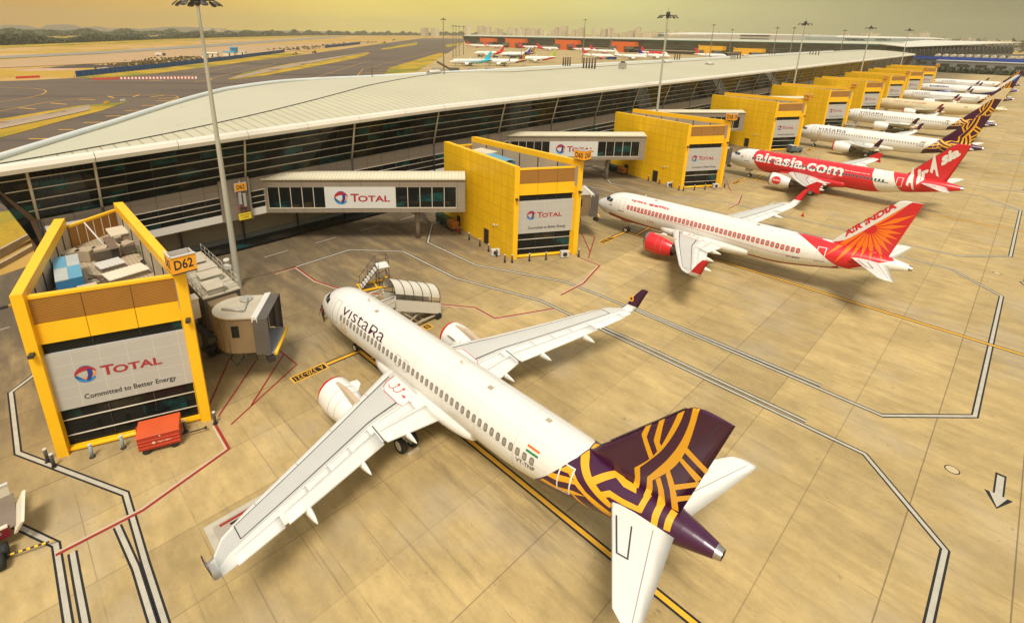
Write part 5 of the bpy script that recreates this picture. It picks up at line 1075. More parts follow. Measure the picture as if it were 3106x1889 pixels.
def ai_deco(t, f, fin):
    for sd in (-1, 1):
        sk = lambda u, v: skin(u, v, .013, sd)
        a = [(26.55, 93), (26.6, 86.3), (27.83, 56.9), (28.95, 32.6), (29.95, 4.7), (31.2, -32.3), (32.6, -62), (32.3, -45), (31.55, -18), (31.38, 5.7), (31.83, 18.9), (32.48, 26.9), (33.84, 28.6), (35.3, 34.3), (35.75, 63), (35.5, 93)]
        decal('livery', [dg(a)], L_RED, sk, f, (.4, .18)); decal('livery', [dg([(29.0, 93), (29.2, 84), (30.2, 76), (31.0, 77), (31.4, 93)])], W_WHITE, lambda u, v: skin(u, v, .02, sd), f, (.4, .18))
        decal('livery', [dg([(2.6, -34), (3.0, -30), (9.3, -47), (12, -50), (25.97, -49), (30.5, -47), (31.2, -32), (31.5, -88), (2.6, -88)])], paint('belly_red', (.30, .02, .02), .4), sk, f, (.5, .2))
        s1 = lambda u, v: side(u, v, .016, sd); s2 = lambda u, v: side(u, v, .026, sd)
        decal('livery', [[(35.87, 11.83), (36.75, 11.83), (35.15, 5.5), (30.0, 5.82), (30.6, 6.1), (31.28, 6.49), (32.57, 7.9)]], L_RED, s1, fin, (.2, .1))
        c = Vector((33.03, 8.28)); rays = []
        for tx, tz in ((35.6, 11.4), (36.4, 10.6), (36.01, 9.32), (35.75, 8.38), (35.57, 7.68), (35.34, 6.94), (35.15, 6.1), (34.87, 5.1), (33.86, 5.0), (32.99, 5.0), (32.17, 4.85), (30.84, 4.0), (29.89, 4.6)):
            d = Vector((tx, tz))-c; l = d.length; d.normalize(); q = Vector((-d.y, d.x)); w = min(.22, .17*l/2.6+.04); e = c+d*l
            rays.append([tuple(c+d*.62-q*.03), tuple(c+d*(l*.58)-q*w), tuple(e), tuple(c+d*(l*.58)+q*w), tuple(c+d*.62+q*.03)])
        rays[0] = [(33.3, 8.78), (35.7, 11.55), (34.6, 10.0), (33.5, 8.72)]
        decal('sun_ray', rays, L_ORNG, s2, fin, (.18, .09))
    d = (Vector((35.02, 11.07))-Vector((31.28, 6.69))); l = d.length; d.normalize(); q = Vector((-d.y, d.x)); o = Vector((31.10, 6.62))
    vs, fs = text_faces('AIR INDIA', .1, .06, l*1.0, .60, bold=.045, shear=.25)
    decal('lettering', [([tuple(o+d*a+q*b) for a, b in vs], fs)], L_RED, lambda u, v: side(u, v, .03), fin, (.5, .5))
    fm = lambda u, v: skin(u, v, .017)
    decal('cheat_line', [dg([(6.3, 10.6), (29.5, -12.4), (29.5, -13.4), (6.8, 9.4)]), dg([(6.6, 9.2), (8.4, 8.0), (8.4, 6.6)])], L_RED, fm, f)
    decal('emblem', [dg([(2.75, 21), (3.3, 19.5), (3.3, 17.5), (2.75, 19)])], SAFF, fm, f, None); decal('emblem', [dg([(2.75, 14), (3.3, 12), (3.3, 9), (2.75, 11)])], LINE, fm, f, None)
    decal('lettering', [text_faces('150', 9.0, -22*KD, 9.9, -12*KD)], L_RED, fm, f)
def ai_eng(e, x0, cy, cz, sd):
    it = []
    for k in range(7):
        a = -150+k*38; it.append([(x0+.4, a-3), (x0+2.4, a-.6), (x0+2.4, a+.6), (x0+.4, a+3)])
    rr = lambda u: 1.27+.055*math.sin(min(1, max(0, (u-x0-.3)/2.2))*math.pi)
    decal('sun_ray', [[(u, v*.01) for u, v in p] for p in it], L_ORNG, lambda u, v: (u, cy+(rr(u)+.012)*math.cos(R(v*100)), cz-.04*(u-x0)+(rr(u)+.012)*math.sin(R(v*100))), e, (.3, .02))
AI = dict(tip=L_RED, eng=L_RED, belly=W_WHITE, deco=ai_deco, engdeco=ai_eng, sill=True, adoor=W_WHITE, wframe=L_RED, fr=1.62, walk=True, nwin=41, text=[('एअर इंडिया', 5.96, 11.6, 42.5, 56.5, L_RED, dict(bold=.03)), ('VT-EXH', 26.2, 27.6, -17, -10, LINE, B_)])
def aa_deco(t, f, fin):
    for sd in (-1, 1):
        sk = lambda u, v: skin(u, v, .012, sd)
        decal('livery', [dg([(6.4, 93), (5.95, 60), (5.87, 28), (6.3, 0), (7.27, -43), (9.3, -93), (28.6, -93), (26.96, -57), (26.05, 0), (25.6, 37), (25.4, 93)]), dg([(28.2, 93), (28.35, 60), (29.0, 9), (29.96, -50), (31.5, -93), (37, -93), (37, 93)])], L_RED, sk, f, (.5, .2))
    for s_, q in (('A', ((30.39, 4.39), (31.6, 3.64), (30.83, 7.28), (30.16, 7.08))), ('ir', ((31.68, 4.59), (32.81, 6.09), (32.45, 7.73), (31.17, 6.9))), ('A', ((32.77, 6.82), (34.02, 6.23), (32.97, 9.85), (32.39, 9.7))), ('sia', ((33.94, 7.95), (35.83, 10.13), (35.32, 11.36), (33.6, 10.04)))):
        vs, fs = text_faces(s_, 0, 0, 1, 1, bold=.075 if s_ == 'A' else .05); a, b, c, e = [Vector(p) for p in q]
        decal('lettering', [([tuple(a*(1-u)*(1-v)+b*u*(1-v)+c*u*v+e*(1-u)*v) for u, v in vs], fs)], W_WHITE, lambda u, v: side(u, v, .03), fin, (.2, .1))
    fm = lambda u, v: skin(u, v, .017); decal('flag', [dg([(3.5, 24), (4.0, 23.6), (4.0, 20), (3.5, 20.4)])], SAFF, fm, f, None); decal('flag', [dg([(3.5, 15), (4.0, 14.6), (4.0, 11), (3.5, 11.4)])], GREEN_F, fm, f, None)
def aa_eng(e, x0, cy, cz, sd):
    if sd > 0: return
    fm = lambda u, v, of=.014: (u, cy+sd*(1.31+of)*math.cos(v/1.31), cz-.06+(1.31+of)*math.sin(v/1.31))
    decal('badge', [arc(x0+1.5, .25, .78, 0, 360, 24)], L_RED, fm, e, (.3, .2)); decal('badge_text', [text_faces('AirAsia', x0+.85, .12, x0+2.15, .5, shear=.3, bold=.02)], W_WHITE, lambda u, v: fm(u, v, .02), e, (.4, .2))
AA = dict(fin=L_RED, tip=L_RED, fence=True, belly=L_RED, deco=aa_deco, engdeco=aa_eng, sill=True, stab=W_WHITE, wframe=paint('window_frame_teal', (.12, .22, .22)), wcol=paint('cabin_window_dark', (.03, .06, .07), .12), flap=.10, nwin=41,
  text=[('airasia.com', 6.4, 21.4, 3, 61, W_WHITE, dict(bold=.028)), ('Now Everyone Can Fly', 21.5, 25.3, 34, 40, W_WHITE, B_), ('VT-PNQ', 26.2, 28.1, 1, 8, LINE, B_)])
def tata_deco(t, f, fin):
    for p in ([(31.8, 8.2), (33.2, 9.6), (33.0, 8.2), (34.4, 9.8)], [(33.2, 7.2), (34.6, 8.9), (35.6, 8.6)], [(32.2, 7.2), (33.6, 8.4), (33.2, 7.0)], [(34.2, 10.2), (35.3, 10.9), (35.5, 10.0), (34.5, 8.8)]):
        decal('livery_stripe', stripe(p, .13), paint('pale_gold', (.66, .47, .22)), lambda u, v: side(u, v, .02), fin, (.4, .4))
    flag(f)
TATA = dict(skin=CREAM_L, fin=CREAM_L, tip=paint('livery_maroon', (.25, .02, .03), .3), stab=CREAM_L, eng=W_WHITE, lip=L_RED, deco=tata_deco, text=[('TATA SIA AIRLINES', 6.8, 16.4, 30, 43, paint('letter_rust', (.45, .12, .05), .4), B_)], nowin=lambda a: True)
def indigo_deco(t, f, fin):
    for sd in (-1, 1):
        sk = lambda u, v: skin(u, v, .013, sd)
        decal('livery', [dg([(4, -45), (9, -24), (14, -12), (20, -22), (25, -30), (29, -10), (32, 40), (35.5, 75), (37, 90), (37, -93), (4, -93)])], L_BLUE, sk, f, (.5, .2))
        decal('livery', [dg([(7, -34), (12, -18), (15, -8), (20, -17), (15, -13), (11, -24)])], L_SKY, lambda u, v: skin(u, v, .02, sd), f, (.5, .2))
        s1 = lambda u, v: side(u, v, .016, sd); s2 = lambda u, v: side(u, v, .026, sd)
        decal('livery', [[(36.75, 11.82), (36.1, 11.82), (34.6, 9.2), (32.6, 6.6), (31.4, 5.4), (35.15, 5.4)]], L_BLUE, s1, fin, (.4, .4)); decal('livery', [[(36.1, 11.82), (35.5, 11.0), (33.6, 8.6), (31.4, 6.2), (30.6, 5.4), (31.4, 5.4), (32.6, 6.6), (34.6, 9.2), (36.1, 11.4)]], L_SKY, s2, fin, (.4, .4))
INDI = dict(tip=L_BLUE, belly=L_BLUE, eng=L_BLUE, deco=indigo_deco, nowin=lambda a: True, text=[('IndiGo', 6.0, 13.4, 20, 47, L_BLUE, dict(bold=.04))])
G_ = 'airliners parked at the row of yellow towers'
airliner('parked_airliner', 'white airliner in the foreground with a purple and gold tail, both wings seen from above', 0, 0, 0, vist('VT-TNP'), G_)
airliner('parked_airliner', 'white airliner with red engines and an orange sunburst on its red tail', .24, 44.65, 1.81, AI, G_)
airliner('parked_airliner', 'red airliner with white nose, white script on its red tail fin', .3, 91.3, -2.8, AA, G_)
airliner('parked_airliner', 'white airliner with purple gold tail, next behind the red one', -.4, 136.9, -3.4, vist('VT-TNL'), G_, 1)
airliner('parked_airliner', 'white airliner with purple gold tail, between a like one and the cream one', -1.1, 182.5, -2, vist('VT-TTM', lip=W_WHITE), G_, 1)
airliner('parked_airliner', 'cream airliner with thin gold knots on its cream tail fin', -1.2, 228.7, -2, TATA, G_, 1)
airliner('parked_airliner', 'white airliner with purple gold tail, just behind the cream one', -1.5, 274.7, -2, vist('VT-TTD', lip=W_WHITE), G_, 1)
airliner('parked_airliner', 'white airliner with a deep blue belly and blue swept tail', -2.0, 324.7, -2, INDI, G_, 1)
airliner('parked_airliner', 'farthest airliner of the gate row, white before the blue bellied one', -2.6, 370.2, -2, vist('VT-TNB', lip=W_WHITE), G_, 1)
# ------------------------------------------------------------------ ground equipment and people
CART_R = paint('cart_red', (.40, .028, .02), .5, .18, .7); CART_T = paint('cart_lid', (.58, .085, .02), .5, .15, .8)
def wheel_set(t, pts, r=.24, w=.16, ang=0.):
    for x, y in pts:
        m = MB(); d = Vector((-math.sin(ang), math.cos(ang), 0))*w/2; c = Vector((x, y, r)); m.tube(c-d, c+d, r, 14); m.build('wheel', BLK, t)
t = thing('baggage_cart', 'closed red baggage cart parked before the nearest tower', 'baggage cart', (5.85, -16.1, 0), R(71))
m = MB(); m.hexa([(-1.25, -.75, .42), (1.25, -.75, .42), (1.25, .75, .42), (-1.25, .75, .42), (-1.25, -.75, 1.45), (1.25, -.75, 1.45), (1.25, .75, 1.45), (-1.25, .75, 1.45)]); m.box((-1.32, .55, 1.2), (.25, .3, .5)); 
for k in range(3): m.box((0, -.77, .62+k*.26), (2.5, .05, .04), 1)
m.build('body', [CART_R, CART_T], t)
m = MB(); m.hexa([(-1.3, -.8, 1.45), (1.3, -.8, 1.45), (1.3, .8, 1.45), (-1.3, .8, 1.45), (-1.27, -.72, 1.62), (1.27, -.72, 1.62), (1.27, .78, 1.72), (-1.27, .78, 1.72)]); m.build('lid', CART_T, t)
o = decal('lettering', [text_faces('SpiceJet', 0, 0, .8, .17, bold=.02), arc(-.25, .1, .11, 0, 360, 10)], paint('cart_letter', (.75, .5, .35)), lambda u, v: (-.05+u, -.80, .82+v), t, None)
decal('badge', [arc(0, 0, .06, 0, 360, 10)], GREY_L, lambda u, v: (.1+u, -.765, 1.34+v), t, None)
wheel_set(t, [(-.85, -.6), (.85, -.6), (-.85, .6), (.85, .6)], ang=0)
m = MB(); m.path([(1.25, 0, .4), (2.2, .1, .32), (2.75, .12, .35)], .05, 6); m.tube((2.75, .12, .28), (2.75, .12, .42), .1, 8); m.build('tow_bar', DARKM, t)
t = thing('belt_loader', 'cream and dark red belt loader cut off by the left edge', 'belt loader', (8.0, -25.3, 0))
def slab(m, x0, x1, y0, y1, z0, z1, mi=0): m.box(((x0+x1)/2, (y0+y1)/2, (z0+z1)/2), (x1-x0, y1-y0, z1-z0), mi)
m = MB(); slab(m, -2.1, .75, -3, 1.5, 1.25, 1.33); m.build('tray', paint('tray_grey', (.20, .155, .11), .6, .3), t)
m = MB(); slab(m, -2.2, -2.06, -3, 1.35, 1.33, 2.05, 0); slab(m, -2.24, -2.02, -3, 1.38, 2.05, 2.12, 1); m.build('side_board', [CREAM, GREY_L], t)
m = MB(); m.hexa([(-1.0, 1.55, 1.3), (1.25, 1.3, 1.15), (1.25, 1.44, 1.15), (-1.0, 1.7, 1.3), (-.9, 1.95, 2.05), (1.45, 1.7, 1.85), (1.45, 1.85, 1.85), (-.9, 2.1, 2.05)], 0); m.build('end_board', [CREAM], t)
m = MB(); slab(m, .62, .76, -3, 1.15, .78, 1.42, 0); slab(m, -2.0, .6, -3, 1.1, .8, 1.2, 0); slab(m, .58, .80, -3, 1.1, 1.42, 1.5, 1); m.build('chassis', [paint('loader_red', (.16, .008, .014), .5, .2), CREAM], t)
decal('lettering', [text_faces('SpiceJet', -1.25, 0, .35, .27, bold=.015)], GREY_L, lambda u, v: (.78, .45+u, 1.05+v), t, None)
m = MB(); [m.path([(.7, y, .95), (1.25, y+.1, .75), (1.9, y+.15, .35)], .075, 6) for y in (-1.4, -.9, -.3, .2)]; m.box((1.5, -.6, .55), (.5, 2.2, .2)); m.build('strut', paint('loader_red', (.16, .008, .014)), t)
for x, y in ((-1.2, .7), (1.95, .55), (1.95, -.9), (1.2, .75)): m = MB(); m.tube((x, y-.17, .42), (x, y+.17, .42), .42, 16); m.build('wheel', BLK, t)
m = MB(); a, b_ = Vector((1.7, .8, .42)), Vector((2.15, 2.75, .3))
for k in range(12): m.tube(a+(b_-a)*k/12, a+(b_-a)*(k+1)/12, .06, 6, k % 2)
m.build('tow_bar', [DARKM, YFLAT], t)
# maintenance steps
t = thing('maintenance_steps', 'dark framed steps with a white platform on a yellow base', 'steps', (-4.55, 7.9, 0), R(72))
m = MB(); m.box((1.0, 0, 2.5), (1.3, 1.5, .08)); m.build('platform', paint('platform_white', (.72, .70, .64), .5), t)
STEP_D = paint('steps_dark', (.045, .03, .045), .5); m = MB()
for y in (-.6, .6): m.path([(-1.5, y, .25), (.4, y, 2.45)], .05, 4); rail(m, [(-1.5, y*1.1, .3), (.4, y*1.1, 2.5), (1.6, y*1.1, 2.5)], 1.0, .03, False)
rail(m, [(1.6, -.66, 2.5), (1.6, .66, 2.5)], 1.0, .03)
for x in (.4, 1.6):
    for y in (-.7, .7): m.tube((x, y, .2), (x*.96+.04, y*.9, 2.5), .05, 4)
m.path([(.4, -.7, 1.3), (1.6, -.7, .9), (1.6, .7, 1.5), (.4, .7, 1.1), (.4, -.7, 1.3)], .035, 4); m.build('frame', STEP_D, t)
m = MB(); [m.box((-1.4+k*.26, 0, .35+k*.3), (.28, 1.15, .05)) for k in range(7)]; m.build('tread', GREY_L, t)
m = MB(); 
for y in (-.85, .85): m.box((0, y, .22), (3.7, .16, .16))
for x in (-1.7, .1, 1.8): m.box((x, 0, .22), (.14, 1.7, .14))
m.box((1.4, 0, .6), (.3, .3, .8)); m.build('base', YFLAT, t); wheel_set(t, [(-1.6, -.95), (-1.6, .95), (1.7, -.95), (1.7, .95)], .17, .1)
# passenger stairs with a translucent hood
t = thing('passenger_stairs', 'white passenger stairs under a ribbed hood, behind the foreground fuselage', 'stairs', (4.85, 9.1, 0), R(-90))
SW = paint('stairs_white', (.66, .61, .50), .45, .08, .8)     # x runs up the stairs (towards the aircraft)
def zz(x): return 1.0+x*.44
m = MB()
for o in (-.95, .95): m.hexa([(0, o-.05, zz(0)-.5), (5.4, o-.05, zz(5.4)-.5), (5.4, o+.05, zz(5.4)-.5), (0, o+.05, zz(0)-.5), (0, o-.05, zz(0)+.85), (5.4, o-.05, zz(5.4)+.75), (5.4, o+.05, zz(5.4)+.75), (0, o+.05, zz(0)+.85)])
m.build('side_panel', SW, t)
m = MB(); [m.box((.15+k*.36, 0, zz(.15+k*.36)-.3), (.38, 1.8, .06)) for k in range(15)]; m.build('tread', DGREY, t)
m = MB(); m.box((6.3, 0, 3.3), (1.9, 2.1, .1)); m.build('landing', paint('landing', (.33, .24, .18)), t); m = MB(); rail(m, [(5.4, -1.0, 3.35), (7.2, -1.0, 3.35)], 1.1, .05); rail(m, [(5.4, 1.0, 3.35), (7.2, 1.0, 3.35)], 1.1, .05)
m.hexa([(5.4, .98, 3.35), (7.2, .98, 3.35), (7.2, 1.02, 3.35), (5.4, 1.02, 3.35), (5.4, .98, 4.2), (7.2, .98, 4.2), (7.2, 1.02, 4.2), (5.4, 1.02, 4.2)]); m.build('landing_rail', SW, t)
m = MB(); hood = lambda x: [(x, 1.02*math.cos(R(a)), zz(x)+1.05+.25+1.15*math.sin(R(a))) for a in range(0, 181, 15)]
m.loft([hood(x) for x in (.1, 1.4, 2.7, 4.0, 5.4)], 0, True, False); m.build('hood', SW, t, fix=False)
m = MB(); [m.path([(x, 1.05*q[1]/1.02, q[2]+.02) for q in hood(x)], .035, 4) for x in (.1, 1.2, 2.25, 3.3, 4.35, 5.4)]
for o in (-1, 1): m.path([(0.1, o, zz(.1)+.85), (5.4, o, zz(5.4)+.8)], .05, 4); [m.tube((x, o, zz(x)+.7), (x, o, zz(x)+1.35), .035, 4) for x in (.1, 1.2, 2.25, 3.3, 4.35, 5.4)]
m.build('hoop', DARKM, t)
m = MB()
for o in (-.8, .8): m.box((2.4, o, .5), (5.2, .14, .18)); m.path([(.2, o, .5), (1.4, o, 1.3)], .06, 4); m.path([(2.6, o, .5), (4.6, o, 2.4)], .08, 4); m.path([(4.9, o, .5), (2.4, o, 1.6)], .08, 4)
[m.box((x, 0, .5), (.14, 1.7, .14)) for x in (.1, 2.0, 4.0, 4.9)]; m.build('chassis', paint('stairs_frame', (.52, .44, .3), .5), t); wheel_set(t, [(.3, -.95), (.3, .95), (4.6, -.95), (4.6, .95)], .36, .25)
# cone
def cone(x, y, lab):
    t = thing('traffic_cone', lab, 'traffic cone', (x, y, 0)); m = MB(); m.tube((0, 0, .04), (0, 0, .78), .19, 12, 0, .04); m.build('cone', paint('cone_orange', (.62, .06, .02), .5), t); m = MB(); m.box((0, 0, .025), (.46, .46, .05)); m.build('base', paint('cone_base', (.5, .07, .03)), t); m = MB(); m.tube((0, 0, .38), (0, 0, .54), .115, 12, 0, .085); m.build('band', GREY_L, t)
cone(20.66, 72.2, 'small orange cone alone on the concrete beyond the red winglet'); cone(-11.2, 26.3, 'orange cone beside the orange container at the second tower')
# refuse containers along the tower walls
def bins(x, y, ang, cols_, where):
    for k, (c, nm) in enumerate(cols_):
        t = thing('waste_container', '%s container standing in the row %s' % (nm, where), 'container', (x-1.75*k*math.cos(ang), y-1.75*k*math.sin(ang), 0), ang, 'containers beside the tower walls')
        m = MB(); m.hexa([(-.75, -.5, .3), (.75, -.5, .3), (.75, .5, .3), (-.75, .5, .3), (-.82, -.6, 1.2), (.82, -.6, 1.2), (.82, .6, 1.2), (-.82, .6, 1.2)]); m.build('body', c, t); m = MB(); m.hexa([(-.85, -.63, 1.2), (.85, -.63, 1.2), (.85, .63, 1.2), (-.85, .63, 1.2), (-.8, -.4, 1.42), (.8, -.4, 1.42), (.8, .55, 1.36), (-.8, .55, 1.36)]); m.build('lid', c, t)
        m = MB(); [m.tube((a, b_-.06, .15), (a, b_+.06, .15), .15, 10) for a in (-.6, .6) for b_ in (-.45, .45)]; m.build('castors', BLK, t)
BG = paint('bin_green', (.02, .06, .03), .5, .2); BO = paint('bin_orange', (.42, .15, .02), .5, .2); BB = paint('bin_blue', (.012, .016, .05), .5, .2)
bins(-12.4, 26.4, R(-11), [(BO, 'orange'), (BG, 'right green'), (BG, 'left green')], 'by the second tower'); bins(-13.4, 73.4, R(-11), [(BO, 'small orange'), (BG, 'small green'), (BB, 'small dark blue')], 'by the third tower')
# stack of a ground power unit by the fourth tower
t = thing('service_vehicle', 'teal grey service tractor before the fourth tower', 'tractor', (3.6, 124.6, 0), R(60)); m = MB(); m.box((0, 0, .85), (3.4, 1.5, .8)); m.box((-.9, 0, 1.5), (1.2, 1.4, .6)); m.build('body', paint('tractor', (.10, .13, .14), .5), t); m = MB(); m.box((-.9, 0, 1.84), (1.3, 1.5, .08)); m.build('roof', GREY_L, t); wheel_set(t, [(-1.1, -.7), (1.1, -.7), (-1.1, .7), (1.1, .7)], .35, .22)
t = thing('loading_platform', 'grey equipment platform with rails near the fifth aircraft nose', 'platform', (4.4, 174.2, 0)); m = MB(); m.box((0, 0, 1.6), (3.5, 2.2, .2)); m.build('deck', STEEL, t); m = MB(); rail(m, [(-1.7, -1.1, 1.7), (1.7, -1.1, 1.7), (1.7, 1.1, 1.7)], 1.0, .05); m.path([(-1.6, -1, .3), (1.6, -1, 1.5)], .08); m.path([(1.6, -1, .3), (-1.6, -1, 1.5)], .08); m.build('rail', STEEL, t); wheel_set(t, [(-1.3, -.9), (1.3, -.9), (-1.3, .9), (1.3, .9)], .3, .2)
# person walking before the nose of the foreground aircraft
def person(x, y, rz, lab):
    t = thing('person', lab, 'person', (x, y, 0), rz)
    V = [(0, 0, .98), (0, 0, 1.12), (.02, 0, 1.34), (.02, 0, 1.46), (.03, 0, 1.55), (.05, 0, 1.66), (.06, 0, 1.76),
         (0, .10, .94), (.14, .10, .50), (.06, .10, .10), (.20, .11, .05), (0, -.10, .94), (-.05, -.10, .50), (-.30, -.10, .14), (-.20, -.11, .05),
         (.02, .19, 1.42), (-.08, .25, 1.14), (.04, .25, .90), (.02, -.19, 1.42), (.06, -.25, 1.14), (.20, -.24, .92), (.07, .25, .80), (.25, -.24, .83)]
    Ed = [(0, 1), (1, 2), (2, 3), (3, 4), (4, 5), (5, 6), (0, 7), (7, 8), (8, 9), (9, 10), (0, 11), (11, 12), (12, 13), (13, 14), (3, 15), (15, 16), (16, 17), (3, 18), (18, 19), (19, 20), (17, 21), (20, 22)]
    rr = [.15, .14, .17, .11, .055, .095, .085, .095, .065, .05, .04, .095, .065, .05, .04, .07, .05, .036, .07, .05, .036, .03, .03]
    me = bpy.data.meshes.new('body'); me.from_pydata(V, Ed, []); o = link(bpy.data.objects.new('body', me), t)
    sk = o.modifiers.new('s', 'SKIN'); o.modifiers.new('d', 'SUBSURF').levels = 1; o.modifiers['d'].render_levels = 1
    for v, r in zip(me.skin_vertices[0].data, rr): v.radius = (r, r*.9)
    me.skin_vertices[0].data[0].use_root = True
    dg = bpy.context.evaluated_depsgraph_get(); m2 = bpy.data.meshes.new_from_object(o.evaluated_get(dg)); o.modifiers.clear(); o.data = m2; bpy.data.meshes.remove(me)
    for mt in (paint('uniform_dark', (.022, .022, .026), .8), paint('skin_tone', (.20, .10, .055), .6), paint('vest_red', (.22, .02, .02), .7)): m2.materials.append(mt)
    for p in m2.polygons:
        c = p.center; p.use_smooth = True
        p.material_index = 1 if (c.z > 1.52 or (c.z < .90 and abs(c.y) > .19 and c.z > .6)) else (2 if (1.08 < c.z < 1.42 and c.x > .08) else 0)
    m = MB(); m.loft([[(.05+r*math.cos(a), r*.9*math.sin(a), z) for a in [2*math.pi*k/12 for k in range(12)]] for z, r in ((1.69, .105), (1.75, .108), (1.81, .08), (1.835, .02))], 0); m.build('hair', paint('hair_black', (.012, .01, .009), .7), t)
    m = MB(); m.box((.155, 0, 1.675), (.03, .03, .04)); m.build('nose', paint('skin_tone', (.20, .10, .055)), t)
    for s in (-1, 1):
        m = MB()
        for k, (dx, dz, l) in enumerate(((.03, 0, .075), (.01, 0, .085), (-.01, 0, .08), (-.028, 0, .065))): hx, hz = ((.07, .80) if s > 0 else (.25, .83)); m.path([(hx+dx, s*.25, hz), (hx+dx+.005, s*.245, hz-l*.6), (hx+dx+.02, s*.235, hz-l)], .009, 5)
        m.path([(hx+.03, s*.24, hz+.02), (hx+.06, s*.225, hz-.03)], .010, 5); m.build('hand', paint('skin_tone', (.20, .10, .055)), t)
person(-1.58, .07, R(-60), 'person in dark uniform walking by the foreground aircraft nose')

# ------------------------------------------------------------------ light masts
def mast(x, y, h, lab, grp, k_=1.0):
    t = thing('light_mast', lab, 'light mast', (x, y, 0), 0, grp)
    m = MB(); m.tube((0, 0, 0), (0, 0, h), .36*k_, 12, 0, .13*k_, False); m.build('pole', GALV if k_ == 1 else paint('pole_far', (.20, .18, .12), .6), t)
    m = MB(); m.tube((0, 0, h-.1), (0, 0, h+.75), .42, 10); m.tube((0, 0, h+.75), (0, 0, h+1.6), .03, 4); m.tube((0, 0, h-.5), (0, 0, h-.1), .2, 8, 0, .42); m.build('head', DARKM, t)
    m = MB(); ring = [(1.55*math.cos(R(a)), 1.55*math.sin(R(a)), h+.05) for a in range(0, 361, 30)]; m.path(ring, .06, 4)
    for a in range(0, 360, 60): m.path([(0, 0, h+.1), (1.55*math.cos(R(a)), 1.55*math.sin(R(a)), h+.05)], .06, 4)
    m.path([(-2.1, 0, h+.05), (2.1, 0, h+.05)], .07, 4); m.build('ring', DARKM, t)
    for a in (0, 40, 80, 120, 180, 220, 260, 310):
        cx, cy = 1.65*math.cos(R(a)), 1.65*math.sin(R(a)); m = MB(); u = Vector((math.cos(R(a)), math.sin(R(a)), 0))
        m.loft([[(cx+u.x*q+(-u.y)*r*math.cos(b_), cy+u.y*q+u.x*r*math.cos(b_), h-.18+k+r*.25*math.sin(b_)) for b_ in [2*math.pi*i/8 for i in range(8)]] for q, r, k in ((-.05, .1, .15), (.1, .28, .02), (.35, .34, -.16), (.5, .30, -.3))], 0, True, True, (True, True)); m.build('lamp', paint('lamp_housing', (.06, .05, .04), .5), t)
GP = 'tall light masts along the gate row'
mast(-14.8, -3.4, 30.2, 'tall light mast in the foreground, its lamps cut by the top edge', GP)
for y, h, l in ((88.6, 31.3, 'tall light mast rising from behind the third yellow tower'), (179.6, 31.3, 'tall light mast rising from behind the fifth yellow tower'), (270, 31.2, 'tall light mast near the far half of the tower row'), (360, 31.2, 'light mast of the gate row farthest from the camera')): mast(-15.2, y, h, l, GP)
GQ = 'light masts on the far side of the pier'
mast(-265.2, 235.2, 36, 'light mast rising over the roof left of the turquoise tail', GQ, 1.5); mast(-269.8, 413.4, 39.5, 'light mast standing alone on the apron behind the pier', GQ, 1.5)
for k, (x, y) in enumerate(((-420, 377.7), (-436, 396), (-452, 415), (-470, 438), (-500, 465))): mast(x, y, 33.5, 'one of the slim light masts in a line along the far apron edge', GQ, 1.5)
for x, y, h, l in ((-193.4, 520, 36.5, 'light mast behind the roof by the left yellow block'), (-214.8, 620, 33, 'thin light mast before the far pier between two yellow blocks'), (-135.1, 520, 34, 'light mast behind the roof before the white building windows'), (-121.1, 520, 34, 'light mast behind the roof right of the white building windows'), (-420, 690, 33, 'thin light mast before the far pier, right part'), (-600, 700, 32, 'thin light mast before the far pier, left part'), (-330, 690, 32, 'thin light mast by the far pier left of the yellow blocks'), (-110, 640, 33, 'small light mast far back before the white terminal')): mast(x, y, h, l, GQ, 1.4)

# ------------------------------------------------------------------ airfield furniture beyond the pier
FBL = paint('fence_blue', (.006, .085, .30), .5, .25, .4)
def blue_fence(pts, lab, h=3.0):
    t = thing('site_fence', lab, 'fence', (*pts[0], -.45)); m = MB(); p = MB(); x0, y0 = pts[0]
    for a, b_ in zip(pts, pts[1:]):
        l = math.hypot(b_[0]-a[0], b_[1]-a[1]); n = max(1, int(l/4)); 
        for k in range(n):
            q0 = (a[0]+(b_[0]-a[0])*k/n-x0, a[1]+(b_[1]-a[1])*k/n-y0); q1 = (a[0]+(b_[0]-a[0])*(k+.95)/n-x0, a[1]+(b_[1]-a[1])*(k+.95)/n-y0)
            m.wall(q0, q1, .08, .2, h); p.wall(q0, (q0[0]+.25, q0[1]+.2), .3, 0, h+.1); 
            if k % 2 == 0: p.tube((q0[0]+2.0, q0[1]-1.6, 0), (q0[0], q0[1], h*.8), .09, 4)
    m.build('sheet', FBL, t); p.build('post', paint('fence_post', (.02, .06, .16)), t)
blue_fence([(-351.7, 25.2), (-406.6, 81.7), (-498, 164), (-640, 281)], 'long blue sheet fence along the earth works, nearer one', 3.6)
blue_fence([(-776, 410), (-991, 606)], 'shorter blue sheet fence farther off beside the taxiway', 4.5)
nb_ = 0
PL_R, PL_W = paint('barrier_red', (.50, .03, .02), .5), paint('barrier_white', (.72, .68, .6), .5)
def barrier(x, y, red, rz, lab, grp):
    o = MB(); o.hexa([(-.75, -.3, 0), (.75, -.3, 0), (.75, .3, 0), (-.75, .3, 0), (-.7, -.12, .95), (.7, -.12, .95), (.7, .12, .95), (-.7, .12, .95)]); o = o.build('barrier', PL_R if red else PL_W); o.location = (x, y, -.40); o.rotation_euler[2] = rz; o.scale = (1.25, 1.25, 1.25); tag(o, lab, 'barrier', grp); return o
for k in range(44): s = k/43; barrier(-323.2+20.9*s, 41.4+34.4*s, k % 2 == 0, R(58), 'red plastic barrier in the long red and white row' if k % 2 == 0 else 'white plastic barrier in the long red and white row', 'barriers in a row across the taxiway')
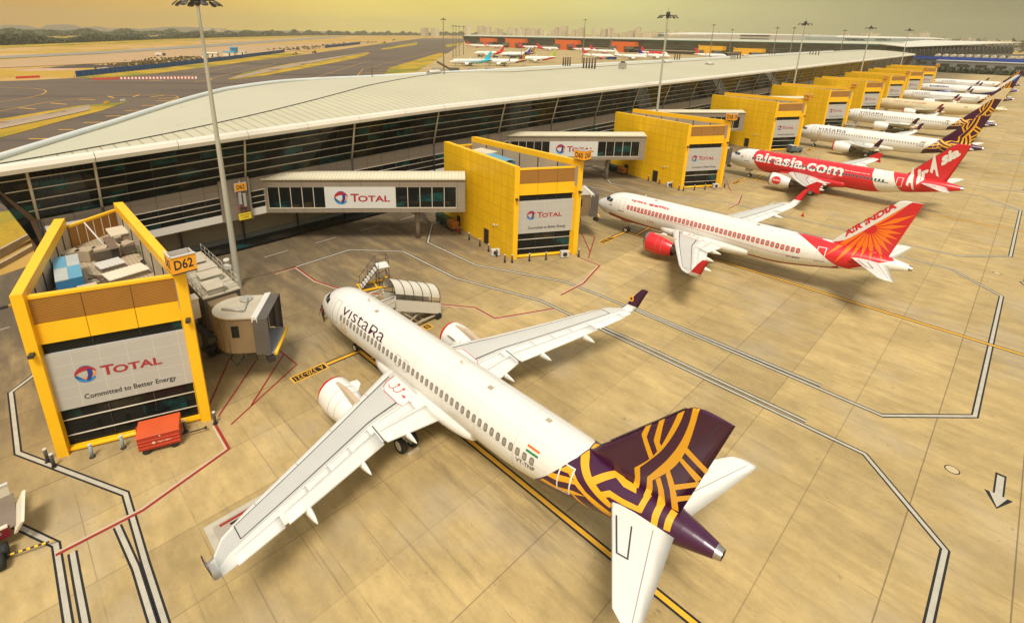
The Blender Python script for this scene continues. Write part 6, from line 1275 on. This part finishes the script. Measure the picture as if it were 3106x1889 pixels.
for k in range(6): s = k/5; barrier(-326+3*s, 30+9.5*s, True, R(72), 'red plastic barrier in the sparse row left of the long row', 'sparse red barriers')
for k in range(6): s = k/5; barrier(-358.4-1.5*s, -.9+9*s, True, R(95), 'red plastic barrier lying on the earth at far left', 'red barriers on the earth')
def shed(x, y, sx, sy, h, c, r, lab, rz=R(45)):
    t = thing('site_shed', lab, 'shed', (x, y, -.6), rz, 'site sheds beyond the blue fence'); m = MB(); m.box((0, 0, h/2), (sx, sy, h)); m.build('wall', c, t); m = MB(); m.hexa([(-sx*.55, -sy*.58, h), (sx*.55, -sy*.58, h), (sx*.55, sy*.58, h), (-sx*.55, sy*.58, h), (-sx*.55, -.1, h+1), (sx*.55, -.1, h+1), (sx*.55, .1, h+1), (-sx*.55, .1, h+1)]); m.build('roof', r, t); m = MB(); m.box((sx*.1, -sy/2-.02, h*.42), (1.4, .1, h*.8)); m.build('door', DARKM, t)
SHB = paint('shed_blue', (.02, .25, .45), .5); SHC = paint('shed_cream', (.66, .58, .42), .6)
shed(-560, 168, 11, 5, 4, SHC, SHC, 'cream site shed behind the blue fence, left one'); shed(-575, 190, 12, 5, 4.2, SHC, SHB, 'cream site shed with a blue roof behind the fence'); shed(-660, 225, 7, 6, 6.0, SHB, SHB, 'turquoise tank shed behind the blue roofed shed'); shed(-600, 213, 8, 4, 3.5, SHC, paint('shed_grey', (.4, .38, .3)), 'pale site shed at the right end of the camp'); shed(-541, 155, 5, 4, 3.5, SHC, SHB, 'small blue roofed hut at the left end of the camp')
t = thing('tipper_truck', 'white tipper truck on the pink earth road', 'truck', (-608, 131, -.3), R(55)); m = MB(); m.box((-1.5, 0, 2.4), (7, 2.4, 1.8)); m.build('body', PL_W, t); m = MB(); m.box((3.6, 0, 1.9), (2.2, 2.3, 2.0)); m.build('cab', paint('truck_dark', (.08, .06, .05)), t); wheel_set(t, [(-3, -1), (-1.5, -1), (3.4, -1), (-3, 1), (3.4, 1)], .55, .3)
for k, (x, y, lab) in enumerate(((-573.7, 264, 'yellow black works vehicle on the taxiway past the fence end'), (-607, 305, 'dark works vehicle on the taxiway, right of the yellow one'), (-1048, 704, 'dark vehicles cluster far along the taxiway'), (-1347, 938, 'tiny works vehicle farthest along the taxiway'))):
    t = thing('works_vehicle', lab, 'vehicle', (x, y, -.4), R(40), 'works vehicles on the taxiway'); s = 1+.5*(k > 1); m = MB(); m.box((0, 0, 1.2*s), (5*s, 2.2*s, 1.2*s)); m.build('body', paint('wv%d' % (k % 2), ((.35, .25, .03), (.05, .05, .06))[k % 2]), t); m = MB(); m.box((1.2*s, 0, 2.3*s), (1.8*s, 2*s, 1.2*s)); m.build('cab', DARKM, t); wheel_set(t, [(-1.7*s, -1*s), (1.7*s, -1*s), (-1.7*s, 1*s), (1.7*s, 1*s)], .5*s, .3)
for x, y, l in ((-206.5, 21.5, 'white taxi sign at the tip of the near grass island'), (-203, 15.5, 'yellow taxi sign on the near grass island')):
    t = thing('taxi_sign', l, 'sign', (x, y, -.3), R(30)); m = MB(); m.box((0, 0, .75), (.25, 2.0, .8)); m.build('panel', PL_W if 'white' in l else YFLAT, t); m = MB(); m.box((0, -.7, .2), (.1, .1, .4)); m.box((0, .7, .2), (.1, .1, .4)); m.build('leg', DARKM, t)
# spoil heaps and scrub in front of the fence
rnd = random.Random(11)
def heap(x, y, lx, ly, h, mt, lab, rz, nm='spoil_heap', cat='heap'):
    m = MB(); n = 16; rg = []
    for j in range(6):
        f_ = 1-j/5.2; rg.append([((lx*f_+rnd.uniform(-.06, .06)*lx)*math.cos(2*math.pi*i/n), (ly*f_+rnd.uniform(-.06, .06)*ly)*math.sin(2*math.pi*i/n), h*(j/5)**.8*rnd.uniform(.8, 1.1)) for i in range(n)])
    m.loft(rg, 0, True, True, (False, True)); o = m.build(nm, mt); o.location = (x, y, -.65); o.rotation_euler[2] = rz; return tag(o, lab, cat)
heap(-447, 45, 32, 5, 2.2, paint('tarmac_heap', (.06, .045, .04), .9), 'long black heap lying beside the blue fence', R(72)); heap(-415, 50, 8, 4, 1.8, paint('grey_heap', (.3, .24, .2), .9), 'small grey heap between the fence and the black heap', R(60))
heap(-430, 20, 20, 6, 1.4, paint('pink_heap', (.45, .28, .19), .9), 'low pinkish heap of earth at the left', R(70))
def scrub(name, pts, n, h, mt, spread):
    m = MB()
    for i in range(n):
        k = rnd.randrange(len(pts)-1); s = rnd.random(); a, b_ = pts[k], pts[k+1]; cx, cy = a[0]+(b_[0]-a[0])*s+rnd.gauss(0, spread), a[1]+(b_[1]-a[1])*s+rnd.gauss(0, spread); hh = h*rnd.uniform(.4, 1.2)
        for q in range(5):
            u = Vector((rnd.uniform(-1, 1), rnd.uniform(-1, 1), 0)).normalized()*hh*.7; m.quad((cx-u.x, cy-u.y, 0), (cx+u.x, cy+u.y, 0), (cx+u.x*.6+rnd.uniform(-.3, .3)*hh, cy+u.y*.6, hh), (cx-u.x*.5, cy-u.y*.5+rnd.uniform(-.3, .3)*hh, hh*rnd.uniform(.6, 1.1)))
    o = m.build(name, mt, fix=False); o.location = (0, 0, -.6); return tag(o, kind='stuff')
scrub('dry_scrub', [(-440, 62), (-480, 90), (-520, 120), (-560, 150)], 420, 1.5, paint('scrub', (.15, .115, .045), .9, .4, .3), 11); scrub('dry_scrub', [(-700, 300), (-900, 480), (-1200, 760)], 260, 2.0, paint('scrub', (.15, .115, .045)), 14)
# ------------------------------------------------------------------ second pier, its towers and aircraft
TEAL_E = paint('roof_edge_teal', (.10, .22, .17), .5, .1, .05); FAR_G = Mat('far_glass', .12, 0, .5); kk = FAR_G.white((FAR_G.x*(1/7.5)).floor(), (FAR_G.z*(1/2.4)).floor()); FAR_G.base(FAR_G.mix((.030, .034, .034), (.075, .085, .08), kk)); FAR_G = FAR_G.m
t = thing('terminal_pier', 'distant terminal pier with dark glass and a teal roof edge behind the apron', 'terminal', (-470, 740, 0))
m = MB(); m.hexa([(-331, 0, 5.2), (390, 0, 5.2), (390, 50, 5.2), (-331, 50, 5.2), (-338, -3, 18.6), (390, -3, 18.6), (390, 53, 18.6), (-338, 53, 18.6)]); m.build('glazing', FAR_G, t)
m = MB(); m.box((30, 24, 4.6), (722, 47, 1.4)); m.build('white_band', WHITEB, t); m = MB(); m.box((30, 26, 2), (716, 44, 4)); m.build('base', DGREY, t)
m = MB(); m.hexa([(-340, -5, 18.6), (392, -5, 18.6), (392, 55, 18.6), (-340, 55, 18.6), (-340, -5, 19.4), (392, -5, 19.4), (392, 55, 19.4), (-340, 55, 19.4)]); m.build('roof_edge', TEAL_E, t)
m = MB(); m.loft([[(x, -4+58*k/8, 19.4+2.4*math.sin(math.pi*k/8)) for k in range(9)] for x in (-339, 391)], 0, True, False); m.build('roof', MEMB, t, fix=False)
m = MB(); [m.tube((-330+k*15, -.2, 5.2), (-337+k*15, -3.2, 18.6), .25, 4) for k in range(0)]; [m.box((26, -.4-(z-5.2)*.22, z), (724, .25, .3)) for z in (8.5, 11.5)]; m.build('mullion', paint('far_mullion', (.22, .20, .15), .5), t)
OR_T = paint('orange_panel', (.72, .13, .015), .5, .1, .2)
def far_tower(x0, x1, h, mt, lab, y=725):
    w = x1-x0; t = thing('gate_tower', lab, 'gate tower', ((x0+x1)/2, y, 0), 0, 'gate towers on the far pier'); m = MB(); m.hexa([(-w*.5, 0, 0), (w*.18, 0, 0), (w*.18, 15, 0), (-w*.5, 15, 0), (-w*.5, 0, h), (w*.5, 0, h), (w*.5, 15, h), (-w*.5, 15, h)]) if False else None
    m.box((-w*.12, 7, h*.28), (w*.36, 14, h*.56)); m.box((0, 7, h*.78), (w, 14, h*.44)); m.build('wall', mt, t)
    for s in (-1, 1): m = MB(); m.box((s*w*.36, -3, h*.43), (w*.24, 9, 3.2)); m.box((s*w*.36, -5, h*.15), (1.2, 1.2, h*.3)); m.build('boarding_bridge', paint('far_bridge', (.12, .13, .12), .5), t)
    m = MB(); m.box((-w*.47, -.5, h+.6), (w*.05, 1, 1.4)); m.build('sign', mt, t)
far_tower(-742, -707, 15.9, OR_T, 'orange gate tower at the left end of the distant pier'); far_tower(-673, -628, 16.2, OR_T, 'orange gate tower second from the left on the distant pier'); far_tower(-554, -508, 16, OR_T, 'orange gate tower third from the left on the distant pier'); far_tower(-441, -401, 15.2, OR_T, 'orange gate tower at the right, above a red tailed aircraft')
YF2 = paint('yellow_far', (.88, .45, .010), .45, .08, .3); far_tower(-300, -267, 12.6, YF2, 'far yellow gate tower left, behind the pier roof'); far_tower(-252, -216, 10.6, YF2, 'far yellow gate tower right, behind the pier roof')
# aircraft parked on the apron behind the pier
def fin_band(mt, poly):
    def d(t, f, fin):
        for sd in (-1, 1): decal('livery', [poly], mt, lambda u, v: (u, sd*(max(fin_y(u, v), fus_y(u, v))+.03), v), fin, (.6, .6))
    return d
def belly(mt, poly, rest=None):
    def d(t, f, fin):
        for sd in (-1, 1): decal('livery', [dg(poly)], mt, lambda u, v: skin(u, v, .02, sd), f, (.6, .3))
        if rest: rest(t, f, fin)
    return d
G2 = 'airliners parked on the apron behind the pier'
tealL = dict(fin=L_TEAL, tip=W_WHITE, deco=belly(L_TEAL, [(10, -20), (18, 5), (25, 14), (29, 40), (32, 88), (37, 90), (37, -93), (14, -93)]))
airliner('parked_airliner', 'white airliner with turquoise tail and rear belly', -305, 275, 62, tealL, G2, 1)
farv = lambda: dict(fin=PURP, tip=PURP, deco=vist_deco)
airliner('parked_airliner', 'white airliner with purple gold tail, right of the turquoise one', -294, 304, 42, farv(), G2, 1)
airliner('parked_airliner', 'white airliner with blue streaked fin behind the purple tailed one', -392, 423, 52, dict(INDI, text=[]), G2, 1)
airliner('parked_airliner', 'white airliner with purple gold tail, rear one in the cluster', -400, 440, 52, farv(), G2, 1)
bam = dict(fin=LIME, tip=W_WHITE, deco=belly(L_RED, [(18, -30), (24, 0), (30, 20), (37, 30), (37, -93), (18, -93)]))
airliner('parked_airliner', 'airliner with lime green fin and red rear belly', -310, 368, 60, bam, G2, 2)
redt = dict(fin=L_RED, tip=L_RED, eng=L_RED); redm = dict(fin=L_RED, tip=L_RED, deco=belly(L_RED, [(22, -60), (26, 20), (29, 88), (37, 90), (37, -93), (22, -93)]))
for x, y, yw, L_, lab in ((-628, 676, 205, redt, 'red tailed white airliner before the second orange tower'), (-668, 668, 205, redt, 'red tailed white airliner at the left end of the far apron'), (-378, 640, 205, redt, 'red tailed white airliner below the right orange tower'), (-430, 670, 205, redt, 'red tailed white airliner left of the right orange tower'),
        (-500, 668, 205, redm, 'red airliner by the third orange tower'), (-560, 690, 205, redm, 'red airliner partly hidden behind the lime finned one'), (-300, 640, 190, dict(AA, text=[], lod=2), 'red and white airliner right of the right orange tower'), (-430, 420, 60, redm, 'small red propliner at the far apron edge beside slim masts'),
        (-255, 560, 200, dict(fin=L_BLUE, tip=L_BLUE), 'airliner with navy tail before the left yellow block'), (-262, 520, 200, dict(fin=W_WHITE, tip=W_WHITE), 'plain white airliner with white fin behind the roof'), (-290, 500, 205, redt, 'white airliner with red fin beside dark blue buses'), (-225, 640, 200, redt, 'red tailed airliner hidden low behind the roof')):
    L_ = {k: v for k, v in L_.items() if k not in ('engdeco', 'lod')}
    if L_.get('deco') is aa_deco: L_['deco'] = belly(L_RED, [(6, 93), (6.9, -31), (25, -31), (24.8, 93)])
    airliner('parked_airliner', lab, x, y, yw, L_, 'airliners at the far pier', 2)
for k, (x, y, s) in enumerate(((-305, 505, 13), (-318, 512, 13), (-292, 498, 11))):
    t = thing('apron_bus', 'dark blue apron bus parked beside the red finned airliner', 'bus', (x, y, 0), R(15), 'dark blue buses behind the pier'); m = MB(); m.box((0, 0, 1.9), (s, 2.8, 2.6)); m.build('body', paint('bus_blue', (.02, .04, .22), .4), t); m = MB(); m.box((0, 0, 2.3), (s*.96, 2.86, .9)); m.build('window', GLASS, t); wheel_set(t, [(-s*.33, -1.2), (s*.33, -1.2), (-s*.33, 1.2), (s*.33, 1.2)], .5, .3)
for k, (x, y, c, lab) in enumerate(((-395, 420, (.03, .04, .10), 'dark blue ground tractor on the far apron left'), (-375, 428, (.05, .03, .03), 'dark equipment box on the far apron'), (-415, 415, (.06, .05, .05), 'dark tow tractor right of the turquoise fin'))):
    t = thing('tow_tractor', lab, 'tractor', (x, y, 0), R(30)); m = MB(); m.box((0, 0, 1.0), (6, 2.6, 1.3)); m.build('body', paint('tt%d' % k, c), t); m = MB(); m.box((-1.5, 0, 2.0), (2, 2.2, .9)); m.build('cab', GLASS, t); wheel_set(t, [(-2, -1.1), (2, -1.1), (-2, 1.1), (2, 1.1)], .5, .3)
t = thing('mobile_steps', 'dark mobile stairs and carts at the foot of the mast behind the roof', 'steps', (-258, 232, 0), R(40)); m = MB(); m.hexa([(-7, -1.2, 6), (3, -1.2, .8), (3, 1.2, .8), (-7, 1.2, 6), (-7, -1.2, 7.4), (3, -1.2, 2.2), (3, 1.2, 2.2), (-7, 1.2, 7.4)]); m.build('flight', paint('steps_brown', (.10, .06, .04)), t); m = MB(); m.box((-2, 0, 1.1), (11, 2.4, 1)); m.build('chassis', STEEL, t)
for k in range(4):
    o = MB(); o.box((0, 0, 1.5), (7, 3, 2.4)); o.box((0, 0, 2.75), (7.2, 3.2, .12)); o = o.build('cargo_dolly', [STEEL, DGREY][k % 2]); o.location = (-262+9*k, 226+9*k, 0); o.rotation_euler[2] = R(45); tag(o, 'grey cargo container parked behind the pier roof near the light mast', 'cargo container', 'cargo containers behind the pier')

# ------------------------------------------------------------------ main terminal and its approaches (right background)
RPALE = paint('main_roof_pale', (.62, .60, .48), .6, .06, .02); WPALE = paint('main_wall_pale', (.50, .49, .43), .6, .08, .03)
t = thing('main_terminal', 'wide white main terminal with stepped pale roofs on the horizon', 'terminal', (-240, 930, 0))
m = MB(); m.box((-40, 30, 14), (180, 60, 28)); m.hexa([(-260, 30, 0), (-130, 0, 0), (-130, 70, 0), (-260, 90, 0), (-260, 30, 22), (-130, 0, 28), (-130, 70, 28), (-260, 90, 22)]); m.build('wall', WPALE, t)
for z in (27, 21.5, 17): m = MB(); m.box((-62, -.6, z), (46, .6, 1.3)); m.build('window_strip', DARKM, t)
m = MB(); m.hexa([(-260, 25, 28), (172, -5, 25), (172, 130, 25), (-260, 230, 28), (-200, 60, 31), (150, 20, 27), (150, 110, 27), (-200, 200, 31)]); m.build('roof', RPALE, t)
m = MB(); m.hexa([(20, -20, 0), (165, -45, 0), (165, 60, 0), (20, 60, 0), (20, -22, 25.5), (168, -48, 25.5), (168, 60, 25.5), (20, 60, 25.5)]); m.build('front_hall', WPALE, t)
m = MB(); m.hexa([(30, -27, 5), (126, -46, 5), (126, -30, 5), (30, 0, 5), (22, -28, 19.8), (126, -47, 20), (126, -30, 20), (30, 0, 20)]); m.build('dark_glazing', DARKM, t)
m = MB(); m.hexa([(5, -31, 19.6), (166, -60, 20.0), (166, -20, 20.0), (5, 0, 20.0), (5, -31, 20.4), (166, -60, 20.7), (166, -20, 21.0), (5, 0, 21.0)]); m.build('canopy', TEAL_E, t)
o = decal('lettering', [text_faces('TERMINAL 3', 0, 0, 24, 3.0, bold=.02), text_faces('टर्मिनल 3', 30, 0, 44, 3.6, bold=.02)], paint('letter_black', (.02, .02, .022)), lambda u, v: (72+u*1.25, -22-(52+u*1.25)*.176-.6, 21.6+v), t, None)
t = thing('forecourt_roof', 'broad pale forecourt roof on dark trusses at the right', 'roof', (-60, 800, 0)); m = MB(); m.hexa([(-38, -60, 19), (-6, -110, 17.2), (76, -10, 23), (-10, 40, 22), (-38, -60, 20), (-6, -110, 17.9), (76, -10, 23.7), (-10, 40, 24)]); m.build('roof', RPALE, t)
m = MB(); rnd = random.Random(4)
for k in range(26): x = -4+k*3.0; y = -104+k*3.6; m.path([(x-2, y, 6), (x, y, 17+k*.2)], .35, 4); m.path([(x+2, y, 6), (x, y, 17+k*.2)], .35, 4)
m.build('truss', paint('truss_dark', (.10, .09, .08)), t); m = MB(); m.hexa([(-30, -62, 0), (-4, -98, 0), (72, -6, 0), (-10, 36, 0), (-30, -62, 15), (-4, -98, 15), (72, -6, 19), (-10, 36, 19)]); m.build('hall', paint('hall_dark', (.05, .055, .055)), t)
VB = paint('viaduct_blue', (.005, .045, .27), .5, .15, .1); VC = paint('viaduct_concrete', (.20, .19, .165), .8, .2, .1)
t = thing('metro_viaduct', 'elevated metro viaduct with a deep blue edge beam at the right', 'viaduct', (-40, 600, 0), R(-4.5)); m = MB(); m.box((60, 0, 10.3), (210, .5, 2.7)); m.build('edge_beam', VB, t); m = MB(); m.box((60, 6, 9.2), (210, 11, 1.4)); m.build('deck', VC, t)
for k in range(9): m = MB(); m.tube((-35+k*17, 6, 0), (-35+k*17, 6, 8.6), 1.1, 10); m.box((-35+k*17, 6, 8.3), (2.5, 9, 1)); m.build('pier', VC, t)
m = MB(); [m.tube((12+k*5.2, 2, 12.2), (12+k*5.2, 10, 12.2), 1.6, 10) for k in range(14)]; m.build('platform_shelter', paint('shelter_cream', (.55, .47, .33), .5, .1), t)
t = thing('road_flyover', 'grey road flyover rising behind the blue viaduct', 'flyover', (-10, 680, 0), R(-3)); m = MB(); m.hexa([(-20, 0, 10), (160, 0, 17), (160, 12, 17), (-20, 12, 10), (-20, 0, 11.6), (160, 0, 18.6), (160, 12, 18.6), (-20, 12, 11.6)]); m.hexa([(-20, -22, 8), (160, -22, 12), (160, -12, 12), (-20, -12, 8), (-20, -22, 9.4), (160, -22, 13.4), (160, -12, 13.4), (-20, -12, 9.4)]); m.build('deck', VC, t); m = MB(); [m.box((x, y, 5), (2, 6, 10)) for x in range(-10, 160, 24) for y in (6, -17)]; m.build('pier', VC, t)
for x, y, w_, d_, h_, c, lab in ((10, 590, 70, 12, 8.5, (.20, .20, .185), 'grey low building behind the far aircraft, right of the last tower'), (-55, 640, 60, 16, 8, (.10, .105, .10), 'dark low building beyond the last yellow tower'), (75, 560, 40, 20, 6, (.02, .18, .15), 'low green roofed building at the right edge'), (80, 700, 50, 30, 15, (.20, .19, .17), 'grey block under the flyover at the right'), (60, 780, 30, 16, 20, (.34, .32, .28), 'pale block far right behind the flyovers')):
    t = thing('service_building', lab, 'building', (x, y, 0), R(-3)); m = MB(); m.box((0, 0, h_/2), (w_, d_, h_)); m.build('wall', paint('sb%d' % int(x+100), c, .7, .15, .1), t); m = MB(); m.box((0, 0, h_+.2), (w_+1, d_+1, .4)); m.build('roof', GREY_L, t)
    for k in range(6): m = MB(); m.box((-w_*.42+k*w_*.168, -d_/2-.05, h_*.6), (w_*.1, .2, h_*.28)); m.build('window', DARKM, t)
def leafy(name, n, fpos, size, mats, lab=None, cat=None, kind=None, group=None):
    m = MB()
    for i in range(n):
        p, s = fpos(i); s *= size; u = Vector((rnd.gauss(0, 1), rnd.gauss(0, 1), rnd.gauss(0, .7))).normalized()*s; w_ = u.orthogonal().normalized()*s*.8; w_.rotate(Matrix.Rotation(rnd.uniform(0, 6.28), 3, u.normalized())); p = Vector(p); m.quad(p-u-w_, p+u-w_*.6, p+u*.8+w_, p-u*.7+w_*.9, rnd.randrange(len(mats)))
    return tag(m.build(name, mats, fix=False), lab, cat, group, kind)
LF = [paint('leaf_%d' % i, c, .85, .25, .1) for i, c in enumerate(((.050, .060, .028), (.070, .078, .034), (.038, .046, .024)))]
def hedge(i): x = rnd.uniform(-28, 75); return ((x, 566+rnd.uniform(-4, 4)-.08*x, abs(rnd.gauss(1.6, 1.2))), rnd.uniform(.6, 1.2))
leafy('hedge_planting', 1500, hedge, 1.1, LF, kind='stuff')
def rwood(i):
    x = rnd.uniform(-700, 900); y = rnd.uniform(1500, 2600); return ((x, y, abs(rnd.gauss(7, 6))), rnd.uniform(.7, 1.6))
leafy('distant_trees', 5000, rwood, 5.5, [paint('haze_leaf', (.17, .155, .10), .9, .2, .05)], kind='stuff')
# ------------------------------------------------------------------ horizon: wood, hills, city
def belt(path, n, depth, h, size, name):
    def f(i):
        k = rnd.random()*(len(path)-1); j = int(k); s = k-j; a, b_ = path[j], path[j+1]; x = a[0]+(b_[0]-a[0])*s; y = a[1]+(b_[1]-a[1])*s; d = rnd.random()*depth; u = Vector((x-CAM.x, y-CAM.y)).normalized()
        hh = h*(.72+.35*math.sin(x*.021+y*.017)*math.sin(y*.041)+.22*math.sin(y*.11+x*.07)); return ((x+u.x*d, y+u.y*d, rnd.random()**.75*hh), rnd.uniform(.6, 1.4))
    return leafy(name, n, f, size, LF, kind='stuff')
belt([(-1075, -120), (-1070, 23), (-1292, 175), (-1583, 361), (-1970, 675)], 30000, 200, 16.5, 2.1, 'wood')
belt([(-1900, -200), (-2000, 100), (-2300, 500), (-2600, 1100)], 14000, 1100, 19, 4.6, 'wood')
belt([(-1970, 675), (-2675, 1298), (-2818, 1754), (-3075, 2577), (-2600, 2800)], 15000, 260, 22, 4.4, 'wood')
HL = paint('hill_scrub', (.16, .13, .085), .95, .2, .004)
def ridge(name, pts, base, mt):
    b = MB(); d = Vector((pts[0][0]-CAM.x, pts[0][1]-CAM.y)).normalized()
    b.loft([[(x, y, -2) for x, y, z in pts], [(x+d.x*40, y+d.y*40, z*.7) for x, y, z in pts], [(x+d.x*120, y+d.y*120, z) for x, y, z in pts], [(x+d.x*500, y+d.y*500, -2) for x, y, z in pts]], 0, True, False); return structure(name, b, mt)
def wob(pts, n=7):
    o = []
    for (a, b_) in zip(pts, pts[1:]):
        for k in range(n): s = k/n; o.append((a[0]+(b_[0]-a[0])*s, a[1]+(b_[1]-a[1])*s, a[2]+(b_[2]-a[2])*(3*s*s-2*s**3)+rnd.uniform(-1.4, 1.4)))
    return o
ridge('hills', wob([(-3460, -150, 18), (-3454, 129, 27), (-3452, 172, 34), (-3448, 242, 33), (-3443, 295, 22), (-3440, 327, 36), (-3436, 380, 41), (-3427, 440, 39), (-3423, 468, 26), (-3413, 537, 33), (-3403, 596, 24), (-3370, 750, 24), (-3335, 897, 36), (-3295, 1033, 36), (-3250, 1150, 20), (-3000, 1900, 20)]), 0, HL)
CITY = []
for i, c in enumerate(((.74, .64, .43), (.66, .57, .40), (.78, .70, .50))):
    q = Mat('city_wall_%d' % i, .8); w_ = ((q.x*(1/6.)).fract().gt(.45))*((q.z*(1/3.4)).fract().gt(.45)); q.base(q.mix(q.scale(c, q.noise(.02, 2)*.2+.9), tuple(v*.42 for v in c), w_)); CITY.append(q.m)
def block(x, y, w_, d_, h_, mi, lab, rz=0.):
    t = thing('apartment_block', lab, 'building', (x, y, -2), rz, 'hazy apartment blocks on the skyline'); m = MB(); m.box((0, 0, h_/2), (w_, d_, h_)); m.build('wall', CITY[mi], t); m = MB(); m.box((0, 0, h_+.5), (w_*1.02, d_*1.02, 1)); m.box((w_*rnd.uniform(-.3, .3), 0, h_+2), (w_*.25, d_*.4, 3)); m.build('roof', CITY[(mi+1) % 3], t)
for k in range(58):
    x = -2060+k*19.5+rnd.uniform(-6, 6); h_ = {0: 0}.get(k, 0) or (46+6*math.sin(k*.9)+rnd.uniform(-9, 7)-(6 if k > 30 else 0)); w_ = rnd.uniform(13, 25)
    if k in (9, 10, 16): h_ *= .55
    block(x, 1900+rnd.uniform(-40, 60), w_, 16, h_, k % 3, 'pale hazy apartment block in the row above the distant pier')
for k in range(26): x = -1330+k*47+rnd.uniform(-14, 14); block(x, 2250+rnd.uniform(-60, 60), rnd.uniform(16, 40), 18, 34+rnd.uniform(-10, 9), k % 3, 'faint apartment block far right of the skyline row')
for x, y, w_, h_, lab in ((-2450, 1915, 34, 47, 'pair of taller hazy towers left of the skyline row, left one'), (-2395, 1945, 40, 44, 'pair of taller hazy towers left of the skyline row, right one'), (-3100, 20, 130, 34, 'long hazy building on the horizon at far left'), (-2900, 885, 60, 33, 'hazy low block on the left horizon, behind the tall mast'), (-2880, 950, 80, 30, 'hazy wide block on the left horizon, right of the tall mast')): block(x, y, w_, 30, h_, 1, lab)
GB = paint('skyline_glass', (.06, .12, .16), .3)
for x, lab in ((-1065, 'blue glass office block on the skyline, left one'), (-985, 'blue glass office block on the skyline, right one')):
    t = thing('office_block', lab, 'building', (x, 1880, -2)); m = MB(); m.box((0, 0, 17), (24, 20, 34)); m.build('wall', GB, t); m = MB(); m.box((0, 0, 34.4), (25, 21, .8)); m.build('roof', CITY[0], t)
# ------------------------------------------------------------------ the dusty air
b = MB(); b.box((-500, 800, 59.2), (7600, 6400, 122)); hz = b.build('haze', bpy.data.materials.new('haze_air')); tag(hz, kind='stuff'); hm = hz.data.materials[0]; hm.use_nodes = True; nt = hm.node_tree; nt.nodes.clear()
o_ = nt.nodes.new('ShaderNodeOutputMaterial'); pv = nt.nodes.new('ShaderNodeVolumePrincipled'); pv.inputs['Color'].default_value = (.97, .88, .60, 1); pv.inputs['Density'].default_value = .00016; pv.inputs['Anisotropy'].default_value = .2; nt.links.new(pv.outputs[0], o_.inputs['Volume'])
